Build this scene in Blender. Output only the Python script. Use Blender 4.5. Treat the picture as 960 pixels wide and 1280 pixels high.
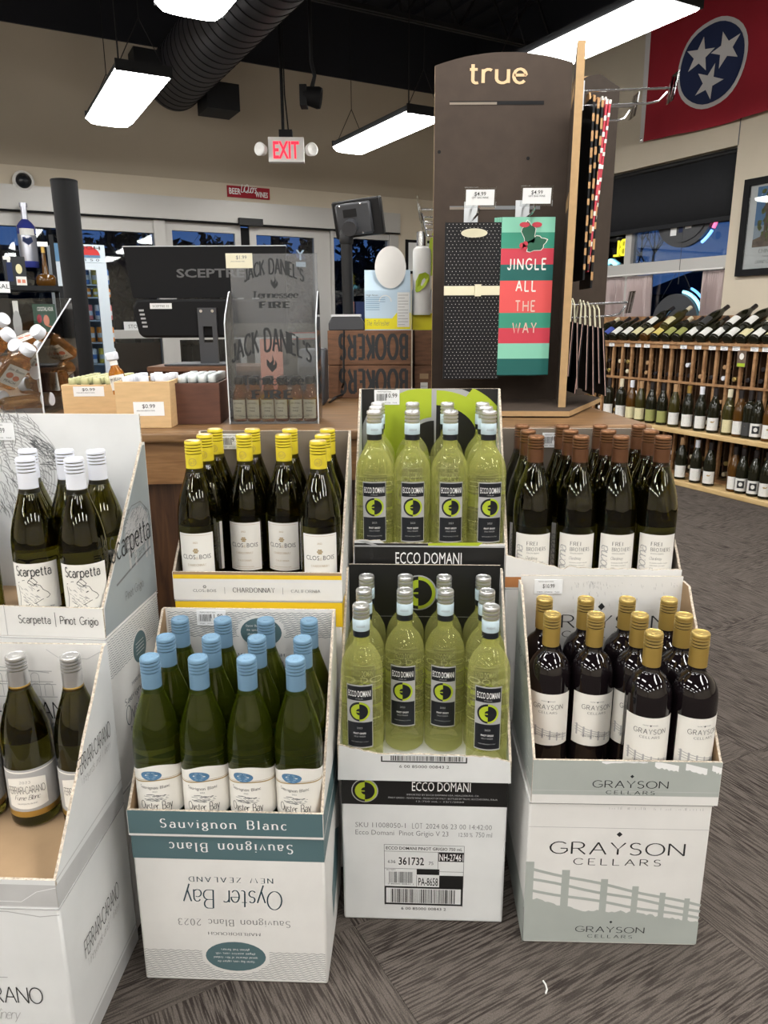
import bpy, bmesh, math, random
from mathutils import Vector, Matrix
R = math.radians
sin, cos, pi = math.sin, math.cos, math.pi
random.seed(7)
for o in list(bpy.data.objects): bpy.data.objects.remove(o)
SC = bpy.context.scene
COL = SC.collection

# ------------------------------------------------------------------ camera
CH, CP, CF, CR = 1.1477, 0.25192, 917.33, -0.005036
cam = bpy.data.cameras.new('camera'); cam.sensor_fit = 'VERTICAL'; cam.sensor_height = 36
cam.lens = CF / 1280 * 36; cam.clip_start = 0.05
camo = bpy.data.objects.new('camera', cam); COL.objects.link(camo)
camo.matrix_world = Matrix.Translation((0, 0, CH)) @ Matrix.Rotation(pi / 2 - CP, 4, 'X') @ Matrix.Rotation(CR, 4, 'Z')
SC.camera = camo
# ------------------------------------------------------------------ world, exposure
SC.view_settings.view_transform = 'Standard'; SC.view_settings.look = 'None'
SC.view_settings.gamma = 1.0; SC.view_settings.use_curve_mapping = False
SC.view_settings.exposure = 0.28
SC.cycles.max_bounces = 12; SC.cycles.transmission_bounces = 12; SC.cycles.glossy_bounces = 6
SC.cycles.diffuse_bounces = 4; SC.cycles.transparent_max_bounces = 16
SC.cycles.caustics_reflective = False; SC.cycles.caustics_refractive = False
SC.cycles.sample_clamp_indirect = 6.0
w = bpy.data.worlds.new('dusk_sky'); SC.world = w; w.use_nodes = True
nt = w.node_tree; nt.nodes.clear()
wo = nt.nodes.new('ShaderNodeOutputWorld'); bg = nt.nodes.new('ShaderNodeBackground')
tc = nt.nodes.new('ShaderNodeTexCoord'); sx = nt.nodes.new('ShaderNodeSeparateXYZ'); rp = nt.nodes.new('ShaderNodeValToRGB')
nt.links.new(tc.outputs['Generated'], sx.inputs[0]); nt.links.new(sx.outputs[2], rp.inputs[0])
rp.color_ramp.elements[0].color = (0.055, 0.12, 0.30, 1); rp.color_ramp.elements[0].position = 0.0
rp.color_ramp.elements[1].color = (0.010, 0.030, 0.12, 1); rp.color_ramp.elements[1].position = 0.5
nt.links.new(rp.outputs[0], bg.inputs[0]); bg.inputs[1].default_value = 1.0; nt.links.new(bg.outputs[0], wo.inputs[0])
LIGHT = 23.0        # radiance of the ceiling fixtures' diffusers

# ------------------------------------------------------------------ helpers
def ray(px, py):
    X, Y = px - 480, py - 640
    x = X * cos(CR) + Y * sin(CR); y = -X * sin(CR) + Y * cos(CR)
    a, b = x / CF, -y / CF
    return Vector((a, cos(CP) + b * sin(CP), -sin(CP) + b * cos(CP)))
CO = Vector((0, 0, CH))
def at_z(px, py, z): d = ray(px, py); return CO + d * ((z - CH) / d.z)
def at_y(px, py, y): d = ray(px, py); return CO + d * (y / d.y)
def at_pl(px, py, P, n): d = ray(px, py); return CO + d * ((Vector(P) - CO).dot(n) / d.dot(n))

TH = R(29); EU = Vector((cos(TH), sin(TH), 0)); EV = Vector((-sin(TH), cos(TH), 0))
VW, UR = 7.434, 4.968                       # door wall and right wall in room coordinates
def rm(u, v, z=0.0): p = EU * u + EV * v; return Vector((p.x, p.y, z))
def ruv(p): return p.dot(EU), p.dot(EV)

MATS = {}
def mat(name, col=(.8, .8, .8), rough=.5, metal=0, spec=.5, trans=0, ior=1.45, emit=None, es=0, bump=None, var=0, vscale=20, coat=0, alpha=None, stretch=None):
    m = bpy.data.materials.new(name); m.use_nodes = True; MATS[name] = m
    n = m.node_tree.nodes; l = m.node_tree.links; b = n['Principled BSDF']
    b.inputs['Base Color'].default_value = (*col, 1); b.inputs['Roughness'].default_value = rough
    b.inputs['Metallic'].default_value = metal; b.inputs['Specular IOR Level'].default_value = spec
    b.inputs['Transmission Weight'].default_value = trans; b.inputs['IOR'].default_value = ior
    b.inputs['Coat Weight'].default_value = coat
    if emit: b.inputs['Emission Color'].default_value = (*emit, 1); b.inputs['Emission Strength'].default_value = es
    if var or bump:
        t = n.new('ShaderNodeTexCoord'); mp = n.new('ShaderNodeMapping'); l.new(t.outputs['Object'], mp.inputs[0])
        if stretch: mp.inputs['Scale'].default_value = stretch
        ns = n.new('ShaderNodeTexNoise'); ns.inputs['Scale'].default_value = vscale; ns.inputs['Detail'].default_value = 5
        l.new(mp.outputs[0], ns.inputs['Vector'])
        if var:
            cr = n.new('ShaderNodeValToRGB'); l.new(ns.outputs[0], cr.inputs[0])
            cr.color_ramp.elements[0].position = .3; cr.color_ramp.elements[1].position = .7
            cr.color_ramp.elements[0].color = (*[c * (1 - var) for c in col], 1)
            cr.color_ramp.elements[1].color = (*[min(1, c * (1 + var * .6)) for c in col], 1)
            l.new(cr.outputs[0], b.inputs['Base Color'])
        if bump:
            bp = n.new('ShaderNodeBump'); bp.inputs['Strength'].default_value = bump; bp.inputs['Distance'].default_value = .002
            l.new(ns.outputs[0], bp.inputs['Height']); l.new(bp.outputs[0], b.inputs['Normal'])
    return m

class MB:
    """collects geometry, then links it as ONE mesh object"""
    def __init__(s): s.v = []; s.f = []; s.m = []
    def add(s, vs, fs, m=0):
        k = len(s.v); s.v += [tuple(p) for p in vs]
        for f in fs: s.f.append(tuple(i + k for i in f)); s.m.append(m)
        return s
    def box(s, x0, y0, z0, x1, y1, z1, m=0, M=None):
        vs = [Vector((x, y, z)) for z in (z0, z1) for y in (y0, y1) for x in (x0, x1)]
        if M: vs = [M @ p for p in vs]
        return s.add(vs, [(0, 2, 3, 1), (4, 5, 7, 6), (0, 1, 5, 4), (2, 6, 7, 3), (0, 4, 6, 2), (1, 3, 7, 5)], m)
    def obox(s, P, a, b, c, m=0):
        """box from corner P with edge vectors a, b, c"""
        P, a, b, c = Vector(P), Vector(a), Vector(b), Vector(c)
        vs = [P, P + a, P + a + b, P + b, P + c, P + a + c, P + a + b + c, P + b + c]
        fs = [(0, 3, 2, 1), (4, 5, 6, 7), (0, 1, 5, 4), (1, 2, 6, 5), (2, 3, 7, 6), (3, 0, 4, 7)]
        if a.cross(b).dot(c) < 0: fs = [f[::-1] for f in fs]
        return s.add(vs, fs, m)
    def bar(s, a, b, w, h, m=0, up=(0, 0, 1)):
        a, b = Vector(a), Vector(b); d = b - a; up = Vector(up)
        x = d.cross(up)
        if x.length < 1e-6: x = d.cross(Vector((0, 1, 0)))
        x = x.normalized() * w; y = x.cross(d).normalized() * h
        return s.obox(a - x / 2 - y / 2, d, x, y, m)
    def tube(s, pts, r, n=8, m=0, cap=True):
        pts = [Vector(p) for p in pts]; rs = r if isinstance(r, (list, tuple)) else [r] * len(pts)
        rings = []; prev = None
        for i, p in enumerate(pts):
            d = (pts[min(i + 1, len(pts) - 1)] - pts[max(i - 1, 0)]).normalized()
            if prev is None: x = d.cross(Vector((0, 0, 1)))
            else: x = prev - d * prev.dot(d)
            if x.length < 1e-4: x = d.cross(Vector((0, 1, 0)))
            x.normalize(); y = d.cross(x); prev = x
            rings.append([p + (x * cos(2 * pi * k / n) + y * sin(2 * pi * k / n)) * rs[i] for k in range(n)])
        vs = [q for g in rings for q in g]; fs = []
        for i in range(len(pts) - 1):
            for k in range(n): fs.append((i * n + k, i * n + (k + 1) % n, (i + 1) * n + (k + 1) % n, (i + 1) * n + k))
        if cap: fs.append(tuple(range(n))[::-1]); fs.append(tuple((len(pts) - 1) * n + k for k in range(n)))
        return s.add(vs, fs, m)
    def lathe(s, prof, n=28, m=0, T=None, flip=False):
        """prof: (r, z[, material]) from bottom to top"""
        vs = []; fs = []; ms = []
        k0 = len(s.v)
        for p in prof:
            for k in range(n):
                q = Vector((p[0] * cos(2 * pi * k / n), p[0] * sin(2 * pi * k / n), p[1])); vs.append(T @ q if T else q)
        for i in range(len(prof) - 1):
            mm = prof[i][2] if len(prof[i]) > 2 else m
            for k in range(n):
                f = (i * n + k, i * n + (k + 1) % n, (i + 1) * n + (k + 1) % n, (i + 1) * n + k)
                fs.append(f[::-1] if flip else f); ms.append(mm)
        for i, up in ((0, False), (len(prof) - 1, True)):
            if prof[i][0] > 1e-5:
                f = tuple(i * n + k for k in range(n)); f = f if up else f[::-1]
                fs.append(f[::-1] if flip else f); ms.append(prof[min(i, len(prof) - 2)][2] if len(prof[0]) > 2 else m)
        s.v += [tuple(p) for p in vs]
        for f, mm in zip(fs, ms): s.f.append(tuple(i + k0 for i in f)); s.m.append(mm)
        return s
    def prism(s, poly, P, a, b, c, m=0, mb=None, me=None):
        """2D polygon (u,v) in the plane P + u*a + v*b, extruded by vector c; m: face at P, mb: face at P+c, me: edges"""
        P, a, b, c = Vector(P), Vector(a), Vector(b), Vector(c); n = len(poly)
        area = sum(poly[i][0] * poly[(i + 1) % n][1] - poly[(i + 1) % n][0] * poly[i][1] for i in range(n))
        if area < 0: poly = poly[::-1]
        lo = [P + a * u + b * v for u, v in poly]; hi = [q + c for q in lo]
        pos = a.cross(b).dot(c) > 0
        F = [tuple(range(n))[::-1], tuple(range(n, 2 * n))] + [(i, (i + 1) % n, n + (i + 1) % n, n + i) for i in range(n)]
        if not pos: F = [f[::-1] for f in F]
        k = len(s.v); s.v += [tuple(p) for p in lo + hi]
        mm = [m, m if mb is None else mb] + [m if me is None else me] * n
        for f, q in zip(F, mm): s.f.append(tuple(i + k for i in f)); s.m.append(q)
        return s
    def build(s, name, mats, parent=None, loc=None, sharp=35, smooth=True):
        me = bpy.data.meshes.new(name); me.from_pydata(s.v, [], s.f)
        if not isinstance(mats, (list, tuple)): mats = [mats]
        for q in mats: me.materials.append(MATS[q] if isinstance(q, str) else q)
        if len(mats) > 1: me.polygons.foreach_set('material_index', s.m)
        if smooth:
            me.polygons.foreach_set('use_smooth', [True] * len(s.f)); me.set_sharp_from_angle(angle=R(sharp))
        me.update()
        o = bpy.data.objects.new(name, me); COL.objects.link(o)
        if parent: o.parent = parent
        if loc is not None: o.location = loc
        return o
def tag(o, label=None, cat=None, group=None, kind=None):
    for k, v in (('label', label), ('category', cat), ('group', group), ('kind', kind)):
        if v: o[k] = v
    return o
def thing(name, label, cat, loc=(0, 0, 0), rz=0, group=None):
    o = bpy.data.objects.new(name, None); COL.objects.link(o); o.empty_display_size = .05
    o.location = loc; o.rotation_euler = (0, 0, rz); return tag(o, label, cat, group)
def dup(root, loc, rz=0, label=None, group=None, rot=None):
    r = root.copy(); COL.objects.link(r); r.location = loc
    r.rotation_euler = rot if rot else (0, 0, rz)
    if label: r['label'] = label
    if group: r['group'] = group
    for ch in KIDS.get(root.name) or [c for c in bpy.data.objects if c.parent == root]:
        KIDS.setdefault(root.name, []).append(ch) if ch not in KIDS.get(root.name, []) else None
        c = ch.copy(); COL.objects.link(c); c.parent = r
    return r
KIDS = {}
def struct(o): o['kind'] = 'structure'; return o

# ------------------------------------------------------------------ lettering
def arc(cx, cy, rx, ry, a0, a1, n=None):
    n = n or max(3, int(abs(a1 - a0) / 24)); return [(cx + rx * cos(R(a0 + (a1 - a0) * i / n)), cy + ry * sin(R(a0 + (a1 - a0) * i / n))) for i in range(n + 1)]
X = .64
G_ = {
 'A': (.74, [[(0, 0), (.37, 1)], [(.37, 1), (.74, 0)]], [[(.15, .36), (.6, .36)]]),
 'B': (.58, [[(0, 0), (0, 1)]], [[(0, 1), (.3, 1)] + arc(.3, .76, .22, .24, 90, -90) + [(0, .52)], [(0, .52)] + arc(.32, .26, .25, .26, 90, -90) + [(0, 0)]]),
 'C': (.72, [], [arc(.4, .5, .4, .5, 40, 320)]),
 'D': (.7, [[(0, 0), (0, 1)]], [[(0, 1)] + arc(.28, .5, .42, .5, 90, -90) + [(0, 0)]]),
 'E': (.52, [[(0, 0), (0, 1)]], [[(0, 1), (.5, 1)], [(0, .52), (.4, .52)], [(0, 0), (.52, 0)]]),
 'F': (.5, [[(0, 0), (0, 1)]], [[(0, 1), (.5, 1)], [(0, .52), (.4, .52)]]),
 'G': (.78, [], [arc(.42, .5, .42, .5, 45, 330) + [(.78, .45), (.48, .45)]]),
 'H': (.68, [[(0, 0), (0, 1)], [(.68, 0), (.68, 1)]], [[(0, .52), (.68, .52)]]),
 'I': (.06, [[(.03, 0), (.03, 1)]], []),
 'J': (.4, [[(.38, .25), (.38, 1)]], [arc(.19, .22, .19, .22, 0, -170)]),
 'K': (.62, [[(0, 0), (0, 1)]], [[(.56, 1), (.03, .45)], [(.2, .6), (.62, 0)]]),
 'L': (.5, [[(0, 0), (0, 1)]], [[(0, 0), (.5, 0)]]),
 'M': (.84, [[(0, 0), (.06, 1)], [(.78, 1), (.84, 0)]], [[(.06, 1), (.42, .15), (.78, 1)]]),
 'N': (.7, [[(0, 0), (0, 1)], [(.7, 0), (.7, 1)]], [[(0, 1), (.7, 0)]]),
 'O': (.84, [], [arc(.42, .5, .42, .5, 0, 360, 20)]),
 'P': (.56, [[(0, 0), (0, 1)]], [[(0, 1), (.3, 1)] + arc(.3, .73, .26, .27, 90, -90) + [(0, .46)]]),
 'Q': (.84, [], [arc(.42, .5, .42, .5, 0, 360, 20), [(.5, .2), (.8, -.1)]]),
 'R': (.62, [[(0, 0), (0, 1)]], [[(0, 1), (.3, 1)] + arc(.3, .74, .26, .26, 90, -90) + [(0, .48)], [(.28, .48), (.62, 0)]]),
 'S': (.52, [], [arc(.27, .75, .24, .25, 35, 250) + arc(.25, .25, .26, .26, 80, -150)]),
 'T': (.62, [[(.31, 0), (.31, 1)]], [[(0, 1), (.62, 1)]]),
 'U': (.66, [[(0, .3), (0, 1)], [(.66, .3), (.66, 1)]], [arc(.33, .3, .33, .3, 180, 360)]),
 'V': (.7, [], [[(0, 1), (.35, 0), (.7, 1)]]),
 'W': (1.0, [], [[(0, 1), (.26, 0), (.5, .9), (.74, 0), (1, 1)]]),
 'X': (.64, [[(0, 0), (.64, 1)], [(0, 1), (.64, 0)]], []),
 'Y': (.66, [[(.33, 0), (.33, .45)]], [[(0, 1), (.33, .45), (.66, 1)]]),
 'Z': (.6, [], [[(0, 1), (.6, 1), (0, 0), (.6, 0)]]),
 'a': (.46, [[(.44, 0), (.44, .42)]], [arc(.24, .42, .2, .22, 0, 150), arc(.22, .19, .22, .2, 60, 320)]),
 'b': (.5, [[(0, 0), (0, 1)]], [arc(.24, .32, .26, .33, 150, -150)]),
 'c': (.44, [], [arc(.25, .32, .25, .33, 45, 315)]),
 'd': (.5, [[(.5, 0), (.5, 1)]], [arc(.26, .32, .26, .33, 30, 330)]),
 'e': (.48, [], [[(.02, .36), (.48, .36)] + arc(.25, .32, .24, .33, 8, 318)]),
 'f': (.3, [[(.1, 0), (.1, .8)]], [arc(.28, .8, .18, .2, 180, 50), [(0, X), (.28, X)]]),
 'g': (.48, [], [arc(.24, .38, .22, .25, 0, 360, 12), arc(.24, -.12, .24, .17, 90, 450, 12), [(.3, .62), (.5, .66)]]),
 'h': (.48, [[(0, 0), (0, 1)], [(.46, 0), (.46, .4)]], [arc(.23, .4, .23, .25, 180, 0)]),
 'i': (.06, [[(.03, 0), (.03, X)]], [[(.03, .84), (.03, .92)]]),
 'j': (.2, [[(.15, -.1), (.15, X)]], [arc(0, -.12, .15, .18, 0, -100), [(.15, .84), (.15, .92)]]),
 'k': (.48, [[(0, 0), (0, 1)]], [[(.42, X), (.03, .28)], [(.16, .38), (.48, 0)]]),
 'l': (.06, [[(.03, 0), (.03, 1)]], []),
 'm': (.78, [[(0, 0), (0, X)], [(.39, 0), (.39, .42)], [(.78, 0), (.78, .42)]], [arc(.195, .42, .195, .23, 180, 0), arc(.585, .42, .195, .23, 180, 0)]),
 'n': (.46, [[(0, 0), (0, X)], [(.46, 0), (.46, .42)]], [arc(.23, .42, .23, .23, 180, 0)]),
 'o': (.5, [], [arc(.25, .32, .25, .33, 0, 360, 16)]),
 'p': (.5, [[(0, -.32), (0, X)]], [arc(.24, .32, .26, .33, 150, -150)]),
 'r': (.32, [[(0, 0), (0, X)]], [arc(.2, .42, .2, .22, 180, 50)]),
 's': (.38, [], [arc(.2, .48, .17, .16, 35, 240) + arc(.18, .16, .19, .17, 70, -150)]),
 't': (.32, [[(.12, .12), (.12, .88)]], [arc(.26, .13, .14, .13, 180, 300), [(0, X), (.3, X)]]),
 'u': (.46, [[(.46, 0), (.46, X)], [(0, .2), (0, X)]], [arc(.23, .22, .23, .22, 180, 360)]),
 'v': (.46, [], [[(0, X), (.23, 0), (.46, X)]]),
 'w': (.7, [], [[(0, X), (.18, 0), (.35, .55), (.52, 0), (.7, X)]]),
 'x': (.44, [], [[(0, X), (.44, 0)], [(0, 0), (.44, X)]]),
 'y': (.46, [], [[(0, X), (.23, .03)], [(.46, X), (.12, -.32)]]),
 'z': (.4, [], [[(0, X), (.4, X), (0, 0), (.4, 0)]]),
 '0': (.5, [], [arc(.25, .5, .25, .5, 0, 360, 16)]), '1': (.2, [[(.15, 0), (.15, 1)]], [[(0, .82), (.15, 1)]]),
 '2': (.5, [], [arc(.25, .74, .23, .26, 160, -30) + [(0, 0), (.5, 0)]]),
 '3': (.48, [], [arc(.22, .76, .22, .24, 150, -90), arc(.22, .27, .25, .27, 90, -150)]),
 '\'': (.08, [], [[(.04, 1), (.02, .76)]]), '.': (.06, [], [[(.03, 0), (.03, .07)]]), '-': (.3, [], [[(0, .4), (.3, .4)]]), '|': (.05, [], [[(.02, -.2), (.02, 1.1)]]),
}
def stroke_text(s, font):
    """returns 2D quads (height 1) of the string in a stroke alphabet; font: dict(w, serif, gap, thin)"""
    w, se, gap, thin = font.get('w', .08), font.get('serif', 0), font.get('gap', .22), font.get('thin', .55)
    sl = font.get('slant', 0); vs = []; fs = []; x = 0
    cnt = [0]
    def ribbon(pts, ww):
        n = len(pts); k = len(vs); cnt[0] += 1
        for i, p in enumerate(pts):
            a = pts[max(i - 1, 0)]; b = pts[min(i + 1, n - 1)]
            dx, dy = b[0] - a[0], b[1] - a[1]; L = math.hypot(dx, dy) or 1
            t = ww * (thin + (1 - thin) * abs(dy) / L) / 2
            nx, ny = -dy / L * t, dx / L * t
            for sg in (1, -1):
                q = (p[0] + nx * sg, p[1] + ny * sg); vs.append((x + q[0] + q[1] * sl, q[1], cnt[0] % 6))
        for i in range(n - 1): fs.append((k + 2 * i, k + 2 * i + 1, k + 2 * i + 3, k + 2 * i + 2))
    for ch in s:
        if ch == ' ': x += .38 + gap; continue
        g = G_.get(ch) or G_.get(ch.upper()) or G_.get('o')
        for st in g[1] + g[2]: ribbon(st, w)
        if se:
            for st in g[1]:
                for (px, py) in (st[0], st[-1]):
                    if min(abs(py - q) for q in (0, 1, X, -.32)) < .01:
                        a = px - se * (1 if py < .01 or ch.isupper() else 1.1); b = px + se * (1 if py < .01 or ch.isupper() else .2)
                        yy = py + (w * .2 if py < .5 else -w * .2); ribbon([(a, yy), (b, yy)], w * thin * 1.4)
        x += g[0] + gap
    return vs, fs, max(x - gap, .01)
_tc = {}
def sans_text(s, off=0.0):
    k = (s, off)
    if k not in _tc:
        c = bpy.data.curves.new('t', 'FONT'); c.body = s; c.size = 1.38; c.resolution_u = 2; c.offset = off
        o = bpy.data.objects.new('t', c); COL.objects.link(o)
        dg = bpy.context.evaluated_depsgraph_get(); me = o.evaluated_get(dg).to_mesh()
        vs = [(p.co.x, p.co.y) for p in me.vertices]; fs = [tuple(p.vertices) for p in me.polygons]
        o.evaluated_get(dg).to_mesh_clear(); bpy.data.objects.remove(o); bpy.data.curves.remove(c)
        x0 = min(p[0] for p in vs); vs = [(p[0] - x0, p[1]) for p in vs]
        _tc[k] = (vs, fs, max(p[0] for p in vs))
    return _tc[k]
SERIF = dict(w=.13, serif=.11, gap=.3, thin=.4); SERIFB = dict(w=.2, serif=.14, gap=.26, thin=.4)
THIN = dict(w=.10, gap=.28, thin=.8); BOLD = dict(w=.2, gap=.26, thin=.9); SCRIPT = dict(w=.07, gap=.06, thin=.6, slant=.35)
SLAB = dict(w=.26, serif=.2, gap=.36, thin=.6)
def txt(mb, s, u, v, h, m, F, W=None, font='sans', align='c', flip=False, lift=.0004, arch=0, off=0, mirror=False, grow=0):
    """cap height h, centred (align c) or left (l) at u; v = baseline; flip turns it upside down about its centre"""
    vs, fs, wd = sans_text(s, off) if font == 'sans' else stroke_text(s, font)
    kx = (W / wd) if W else h
    tw = wd * kx; x0 = u - tw / 2 if align == 'c' else (u if align == 'l' else u - tw)
    P = []
    for q_ in vs:
        a, b = q_[0], q_[1]; lk = (q_[2] * .00006 * (1 + h * 30) if len(q_) > 2 else 0)
        t = (a * kx / tw - .5) * 2
        X_, Y_ = x0 + a * kx, v + b * h * (1 + grow * (1 - t * t)) - arch * t * t
        if flip: X_, Y_ = 2 * (x0 + tw / 2) - X_, 2 * (v + h / 2) - Y_
        if mirror: X_ = 2 * (x0 + tw / 2) - X_
        P.append(F(X_, Y_, lift + lk))
    if mirror: fs = [f[::-1] for f in fs]
    mb.add(P, fs, m)
def poly(mb, pts, m, F, lift=.0003): mb.add([F(u, v, lift) for u, v in pts], [tuple(range(len(pts)))], m)
def rect(mb, u0, v0, u1, v1, m, F, lift=.0003, n=1):
    P = []; f = []
    for i in range(n + 1):
        u = u0 + (u1 - u0) * i / n; P += [F(u, v0, lift), F(u, v1, lift)]
    for i in range(n): f.append((2 * i, 2 * i + 2, 2 * i + 3, 2 * i + 1))
    mb.add(P, f, m)
def ell(mb, u, v, a, b, m, F, lift=.0003, n=28, a0=0, a1=360, inner=0):
    full = abs(a1 - a0) >= 360
    if inner <= 0:
        pts = [(u + a * cos(R(a0 + (a1 - a0) * i / n)), v + b * sin(R(a0 + (a1 - a0) * i / n))) for i in range(n if full else n + 1)]
        P = [F(u, v, lift)] + [F(x, y, lift) for x, y in pts]; k = len(pts)
        mb.add(P, [(0, i + 1, (i + 1) % k + 1) for i in range(k if full else k - 1)], m)
    else:
        P = []
        for i in range(n + 1):
            t = R(a0 + (a1 - a0) * i / n)
            P += [F(u + a * cos(t), v + b * sin(t), lift), F(u + a * inner * cos(t), v + b * inner * sin(t), lift)]
        mb.add(P, [(2 * i, 2 * i + 2, 2 * i + 3, 2 * i + 1) for i in range(n)], m)
def line(mb, pts, w, m, F, lift=.0004):
    P = []
    for i, p in enumerate(pts):
        a = pts[max(i - 1, 0)]; b = pts[min(i + 1, len(pts) - 1)]; dx, dy = b[0] - a[0], b[1] - a[1]; L = math.hypot(dx, dy) or 1
        P += [F(p[0] - dy / L * w / 2, p[1] + dx / L * w / 2, lift), F(p[0] + dy / L * w / 2, p[1] - dx / L * w / 2, lift)]
    mb.add(P, [(2 * i, 2 * i + 1, 2 * i + 3, 2 * i + 2) for i in range(len(pts) - 1)], m)
def waves(mb, u0, u1, v0, v1, n, m, F, w=.0009, amp=.0012, skip=None):
    for k in range(n):
        v = v0 + (v1 - v0) * (k + .5) / n; seg = []; N = int((u1 - u0) / .004)
        for i in range(N + 1):
            u = u0 + (u1 - u0) * i / N; vv = v + amp * sin(u * 420 + k * .9)
            if skip and skip(u, vv):
                if len(seg) > 1: line(mb, seg, w, m, F)
                seg = []
            else: seg.append((u, vv))
        if len(seg) > 1: line(mb, seg, w, m, F)
def bars(mb, u0, v0, u1, v1, m, F, seed=1, lift=.0004, d=.0014):
    r = random.Random(seed); u = u0
    while u < u1:
        w = r.choice((.5, .5, 1, 1.6)) * d
        rect(mb, u, v0, min(u + w, u1), v1, m, F, lift); u += w + r.choice((.6, 1, 1.5)) * d
def face(P, ux, n, vz=Vector((0, 0, 1))):
    """mapping from the printed face's (u, v) to 3D; n points out of the face"""
    P, ux, n, vz = Vector(P), Vector(ux), Vector(n), Vector(vz)
    return lambda u, v, l=0: P + ux * u + vz * v + n * l
def cyl(r, z0=0, a0=0):
    return lambda u, v, l=0: Vector(((r + l) * sin(u / r + a0), -(r + l) * cos(u / r + a0), z0 + v))

# ------------------------------------------------------------------ materials
mat('white_card', (.74, .73, .71), .55, var=.06, vscale=9); mat('white_card_cool', (.72, .73, .73), .5, var=.07, vscale=8)
mat('kraft', (.36, .24, .135), .8, var=.12, vscale=14); mat('kraft_grey', (.20, .165, .13), .75, var=.08, vscale=10)
mat('corrugated_edge', (.55, .47, .38), .9, var=.5, vscale=260)
mat('ink', (.02, .022, .024), .5); mat('grey_ink', (.15, .155, .16), .6); mat('light_ink', (.40, .40, .40), .6); mat('logo_grey', (.10, .10, .105), .4)
mat('teal', (.085, .15, .165), .45); mat('teal_ink', (.035, .07, .09), .5); mat('white_ink', (.85, .85, .85), .5)
mat('sage', (.40, .43, .405), .5, var=.05, vscale=12); mat('grey_print', (.50, .50, .50), .5, var=.1, vscale=15)
mat('slate_card', (.30, .335, .345), .5, var=.08, vscale=8)
mat('yellow_card', (.82, .54, .015), .5); mat('orange_card', (.42, .17, .055), .6)
mat('black_card', (.012, .012, .012), .35); mat('lime', (.42, .52, .03), .4); mat('silver_print', (.42, .42, .43), .35)
mat('label_paper', (.80, .78, .73), .6); mat('cream_paper', (.74, .69, .52), .6); mat('tag_paper', (.82, .83, .84), .4)
mat('gold', (.55, .36, .10), .35, .8); mat('gold_ink', (.42, .30, .13), .4, .3)
mat('blue_cap', (.17, .30, .43), .42, .25); mat('white_cap', (.72, .74, .80), .45); mat('yellow_cap', (.72, .58, .035), .38, .1)
mat('gold_cap', (.60, .44, .15), .33, .75); mat('gold_cap_sleeve', (.42, .28, .07), .42, .5); mat('bronze_cap', (.24, .115, .055), .33, .7); mat('bronze_sleeve', (.13, .055, .024), .42, .4)
mat('silver_cap', (.66, .66, .66), .28, .85); mat('capsule_black', (.01, .012, .016), .35); mat('capsule_blue', (.55, .68, .74), .4)
mat('blue_label', (.08, .19, .33), .5)
def wine(name, col, mixc, k, rough=.0, ior=1.5, clear=None):
    """tinted glass with wine in it: refraction plus a little light scattered in the wine"""
    m = bpy.data.materials.new(name); m.use_nodes = True; MATS[name] = m; n = m.node_tree.nodes; l = m.node_tree.links
    b = n['Principled BSDF']; b.inputs['Base Color'].default_value = (*col, 1); b.inputs['Transmission Weight'].default_value = 1
    b.inputs['Roughness'].default_value = rough; b.inputs['IOR'].default_value = ior
    if k:
        t = n.new('ShaderNodeBsdfTranslucent'); t.inputs[0].default_value = (*mixc, 1)
        d = n.new('ShaderNodeBsdfDiffuse'); d.inputs[0].default_value = (*mixc, 1)
        a = n.new('ShaderNodeMixShader'); a.inputs[0].default_value = .5; l.new(t.outputs[0], a.inputs[1]); l.new(d.outputs[0], a.inputs[2])
        x = n.new('ShaderNodeMixShader'); x.inputs[0].default_value = k; l.new(b.outputs[0], x.inputs[1]); l.new(a.outputs[0], x.inputs[2])
        if clear:
            tr = n.new('ShaderNodeBsdfTransparent'); tr.inputs[0].default_value = (*clear[:3], 1); y = n.new('ShaderNodeMixShader'); y.inputs[0].default_value = clear[3]; l.new(x.outputs[0], y.inputs[1]); l.new(tr.outputs[0], y.inputs[2]); x = y
        l.new(x.outputs[0], n['Material Output'].inputs[0])
wine('olive_glass', (.26, .235, .035), (.02, .018, .002), .05)
wine('green_glass', (.44, .48, .08), (.095, .125, .008), .28)
wine('pale_wine', (.99, .995, .88), (.98, .98, .34), .36, clear=(.98, .99, .82, .52))
wine('clear_glass', (.93, .96, .93), (.7, .7, .7), 0)
mat('red_wine_glass', (.006, .004, .005), .04, coat=.3); mat('dark_glass', (.012, .012, .006), .05); mat('amber_glass', (.075, .032, .005), .06)
wine('amber_liquor', (.88, .48, .08), (.7, .28, .02), .22, clear=(.9, .55, .15, .3))
wine('peach_liquor', (.90, .58, .26), (.75, .36, .12), .22, clear=(.92, .66, .38, .35))
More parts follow.
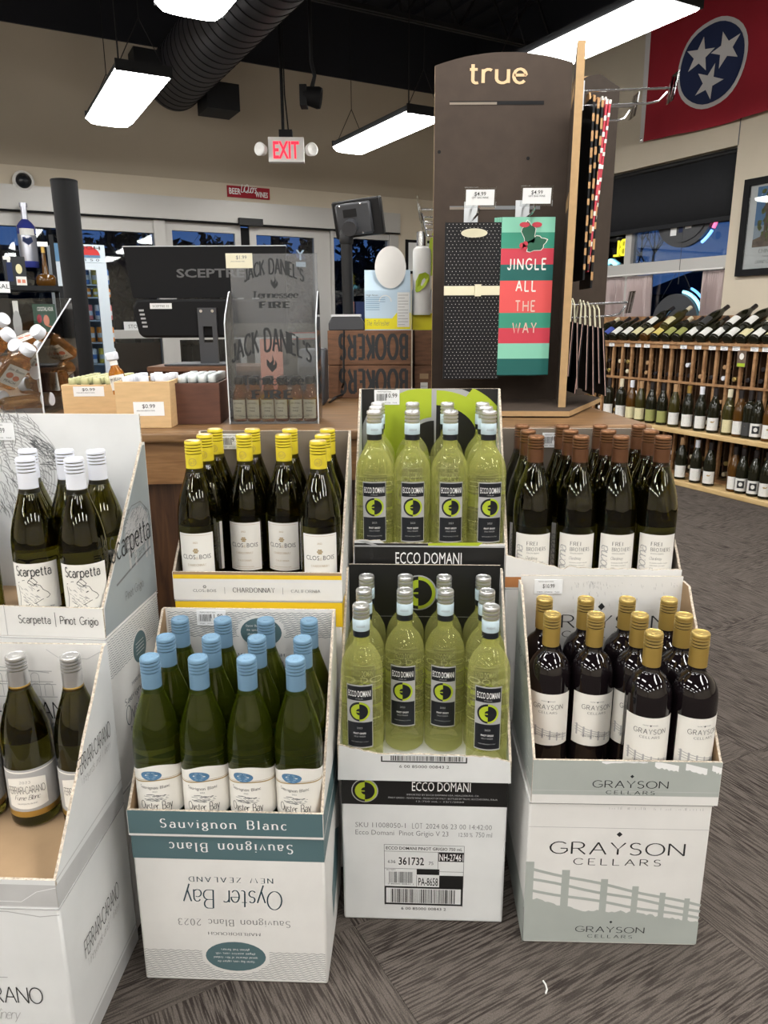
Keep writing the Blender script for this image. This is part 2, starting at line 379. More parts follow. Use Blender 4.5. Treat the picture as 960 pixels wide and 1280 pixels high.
def thin(name, tint, k=.12, rough=.02, haze=0):
    m = bpy.data.materials.new(name); m.use_nodes = True; MATS[name] = m; n = m.node_tree.nodes; l = m.node_tree.links; n.remove(n['Principled BSDF'])
    t = n.new('ShaderNodeBsdfTransparent'); t.inputs[0].default_value = (*tint, 1); g = n.new('ShaderNodeBsdfGlossy'); g.inputs['Roughness'].default_value = rough
    f = n.new('ShaderNodeFresnel'); f.inputs[0].default_value = 1.45; mm = n.new('ShaderNodeMath'); mm.operation = 'MULTIPLY'; mm.inputs[1].default_value = 1.0 + k
    l.new(f.outputs[0], mm.inputs[0]); x = n.new('ShaderNodeMixShader'); l.new(mm.outputs[0], x.inputs[0]); l.new(t.outputs[0], x.inputs[1]); l.new(g.outputs[0], x.inputs[2])
    if haze:
        d = n.new('ShaderNodeBsdfDiffuse'); d.inputs[0].default_value = (.75, .76, .78, 1); y = n.new('ShaderNodeMixShader'); y.inputs[0].default_value = haze; l.new(x.outputs[0], y.inputs[1]); l.new(d.outputs[0], y.inputs[2]); x = y
    l.new(x.outputs[0], n['Material Output'].inputs[0])
thin('hazy_acrylic', (.93, .94, .94), haze=.02)
thin('acrylic', (.93, .94, .94)); thin('window_glass', (.80, .85, .88), .2); thin('smoky_acrylic', (.75, .77, .80), .3, haze=.12)
mat('acrylic_edge', (.62, .64, .66), .3)
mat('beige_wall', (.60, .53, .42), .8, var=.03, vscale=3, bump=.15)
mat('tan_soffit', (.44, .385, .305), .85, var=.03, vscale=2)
mat('ceiling_black', (.008, .009, .014), .8); mat('black_steel', (.009, .0095, .011), .65, spec=.3); mat('duct_black', (.022, .020, .024), .5, .2)
mat('door_white', (.50, .49, .47), .45, .2); mat('black_plastic', (.010, .010, .011), .45, spec=.35); mat('grey_plastic', (.05, .052, .058), .45); mat('matte_black', (.006, .006, .007), .7, spec=.25)
mat('charcoal_shade', (.022, .023, .026), .8, spec=.2, var=.06, vscale=30)
mat('chrome', (.75, .76, .78), .18, 1); mat('white_plastic', (.75, .74, .72), .4)
mat('mdf_edge', (.42, .27, .13), .75, var=.08, vscale=60); mat('brown_board', (.052, .037, .028), .7, spec=.25, var=.12, vscale=25)
mat('tan_letters', (.62, .42, .24), .7)
mat('pale_crate', (.64, .43, .22), .65, var=.1, vscale=6, stretch=(3, 3, 18)); mat('dark_crate', (.105, .042, .026), .6, var=.25, vscale=7, stretch=(2, 2, 12))
mat('booker_wood', (.16, .075, .038), .65, var=.35, vscale=9, stretch=(2, 2, 10))
mat('red_dark', (.33, .012, .025), .8, var=.1, vscale=3); mat('navy', (.012, .022, .075), .8); mat('flag_white', (.62, .60, .60), .8)
mat('curtain', (.50, .41, .40), .85); mat('ticket_red', (.5, .02, .02), .5)
mat('bag_black', (.007, .007, .009), .4, spec=.3); mat('ribbon_cream', (.72, .68, .50), .4)
for nm, c in dict(bag_mint=(.23, .57, .42), bag_green=(.035, .27, .18), bag_dark=(.008, .11, .10), bag_red=(.57, .045, .075), bag_coral=(.72, .09, .09)).items(): mat(nm, c, .45)
mat('holly', (.02, .12, .07), .5); mat('foil_pink', (.80, .55, .50), .3, .6)
mat('sky_blue_card', (.50, .64, .76), .5); mat('lemon_card', (.80, .72, .02), .5); mat('lime_leaf', (.38, .50, .03), .5)
def wood(name, c1, c2, scale, st, rough=.45, rot=(0, 0, 0)):
    m = bpy.data.materials.new(name); m.use_nodes = True; MATS[name] = m; n = m.node_tree.nodes; l = m.node_tree.links; b = n['Principled BSDF']; b.inputs['Roughness'].default_value = rough
    t = n.new('ShaderNodeTexCoord'); mp = n.new('ShaderNodeMapping'); mp.inputs['Scale'].default_value = st; mp.inputs['Rotation'].default_value = rot
    ns = n.new('ShaderNodeTexNoise'); ns.inputs['Scale'].default_value = scale; ns.inputs['Detail'].default_value = 8; ns.inputs['Distortion'].default_value = 1.2
    cr = n.new('ShaderNodeValToRGB'); cr.color_ramp.elements[0].color = (*c1, 1); cr.color_ramp.elements[1].color = (*c2, 1)
    cr.color_ramp.elements[0].position = .35; cr.color_ramp.elements[1].position = .65
    l.new(t.outputs['Object'], mp.inputs[0]); l.new(mp.outputs[0], ns.inputs['Vector']); l.new(ns.outputs[0], cr.inputs[0]); l.new(cr.outputs[0], b.inputs['Base Color'])
    bp = n.new('ShaderNodeBump'); bp.inputs['Strength'].default_value = .15; bp.inputs['Distance'].default_value = .002; l.new(ns.outputs[0], bp.inputs['Height']); l.new(bp.outputs[0], b.inputs['Normal'])
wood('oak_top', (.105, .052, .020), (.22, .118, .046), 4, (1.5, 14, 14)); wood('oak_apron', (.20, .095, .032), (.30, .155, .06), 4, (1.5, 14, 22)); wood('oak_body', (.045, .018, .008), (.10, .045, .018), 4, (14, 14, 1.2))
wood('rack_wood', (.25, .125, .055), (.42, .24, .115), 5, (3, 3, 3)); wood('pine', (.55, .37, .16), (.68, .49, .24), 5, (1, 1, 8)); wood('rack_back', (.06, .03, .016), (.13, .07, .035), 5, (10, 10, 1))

# ================================================================== THE ROOM
U0, V0, ZC = -6.5, -4.6, 4.0
# ---- floor of quarter-turned carpet tiles
mb = MB(); mb.add([rm(U0, V0, -.012), rm(UR + .5, V0, -.012), rm(UR + .5, VW + .3, -.012), rm(U0, VW + .3, -.012), rm(U0, V0, -.1), rm(UR + .5, V0, -.1), rm(UR + .5, VW + .3, -.1), rm(U0, VW + .3, -.1)],
                  [(0, 1, 2, 3), (7, 6, 5, 4), (0, 4, 5, 1), (1, 5, 6, 2), (2, 6, 7, 3), (3, 7, 4, 0)])
mat('floor_dark', (.02, .018, .017), .9)
floor = struct(mb.build('floor', 'floor_dark', smooth=False))
m = bpy.data.materials.new('carpet'); m.use_nodes = True; MATS['carpet'] = m; n = m.node_tree.nodes; l = m.node_tree.links; b = n['Principled BSDF']
b.inputs['Roughness'].default_value = .95; b.inputs['Specular IOR Level'].default_value = .15
t = n.new('ShaderNodeTexCoord'); oi = n.new('ShaderNodeObjectInfo')
ad = n.new('ShaderNodeVectorMath'); ad.operation = 'ADD'; cmb = n.new('ShaderNodeCombineXYZ')
ml = n.new('ShaderNodeMath'); ml.operation = 'MULTIPLY'; ml.inputs[1].default_value = 37; l.new(oi.outputs['Random'], ml.inputs[0])
l.new(ml.outputs[0], cmb.inputs[0]); l.new(ml.outputs[0], cmb.inputs[1]); l.new(t.outputs['Object'], ad.inputs[0]); l.new(cmb.outputs[0], ad.inputs[1])
def nz(scale, st, det=3, src=ad):
    mp = n.new('ShaderNodeMapping'); mp.inputs['Scale'].default_value = st; q = n.new('ShaderNodeTexNoise'); q.inputs['Scale'].default_value = scale; q.inputs['Detail'].default_value = det
    l.new(src.outputs[0], mp.inputs[0]); l.new(mp.outputs[0], q.inputs['Vector']); return q
st = nz(10, (1.3, 24, 1), 4); bl = nz(3.2, (1, 2.2, 1), 3); pl = nz(430, (1, 1, 1), 2)
cr = n.new('ShaderNodeValToRGB'); e = cr.color_ramp.elements; e[0].position = .43; e[0].color = (.030, .023, .020, 1); e[1].position = .55; e[1].color = (.118, .100, .087, 1)
l.new(st.outputs[0], cr.inputs[0])
mx = n.new('ShaderNodeMixRGB'); mx.blend_type = 'MIX'; cr2 = n.new('ShaderNodeValToRGB'); cr2.color_ramp.elements[0].position = .40; cr2.color_ramp.elements[1].position = .62
l.new(bl.outputs[0], cr2.inputs[0]); ms = n.new('ShaderNodeMath'); ms.operation = 'MULTIPLY'; ms.inputs[1].default_value = .55; l.new(cr2.outputs[0], ms.inputs[0]); l.new(ms.outputs[0], mx.inputs[0])
l.new(cr.outputs[0], mx.inputs[1]); mx.inputs[2].default_value = (.105, .089, .077, 1)
m2 = n.new('ShaderNodeMixRGB'); m2.blend_type = 'OVERLAY'; m2.inputs[0].default_value = .55; l.new(mx.outputs[0], m2.inputs[1]); l.new(pl.outputs[0], m2.inputs[2]); l.new(m2.outputs[0], b.inputs['Base Color'])
bp = n.new('ShaderNodeBump'); bp.inputs['Strength'].default_value = .5; bp.inputs['Distance'].default_value = .003; l.new(pl.outputs[0], bp.inputs['Height']); l.new(bp.outputs[0], b.inputs['Normal'])
TS = .61
tb = MB(); g = .0005; a = TS / 2 - g
tb.box(-a, -a, -.012, a, a, 0); tile0 = None; nt_ = 0
for i in range(-6, 9):
    for j in range(-1, 13):
        c = rm(i * TS + .22, j * TS + .16, 0)
        if c.y < .3 or abs(c.x) > 5.5 or ruv(c)[0] > UR or ruv(c)[1] > VW: continue
        if tile0 is None: tile0 = tb.build('carpet_tile', 'carpet', floor, smooth=False); q = tile0
        else: q = tile0.copy(); COL.objects.link(q)
        q.location = c; q.rotation_euler = (0, 0, TH + (pi / 2 if (i + j) % 2 else 0)); nt_ += 1
mb = MB(); mb.add([rm(U0, V0, -.003), rm(UR, V0, -.003), rm(UR, 3.2, -.003), rm(U0, 3.2, -.003)], [(0, 1, 2, 3)])
mb.build('carpet_backing', 'carpet', floor, smooth=False)

def rbox(mb, u0, v0, z0, u1, v1, z1, m=0):
    return mb.obox(rm(u0, v0, z0), EU * (u1 - u0), EV * (v1 - v0), Vector((0, 0, z1 - z0)), m)
# ---- ceiling: black deck on black joists
mb = MB(); rbox(mb, U0, V0, ZC, UR + .3, VW + .3, ZC + .1); ceil = struct(mb.build('ceiling', 'ceiling_black', smooth=False))
for k in range(7):
    v = -3 + k * 1.75
    mb = MB(); zt, zb = ZC - .08, ZC - .50
    for z in (zt, zb): rbox(mb, U0, v - .035, z, UR, v - .008, z + .035); rbox(mb, U0, v + .008, z, UR, v + .035, z + .035)
    mb.build('ceiling_joist', 'black_steel', ceil, smooth=False)
    wb = MB(); N = 22
    for i in range(N):
        ua = U0 + (UR - U0) * i / N; ub = U0 + (UR - U0) * (i + 1) / N; um = (ua + ub) / 2
        wb.bar(rm(ua, v, zb + .02), rm(um, v, zt + .02), .02, .02); wb.bar(rm(um, v, zt + .02), rm(ub, v, zb + .02), .02, .02)
    wb.build('joist_web', 'black_steel', ceil, smooth=False)
mb = MB()
for k in range(44): rbox(mb, U0 + k * .265, V0, ZC - .035, U0 + k * .265 + .1, VW, ZC)
mb.build('deck_rib', 'ceiling_black', ceil, smooth=False)['kind'] = 'stuff'
# bracing between joists, the pair of diagonal angles in view
mb = MB(); A, B = rm(2.2, 5.9, 3.55), rm(1.55, 3.4, 3.9); mb.bar(A, B, .05, .05); mb.bar(A + EU * .12, B + EU * .12, .05, .05); mb.build('ceiling_brace', 'black_steel', ceil, smooth=False)
# ---- walls
mb = MB(); rbox(mb, U0 - .1, V0, 0, U0, VW, ZC); struct(mb.build('wall_left', 'beige_wall', smooth=False))
mb = MB(); rbox(mb, U0, V0 - .1, 0, UR, V0, ZC); struct(mb.build('wall_rear', 'beige_wall', smooth=False))
# door wall: from the corner leftwards, header strip over the glazed entrance, tan soffit leaning in above it
DU0, DU1, DZ = -3.50, 3.22, 2.30           # the entrance opening along u
p = at_pl(99, 238, rm(0, VW), EV); DUL = -2.62
p = at_pl(497, 268, rm(0, VW), EV); DUR = ruv(p)[0]
mb = MB(); rbox(mb, U0, VW, 0, DUL, VW + .15, 4.0); rbox(mb, DUR, VW, 0, UR + .2, VW + .15, 4.0); rbox(mb, DUL, VW, DZ, DUR, VW + .15, 4.0)
wd = struct(mb.build('wall_entrance', 'beige_wall', smooth=False))
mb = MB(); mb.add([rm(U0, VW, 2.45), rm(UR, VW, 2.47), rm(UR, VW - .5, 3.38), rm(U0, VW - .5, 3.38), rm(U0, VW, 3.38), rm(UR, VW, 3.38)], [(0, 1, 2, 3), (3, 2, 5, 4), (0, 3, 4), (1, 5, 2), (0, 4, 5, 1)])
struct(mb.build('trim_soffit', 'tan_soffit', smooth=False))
mb = MB(); rbox(mb, U0, VW - .52, 3.38, UR, VW, ZC); struct(mb.build('trim_ceiling_beam', 'ceiling_black', smooth=False))
# right wall with its window opening
WV0, WV1 = ruv(at_pl(911, 290, rm(UR, 0), EU))[1], 6.75
WZ0, WZ1 = .85, 2.36
mb = MB(); rbox(mb, UR, V0, 0, UR + .2, WV0, ZC); rbox(mb, UR, WV1, 0, UR + .2, VW + .15, ZC); rbox(mb, UR, WV0, WZ1, UR + .2, WV1, ZC); rbox(mb, UR, WV0, 0, UR + .2, WV1, WZ0)
struct(mb.build('wall_right', 'beige_wall', smooth=False))
mb = MB(); rbox(mb, UR - .015, V0, 0, UR, VW, .1); struct(mb.build('baseboard_right', 'black_plastic', smooth=False))
mb = MB(); rbox(mb, UR - .02, V0, 3.42, UR, VW, ZC); struct(mb.build('trim_right_wall', 'ceiling_black', smooth=False))
# wall seam seen under the flag
mb = MB(); q = at_pl(924, 170, rm(UR, 0), EU); vv = ruv(q)[1]; rbox(mb, UR - .004, vv - .003, 2.36, UR, vv + .003, 3.4); struct(mb.build('trim_wall_seam', 'grey_ink', smooth=False))
# ---- window_1 (storefront window in the right wall)
win = struct(thing('window_1', None, None, rm(UR + .08, (WV0 + WV1) / 2, WZ0)))
def wpart(name, m, *bx, parent=win, sm=False):
    mb = MB()
    for b_ in bx: rbox(mb, *b_)
    o = mb.build(name, m, smooth=sm); o.parent = parent; o.matrix_parent_inverse = parent.matrix_basis.inverted(); return o
UF = UR + .06
VM = ruv(at_pl(784, 330, rm(UF, 0), EU))[1]; ZT = at_pl(845, 332, rm(UF, 0), EU).z
wpart('window_frame', 'door_white', (UF, WV0, WZ0, UF + .06, WV0 + .03, WZ1), (UF, WV1 - .05, WZ0, UF + .06, WV1, WZ1), (UF, WV0, WZ0, UF + .06, WV1, WZ0 + .05), (UF, WV0, WZ1 - .05, UF + .06, WV1, WZ1))
wpart('mullion', 'door_white', (UF - .005, VM - .035, WZ0, UF + .06, VM + .035, WZ1 - .05))
wpart('transom', 'door_white', (UF - .01, WV0 + .03, ZT - .045, UF + .06, WV1 - .05, ZT + .045))
for a_, b_ in ((WV0 + .03, VM - .035), (VM + .035, WV1 - .05)):
    for c_, d_ in ((WZ0 + .05, ZT - .045), (ZT + .045, WZ1 - .05)): wpart('pane', 'window_glass', (UF + .03, a_, c_, UF + .036, b_, d_))
# roller shade
sh = thing('roller_shade', 'dark charcoal roller shade pulled down over the upper storefront window', 'window shade', rm(UR + .03, (WV0 + WV1) / 2, 1.88))
ZS = 1.885
mb = MB(); N = 16
for i in range(N + 1):
    v = WV0 + .02 + (WV1 - WV0 - .04) * i / N
    for z in (ZS, 2.1, 2.33): mb.v.append(tuple(rm(UR + .03 + .004 * sin(i * 1.3 + z * 7), v, z)))
for i in range(N):
    for k in range(2): mb.f.append((i * 3 + k, i * 3 + 3 + k, i * 3 + 4 + k, i * 3 + 1 + k)); mb.m.append(0)
o = mb.build('shade_cloth', 'charcoal_shade'); o.parent = sh; o.matrix_parent_inverse = sh.matrix_basis.inverted()
md = o.modifiers.new('s', 'SOLIDIFY'); md.thickness = .002
wpart('bottom_bar', 'charcoal_shade', (UR + .02, WV0 + .02, ZS - .02, UR + .045, WV1 - .02, ZS + .012), parent=sh)
mb = MB(); mb.tube([rm(UR + .04, WV0 + .02, 2.33), rm(UR + .04, WV1 - .02, 2.33)], .022, 12); o = mb.build('roller_tube', 'black_plastic'); o.parent = sh; o.matrix_parent_inverse = sh.matrix_basis.inverted()
mb = MB(); qa = at_pl(852, 308, rm(UR + .01, 0), EU); mb.tube([(qa.x, qa.y, ZS - .02), (qa.x, qa.y, ZS - .45)], .0022, 6); o = mb.build('pull_cord', 'grey_plastic'); o.parent = sh; o.matrix_parent_inverse = sh.matrix_basis.inverted()

# curtains under the transom, on a rod
UC = UR + .045
def curtain(x0, x1, label, seed):
    a_ = ruv(at_pl(x0, 370, rm(UC, 0), EU))[1]; b_ = ruv(at_pl(x1, 370, rm(UC, 0), EU))[1]
    if a_ > b_: a_, b_ = b_, a_
    r = random.Random(seed); N = 40; mb = MB(); ph = [r.uniform(0, 6) for _ in range(3)]
    for i in range(N + 1):
        t = i / N
        for k in range(5):
            z = ZT - .06 - (ZT - .06 - .9) * k / 4; sp = 1 + .0 * k
            v = a_ + (b_ - a_) * (.5 + (t - .5) * sp); d = .026 * sin(t * 66 + ph[0] + .3 * k) + .008 * sin(t * 71 + ph[1] + k * .6)
            mb.v.append(tuple(rm(UC + d * (.6 + .12 * k), v, z)))
    for i in range(N):
        for k in range(4): mb.f.append((i * 5 + k, i * 5 + 5 + k, i * 5 + 6 + k, i * 5 + 1 + k)); mb.m.append(0)
    o = mb.build('curtain', 'curtain', sharp=80); o.modifiers.new('s', 'SOLIDIFY').thickness = .0015
    tag(o, label, 'curtain', 'cafe curtains in the storefront window')
curtain(756, 779, 'pinkish cafe curtain in the left window bay, beside the brown display board', 1)
curtain(782, 813, 'pinkish cafe curtain just right of the white window mullion', 2)
curtain(878, 903, 'pinkish cafe curtain at the right edge of the window, beside the poster', 3)
mb = MB(); mb.tube([rm(UC - .045, WV0 + .01, ZT - .05), rm(UC - .045, WV1 - .01, ZT - .05)], .007, 8); tag(mb.build('curtain_rod', 'white_plastic'), 'thin white rod carrying the cafe curtains under the window transom', 'curtain rod')
# signs hanging in the window, seen from behind
def emis(name, col, s): mat(name, (.0, .0, .0), .5, emit=col, es=s)
emis('neon_blue', (.18, .45, 1.0), 3.0); emis('neon_pink', (1, .12, .25), 2.5); emis('neon_yellow', (1, .85, .03), 1.3); emis('neon_cyan', (.35, .85, 1), 2.0)
US = UR + .10
def FW(u0): return lambda a, b, l=0: rm(u0 - l, 0, 0) + EV * (-a) + Vector((0, 0, b))     # faces the room; a grows to the right in view
def wa(px, py, uu): q = at_pl(px, py, rm(uu, 0), EU); return -ruv(q)[1], q.z
c0 = wa(859, 268, US); cl = wa(825, 270, US); cb = wa(859, 309, US)
t_ = thing('oval_window_sign', 'black oval open sign with pink and blue light edge, seen from behind under the shade', 'sign', rm(US, -c0[0], c0[1]))
ax, bz = abs(c0[0] - cl[0]), abs(c0[1] - cb[1])
F = FW(US)
def child(mb, name, m, par, **k):
    o = mb.build(name, m, **k); o.parent = par; o.matrix_parent_inverse = par.matrix_basis.inverted(); return o
def disc(mb, c, a_, b_, d, Fz, m=0, n=36):
    pts = [(c[0] + a_ * cos(2 * pi * i / n), c[1] + b_ * sin(2 * pi * i / n)) for i in range(n)]
    P = [Fz(x, y, 0) for x, y in pts] + [Fz(x, y, d) for x, y in pts]
    mb.add(P, [tuple(range(n)), tuple(range(2 * n - 1, n - 1, -1))] + [(i, n + i, n + (i + 1) % n, (i + 1) % n) for i in range(n)], m)
mb = MB(); disc(mb, c0, ax, bz, .03, F); disc(mb, c0, ax * .84, bz * .84, .04, F); child(mb, 'sign_back', 'grey_plastic', t_)
mb = MB(); rect(mb, c0[0] - ax * .42, c0[1] - bz * .62, c0[0] - ax * .2, c0[1] - bz * .32, 0, F, .042); rect(mb, c0[0] + ax * .1, c0[1] - bz * .45, c0[0] + ax * .32, c0[1] - bz * .25, 0, F, .042); rect(mb, c0[0] - ax * .12, c0[1] - bz * .55, c0[0] + ax * .02, c0[1] - bz * .36, 1, F, .042)
txt(mb, 'You ?', c0[0], c0[1] - bz * .08, .045, 0, F, lift=.042); child(mb, 'sticker', ['tag_paper', 'navy'], t_, smooth=False)
mb = MB(); pts = [F(c0[0] + (ax + .02) * cos(R(a_)), c0[1] + (bz + .02) * sin(R(a_)), .0) for a_ in range(-28, 40, 6)]; mb.tube(pts, .014, 6)
child(mb, 'pink_light_edge', 'neon_pink', t_)
mb = MB(); pts = [F(c0[0] + (ax + .02) * cos(R(a_)), c0[1] + (bz + .02) * sin(R(a_)), .0) for a_ in range(-56, -28, 6)]; mb.tube(pts, .012, 6); child(mb, 'blue_light_edge', 'neon_blue', t_)
for k in (-.1, .1): mb = MB(); mb.tube([F(c0[0] + k, c0[1] + bz * .9, .01), F(c0[0] + k, WZ1 - .05, .01)], .002, 5); child(mb, 'hanging_wire', 'black_plastic', t_)
# yellow neon in the left bay
y0 = wa(767, 320, US); y1 = wa(780, 320, US); yt = wa(772, 302, US)
t_ = thing('yellow_neon_sign', 'yellow neon lettering sign hanging in the left window bay, seen from behind', 'sign', rm(US, -y0[0], y0[1]))
mb = MB(); hh = (yt[1] - y0[1]) * 1.05; txt(mb, 'BL', (y0[0] + y1[0]) / 2 + .01, y0[1], hh, 0, F, W=(y1[0] - y0[0]) * 1.05, font=dict(w=.13, gap=.3, thin=1), mirror=True, lift=.01)
o = child(mb, 'neon_letters', 'neon_yellow', t_, smooth=False); o.modifiers.new('s', 'SOLIDIFY').thickness = .012
mb = MB(); k0 = wa(757, 320, US); mb.obox(F(k0[0] - .12, y0[1] - .05, .0), EV * -(y1[0] - k0[0] + .16), Vector((0, 0, hh + .10)), EU * .03); child(mb, 'sign_box', 'matte_black', t_, smooth=False)
mb = MB(); a1 = wa(757, 333, US); a2 = wa(772, 322, US); mb.tube([F(a1[0], a1[1] + .02, .01), F((a1[0] + a2[0]) / 2, a2[1] - .02, .01), F(a2[0], a2[1] - .06, .01)], .018, 6); child(mb, 'blue_stroke', 'neon_cyan', t_)
mb = MB(); mb.tube([F(k0[0], y0[1] + hh, 0), F(k0[0], WZ1 - .05, 0)], .002, 5); child(mb, 'hanging_wire', 'black_plastic', t_)
# round neon in the middle bay
r0 = wa(845, 404, US); rt = wa(850, 366, US); rr = rt[1] - r0[1]
t_ = thing('round_neon_sign', 'large round black sign with blue neon rim between the curtains, seen from behind', 'sign', rm(US, -r0[0], r0[1]))
mb = MB(); disc(mb, r0, rr * .95, rr * .97, .03, F); child(mb, 'sign_back', 'grey_plastic', t_)
mb = MB(); mb.tube([F(r0[0] + (rr + .01) * cos(R(a_)), r0[1] + (rr + .01) * sin(R(a_)), .0) for a_ in range(-70, 86, 6)], .014, 6); child(mb, 'neon_rim', 'neon_cyan', t_)
mb = MB(); mb.tube([F(r0[0] + (rr + .05) * cos(R(a_)), r0[1] + (rr + .05) * sin(R(a_)), -.01) for a_ in range(-70, 70, 6)], .010, 6); child(mb, 'outer_neon_rim', 'neon_blue', t_)
for k in (-.16, .16): mb = MB(); mb.tube([F(r0[0] + k, r0[1] + rr * .85, .01), F(r0[0] + k * .2, ZT - .05, .01)], .0015, 5); child(mb, 'hanging_wire', 'grey_plastic', t_)

# ---- flag on the right wall
UFG = UR - .05
def wf(px, py): return wa(px, py, UFG)
a0, a1 = wf(797, 178)[0], wf(797, 178)[0] + 1.52
zb = wf(797, 178)[1]; ztop = zb + .93
fl = thing('red_flag', 'red state flag with three white stars in a blue circle, on the right wall', 'flag', rm(UFG, -a0, zb))
def Fl(a, b, l=0):
    s_ = a - a0; t = (ztop - b) / (ztop - zb)
    fold = .012 * sin(s_ * 9 + 1.5 * t) * (0.3 + t) + .006 * sin(s_ * 23 + 2 * t)
    sag = -.03 * sin(pi * min(1, max(0, s_ / 1.52))) * (1 - .0 * t)
    return rm(UFG + fold - l, 0, 0) + EV * (-a) + Vector((0, 0, b + sag))
mb = MB(); NU, NV = 30, 16
def fgrid(mb, x0, x1, z0, z1, nu, nv, m, lift):
    P = [Fl(x0 + (x1 - x0) * i / nu, z0 + (z1 - z0) * j / nv, lift) for i in range(nu + 1) for j in range(nv + 1)]
    mb.add(P, [(i * (nv + 1) + j, (i + 1) * (nv + 1) + j, (i + 1) * (nv + 1) + j + 1, i * (nv + 1) + j + 1) for i in range(nu) for j in range(nv)], m)
fgrid(mb, a0 + .045, a1, zb, ztop, NU, NV, 0, 0); o = child(mb, 'flag_cloth', 'red_dark', fl, sharp=80)
mb = MB(); fgrid(mb, a0, a0 + .045, zb, ztop, 2, NV, 0, 0); child(mb, 'heading_band', 'flag_white', fl, sharp=80)
mb = MB(); g_ = Fl(a0 + .02, zb + .02, .002)
for zz in (zb + .02, ztop - .02): mb.lathe([(.006, 0), (.010, .002), (.006, .003)], 12, T=Matrix.Translation(Fl(a0 + .02, zz, .003)) @ Matrix.Rotation(TH, 4, 'Z') @ Matrix.Rotation(-pi / 2, 4, 'Y'))
child(mb, 'grommet', 'chrome', fl)
cc = wf(890, 74); cr_ = wf(890, 17); rad = (abs(cc[1] - cr_[1]) + abs(wf(849, 80)[0] - wf(931, 70)[0]) / 2) / 2
def fan(mb, rad_, m, lift, star=None):
    rings = 5; n_ = 36; P = [Fl(cc[0], cc[1], lift)]
    for r_ in range(1, rings + 1): P += [Fl(cc[0] + rad_ * r_ / rings * cos(2 * pi * k / n_), cc[1] + rad_ * r_ / rings * sin(2 * pi * k / n_), lift) for k in range(n_)]
    F_ = [(0, 1 + k, 1 + (k + 1) % n_) for k in range(n_)]
    for r_ in range(rings - 1): F_ += [(1 + r_ * n_ + k, 1 + (r_ + 1) * n_ + k, 1 + (r_ + 1) * n_ + (k + 1) % n_, 1 + r_ * n_ + (k + 1) % n_) for k in range(n_)]
    mb.add(P, F_, m)
mb = MB(); fan(mb, rad, 0, .003); fan(mb, rad * .9, 1, .007)
for (sx_, sz_, ro) in ((-.36, .28, 8), (.44, .24, -16), (-.02, -.46, 22)):
    c_ = (cc[0] + rad * .9 * sx_, cc[1] + rad * .9 * sz_); P = [Fl(c_[0], c_[1], .013)]; R1 = rad * .42
    for k in range(10): q_ = R1 if k % 2 == 0 else R1 * .40; P.append(Fl(c_[0] + q_ * sin(R(36 * k + ro)), c_[1] + q_ * cos(R(36 * k + ro)), .013))
    mb.add(P, [(0, 1 + k, 1 + (k + 1) % 10) for k in range(10)], 0)
child(mb, 'emblem', ['flag_white', 'navy'], fl, sharp=80)

# ---- framed poster at the right edge
pa, pb = wf(918, 344), wf(932, 226)
x0, zb_, zt_ = wa(921, 344, UR - .01)[0], wa(918, 346, UR - .01)[1], wa(930, 226, UR - .01)[1]
x1 = x0 + .58; t_ = thing('framed_poster', 'black framed vineyard poster on the beige wall right of the window', 'picture', rm(UR - .01, -x0, zb_))
Fp = FW(UR - .012)
mb = MB(); fw = .045
for (a_, b_, c_, d_) in ((x0, zb_, x1, zb_ + fw), (x0, zt_ - fw, x1, zt_), (x0, zb_ + fw, x0 + fw, zt_ - fw), (x1 - fw, zb_ + fw, x1, zt_ - fw)): mb.obox(Fp(a_, b_, -.01), EV * -(c_ - a_), Vector((0, 0, d_ - b_)), EU * -.035)
child(mb, 'frame', 'matte_black', t_, smooth=False)
mb = MB(); rect(mb, x0 + fw, zb_ + fw, x1 - fw, zt_ - fw, 0, Fp, .003)
ix0, ix1, iz0, iz1 = x0 + .10, x1 - .10, zb_ + .19, zt_ - .06
mat('photo_sky', (.10, .22, .42), .5); mat('photo_haze', (.33, .40, .48), .5); mat('photo_earth', (.15, .10, .07), .6, var=.4, vscale=30); mat('photo_leaf', (.10, .12, .03), .6, var=.6, vscale=60); mat('photo_trunk', (.13, .09, .07), .6, var=.4, vscale=50)
rect(mb, ix0, iz0, ix1, iz1, 1, Fp, .004); rect(mb, ix0, iz0, ix1, iz0 + (iz1 - iz0) * .36, 2, Fp, .005)
poly(mb, [(ix0, iz0), (ix1, iz0), (ix1, iz0 + .10), (ix0 + .12, iz0 + .09), (ix0, iz0 + .05)], 3, Fp, .006)
r_ = random.Random(4)
for k in range(46):
    uu = ix0 + .10 + r_.gauss(0, .028); vv = iz0 + .06 + r_.random() * (iz1 - iz0 - .07); a_ = r_.uniform(.012, .03); ang = r_.uniform(0, 6)
    pts = [(min(ix1, max(ix0, uu + a_ * r_.uniform(.5, 1.1) * cos(ang + q * 1.05))), min(iz1, max(iz0, vv + 1.2 * a_ * r_.uniform(.5, 1.1) * sin(ang + q * 1.05)))) for q in range(6)]
    poly(mb, pts, 4 if k % 3 else 5, Fp, .0065 + k * .00002)
for q in (-.015, .02): poly(mb, [(ix0 + .09 + q, iz0 + .03), (ix0 + .105 + q, iz0 + .03), (ix0 + .11 + q, iz1 - .03), (ix0 + .10 + q, iz1 - .03)], 5, Fp, .0075)
txt(mb, 'CHINON', ix0 + .12, zb_ + .150, .024, 6, Fp, font=SERIF, lift=.005); txt(mb, 'Touraine', ix0 + .12, zb_ + .122, .012, 6, Fp, font=SERIF, lift=.005); txt(mb, 'GRAND CRU', ix0 + .10, zb_ + .080, .020, 6, Fp, font=dict(SCRIPT, w=.12), lift=.005)
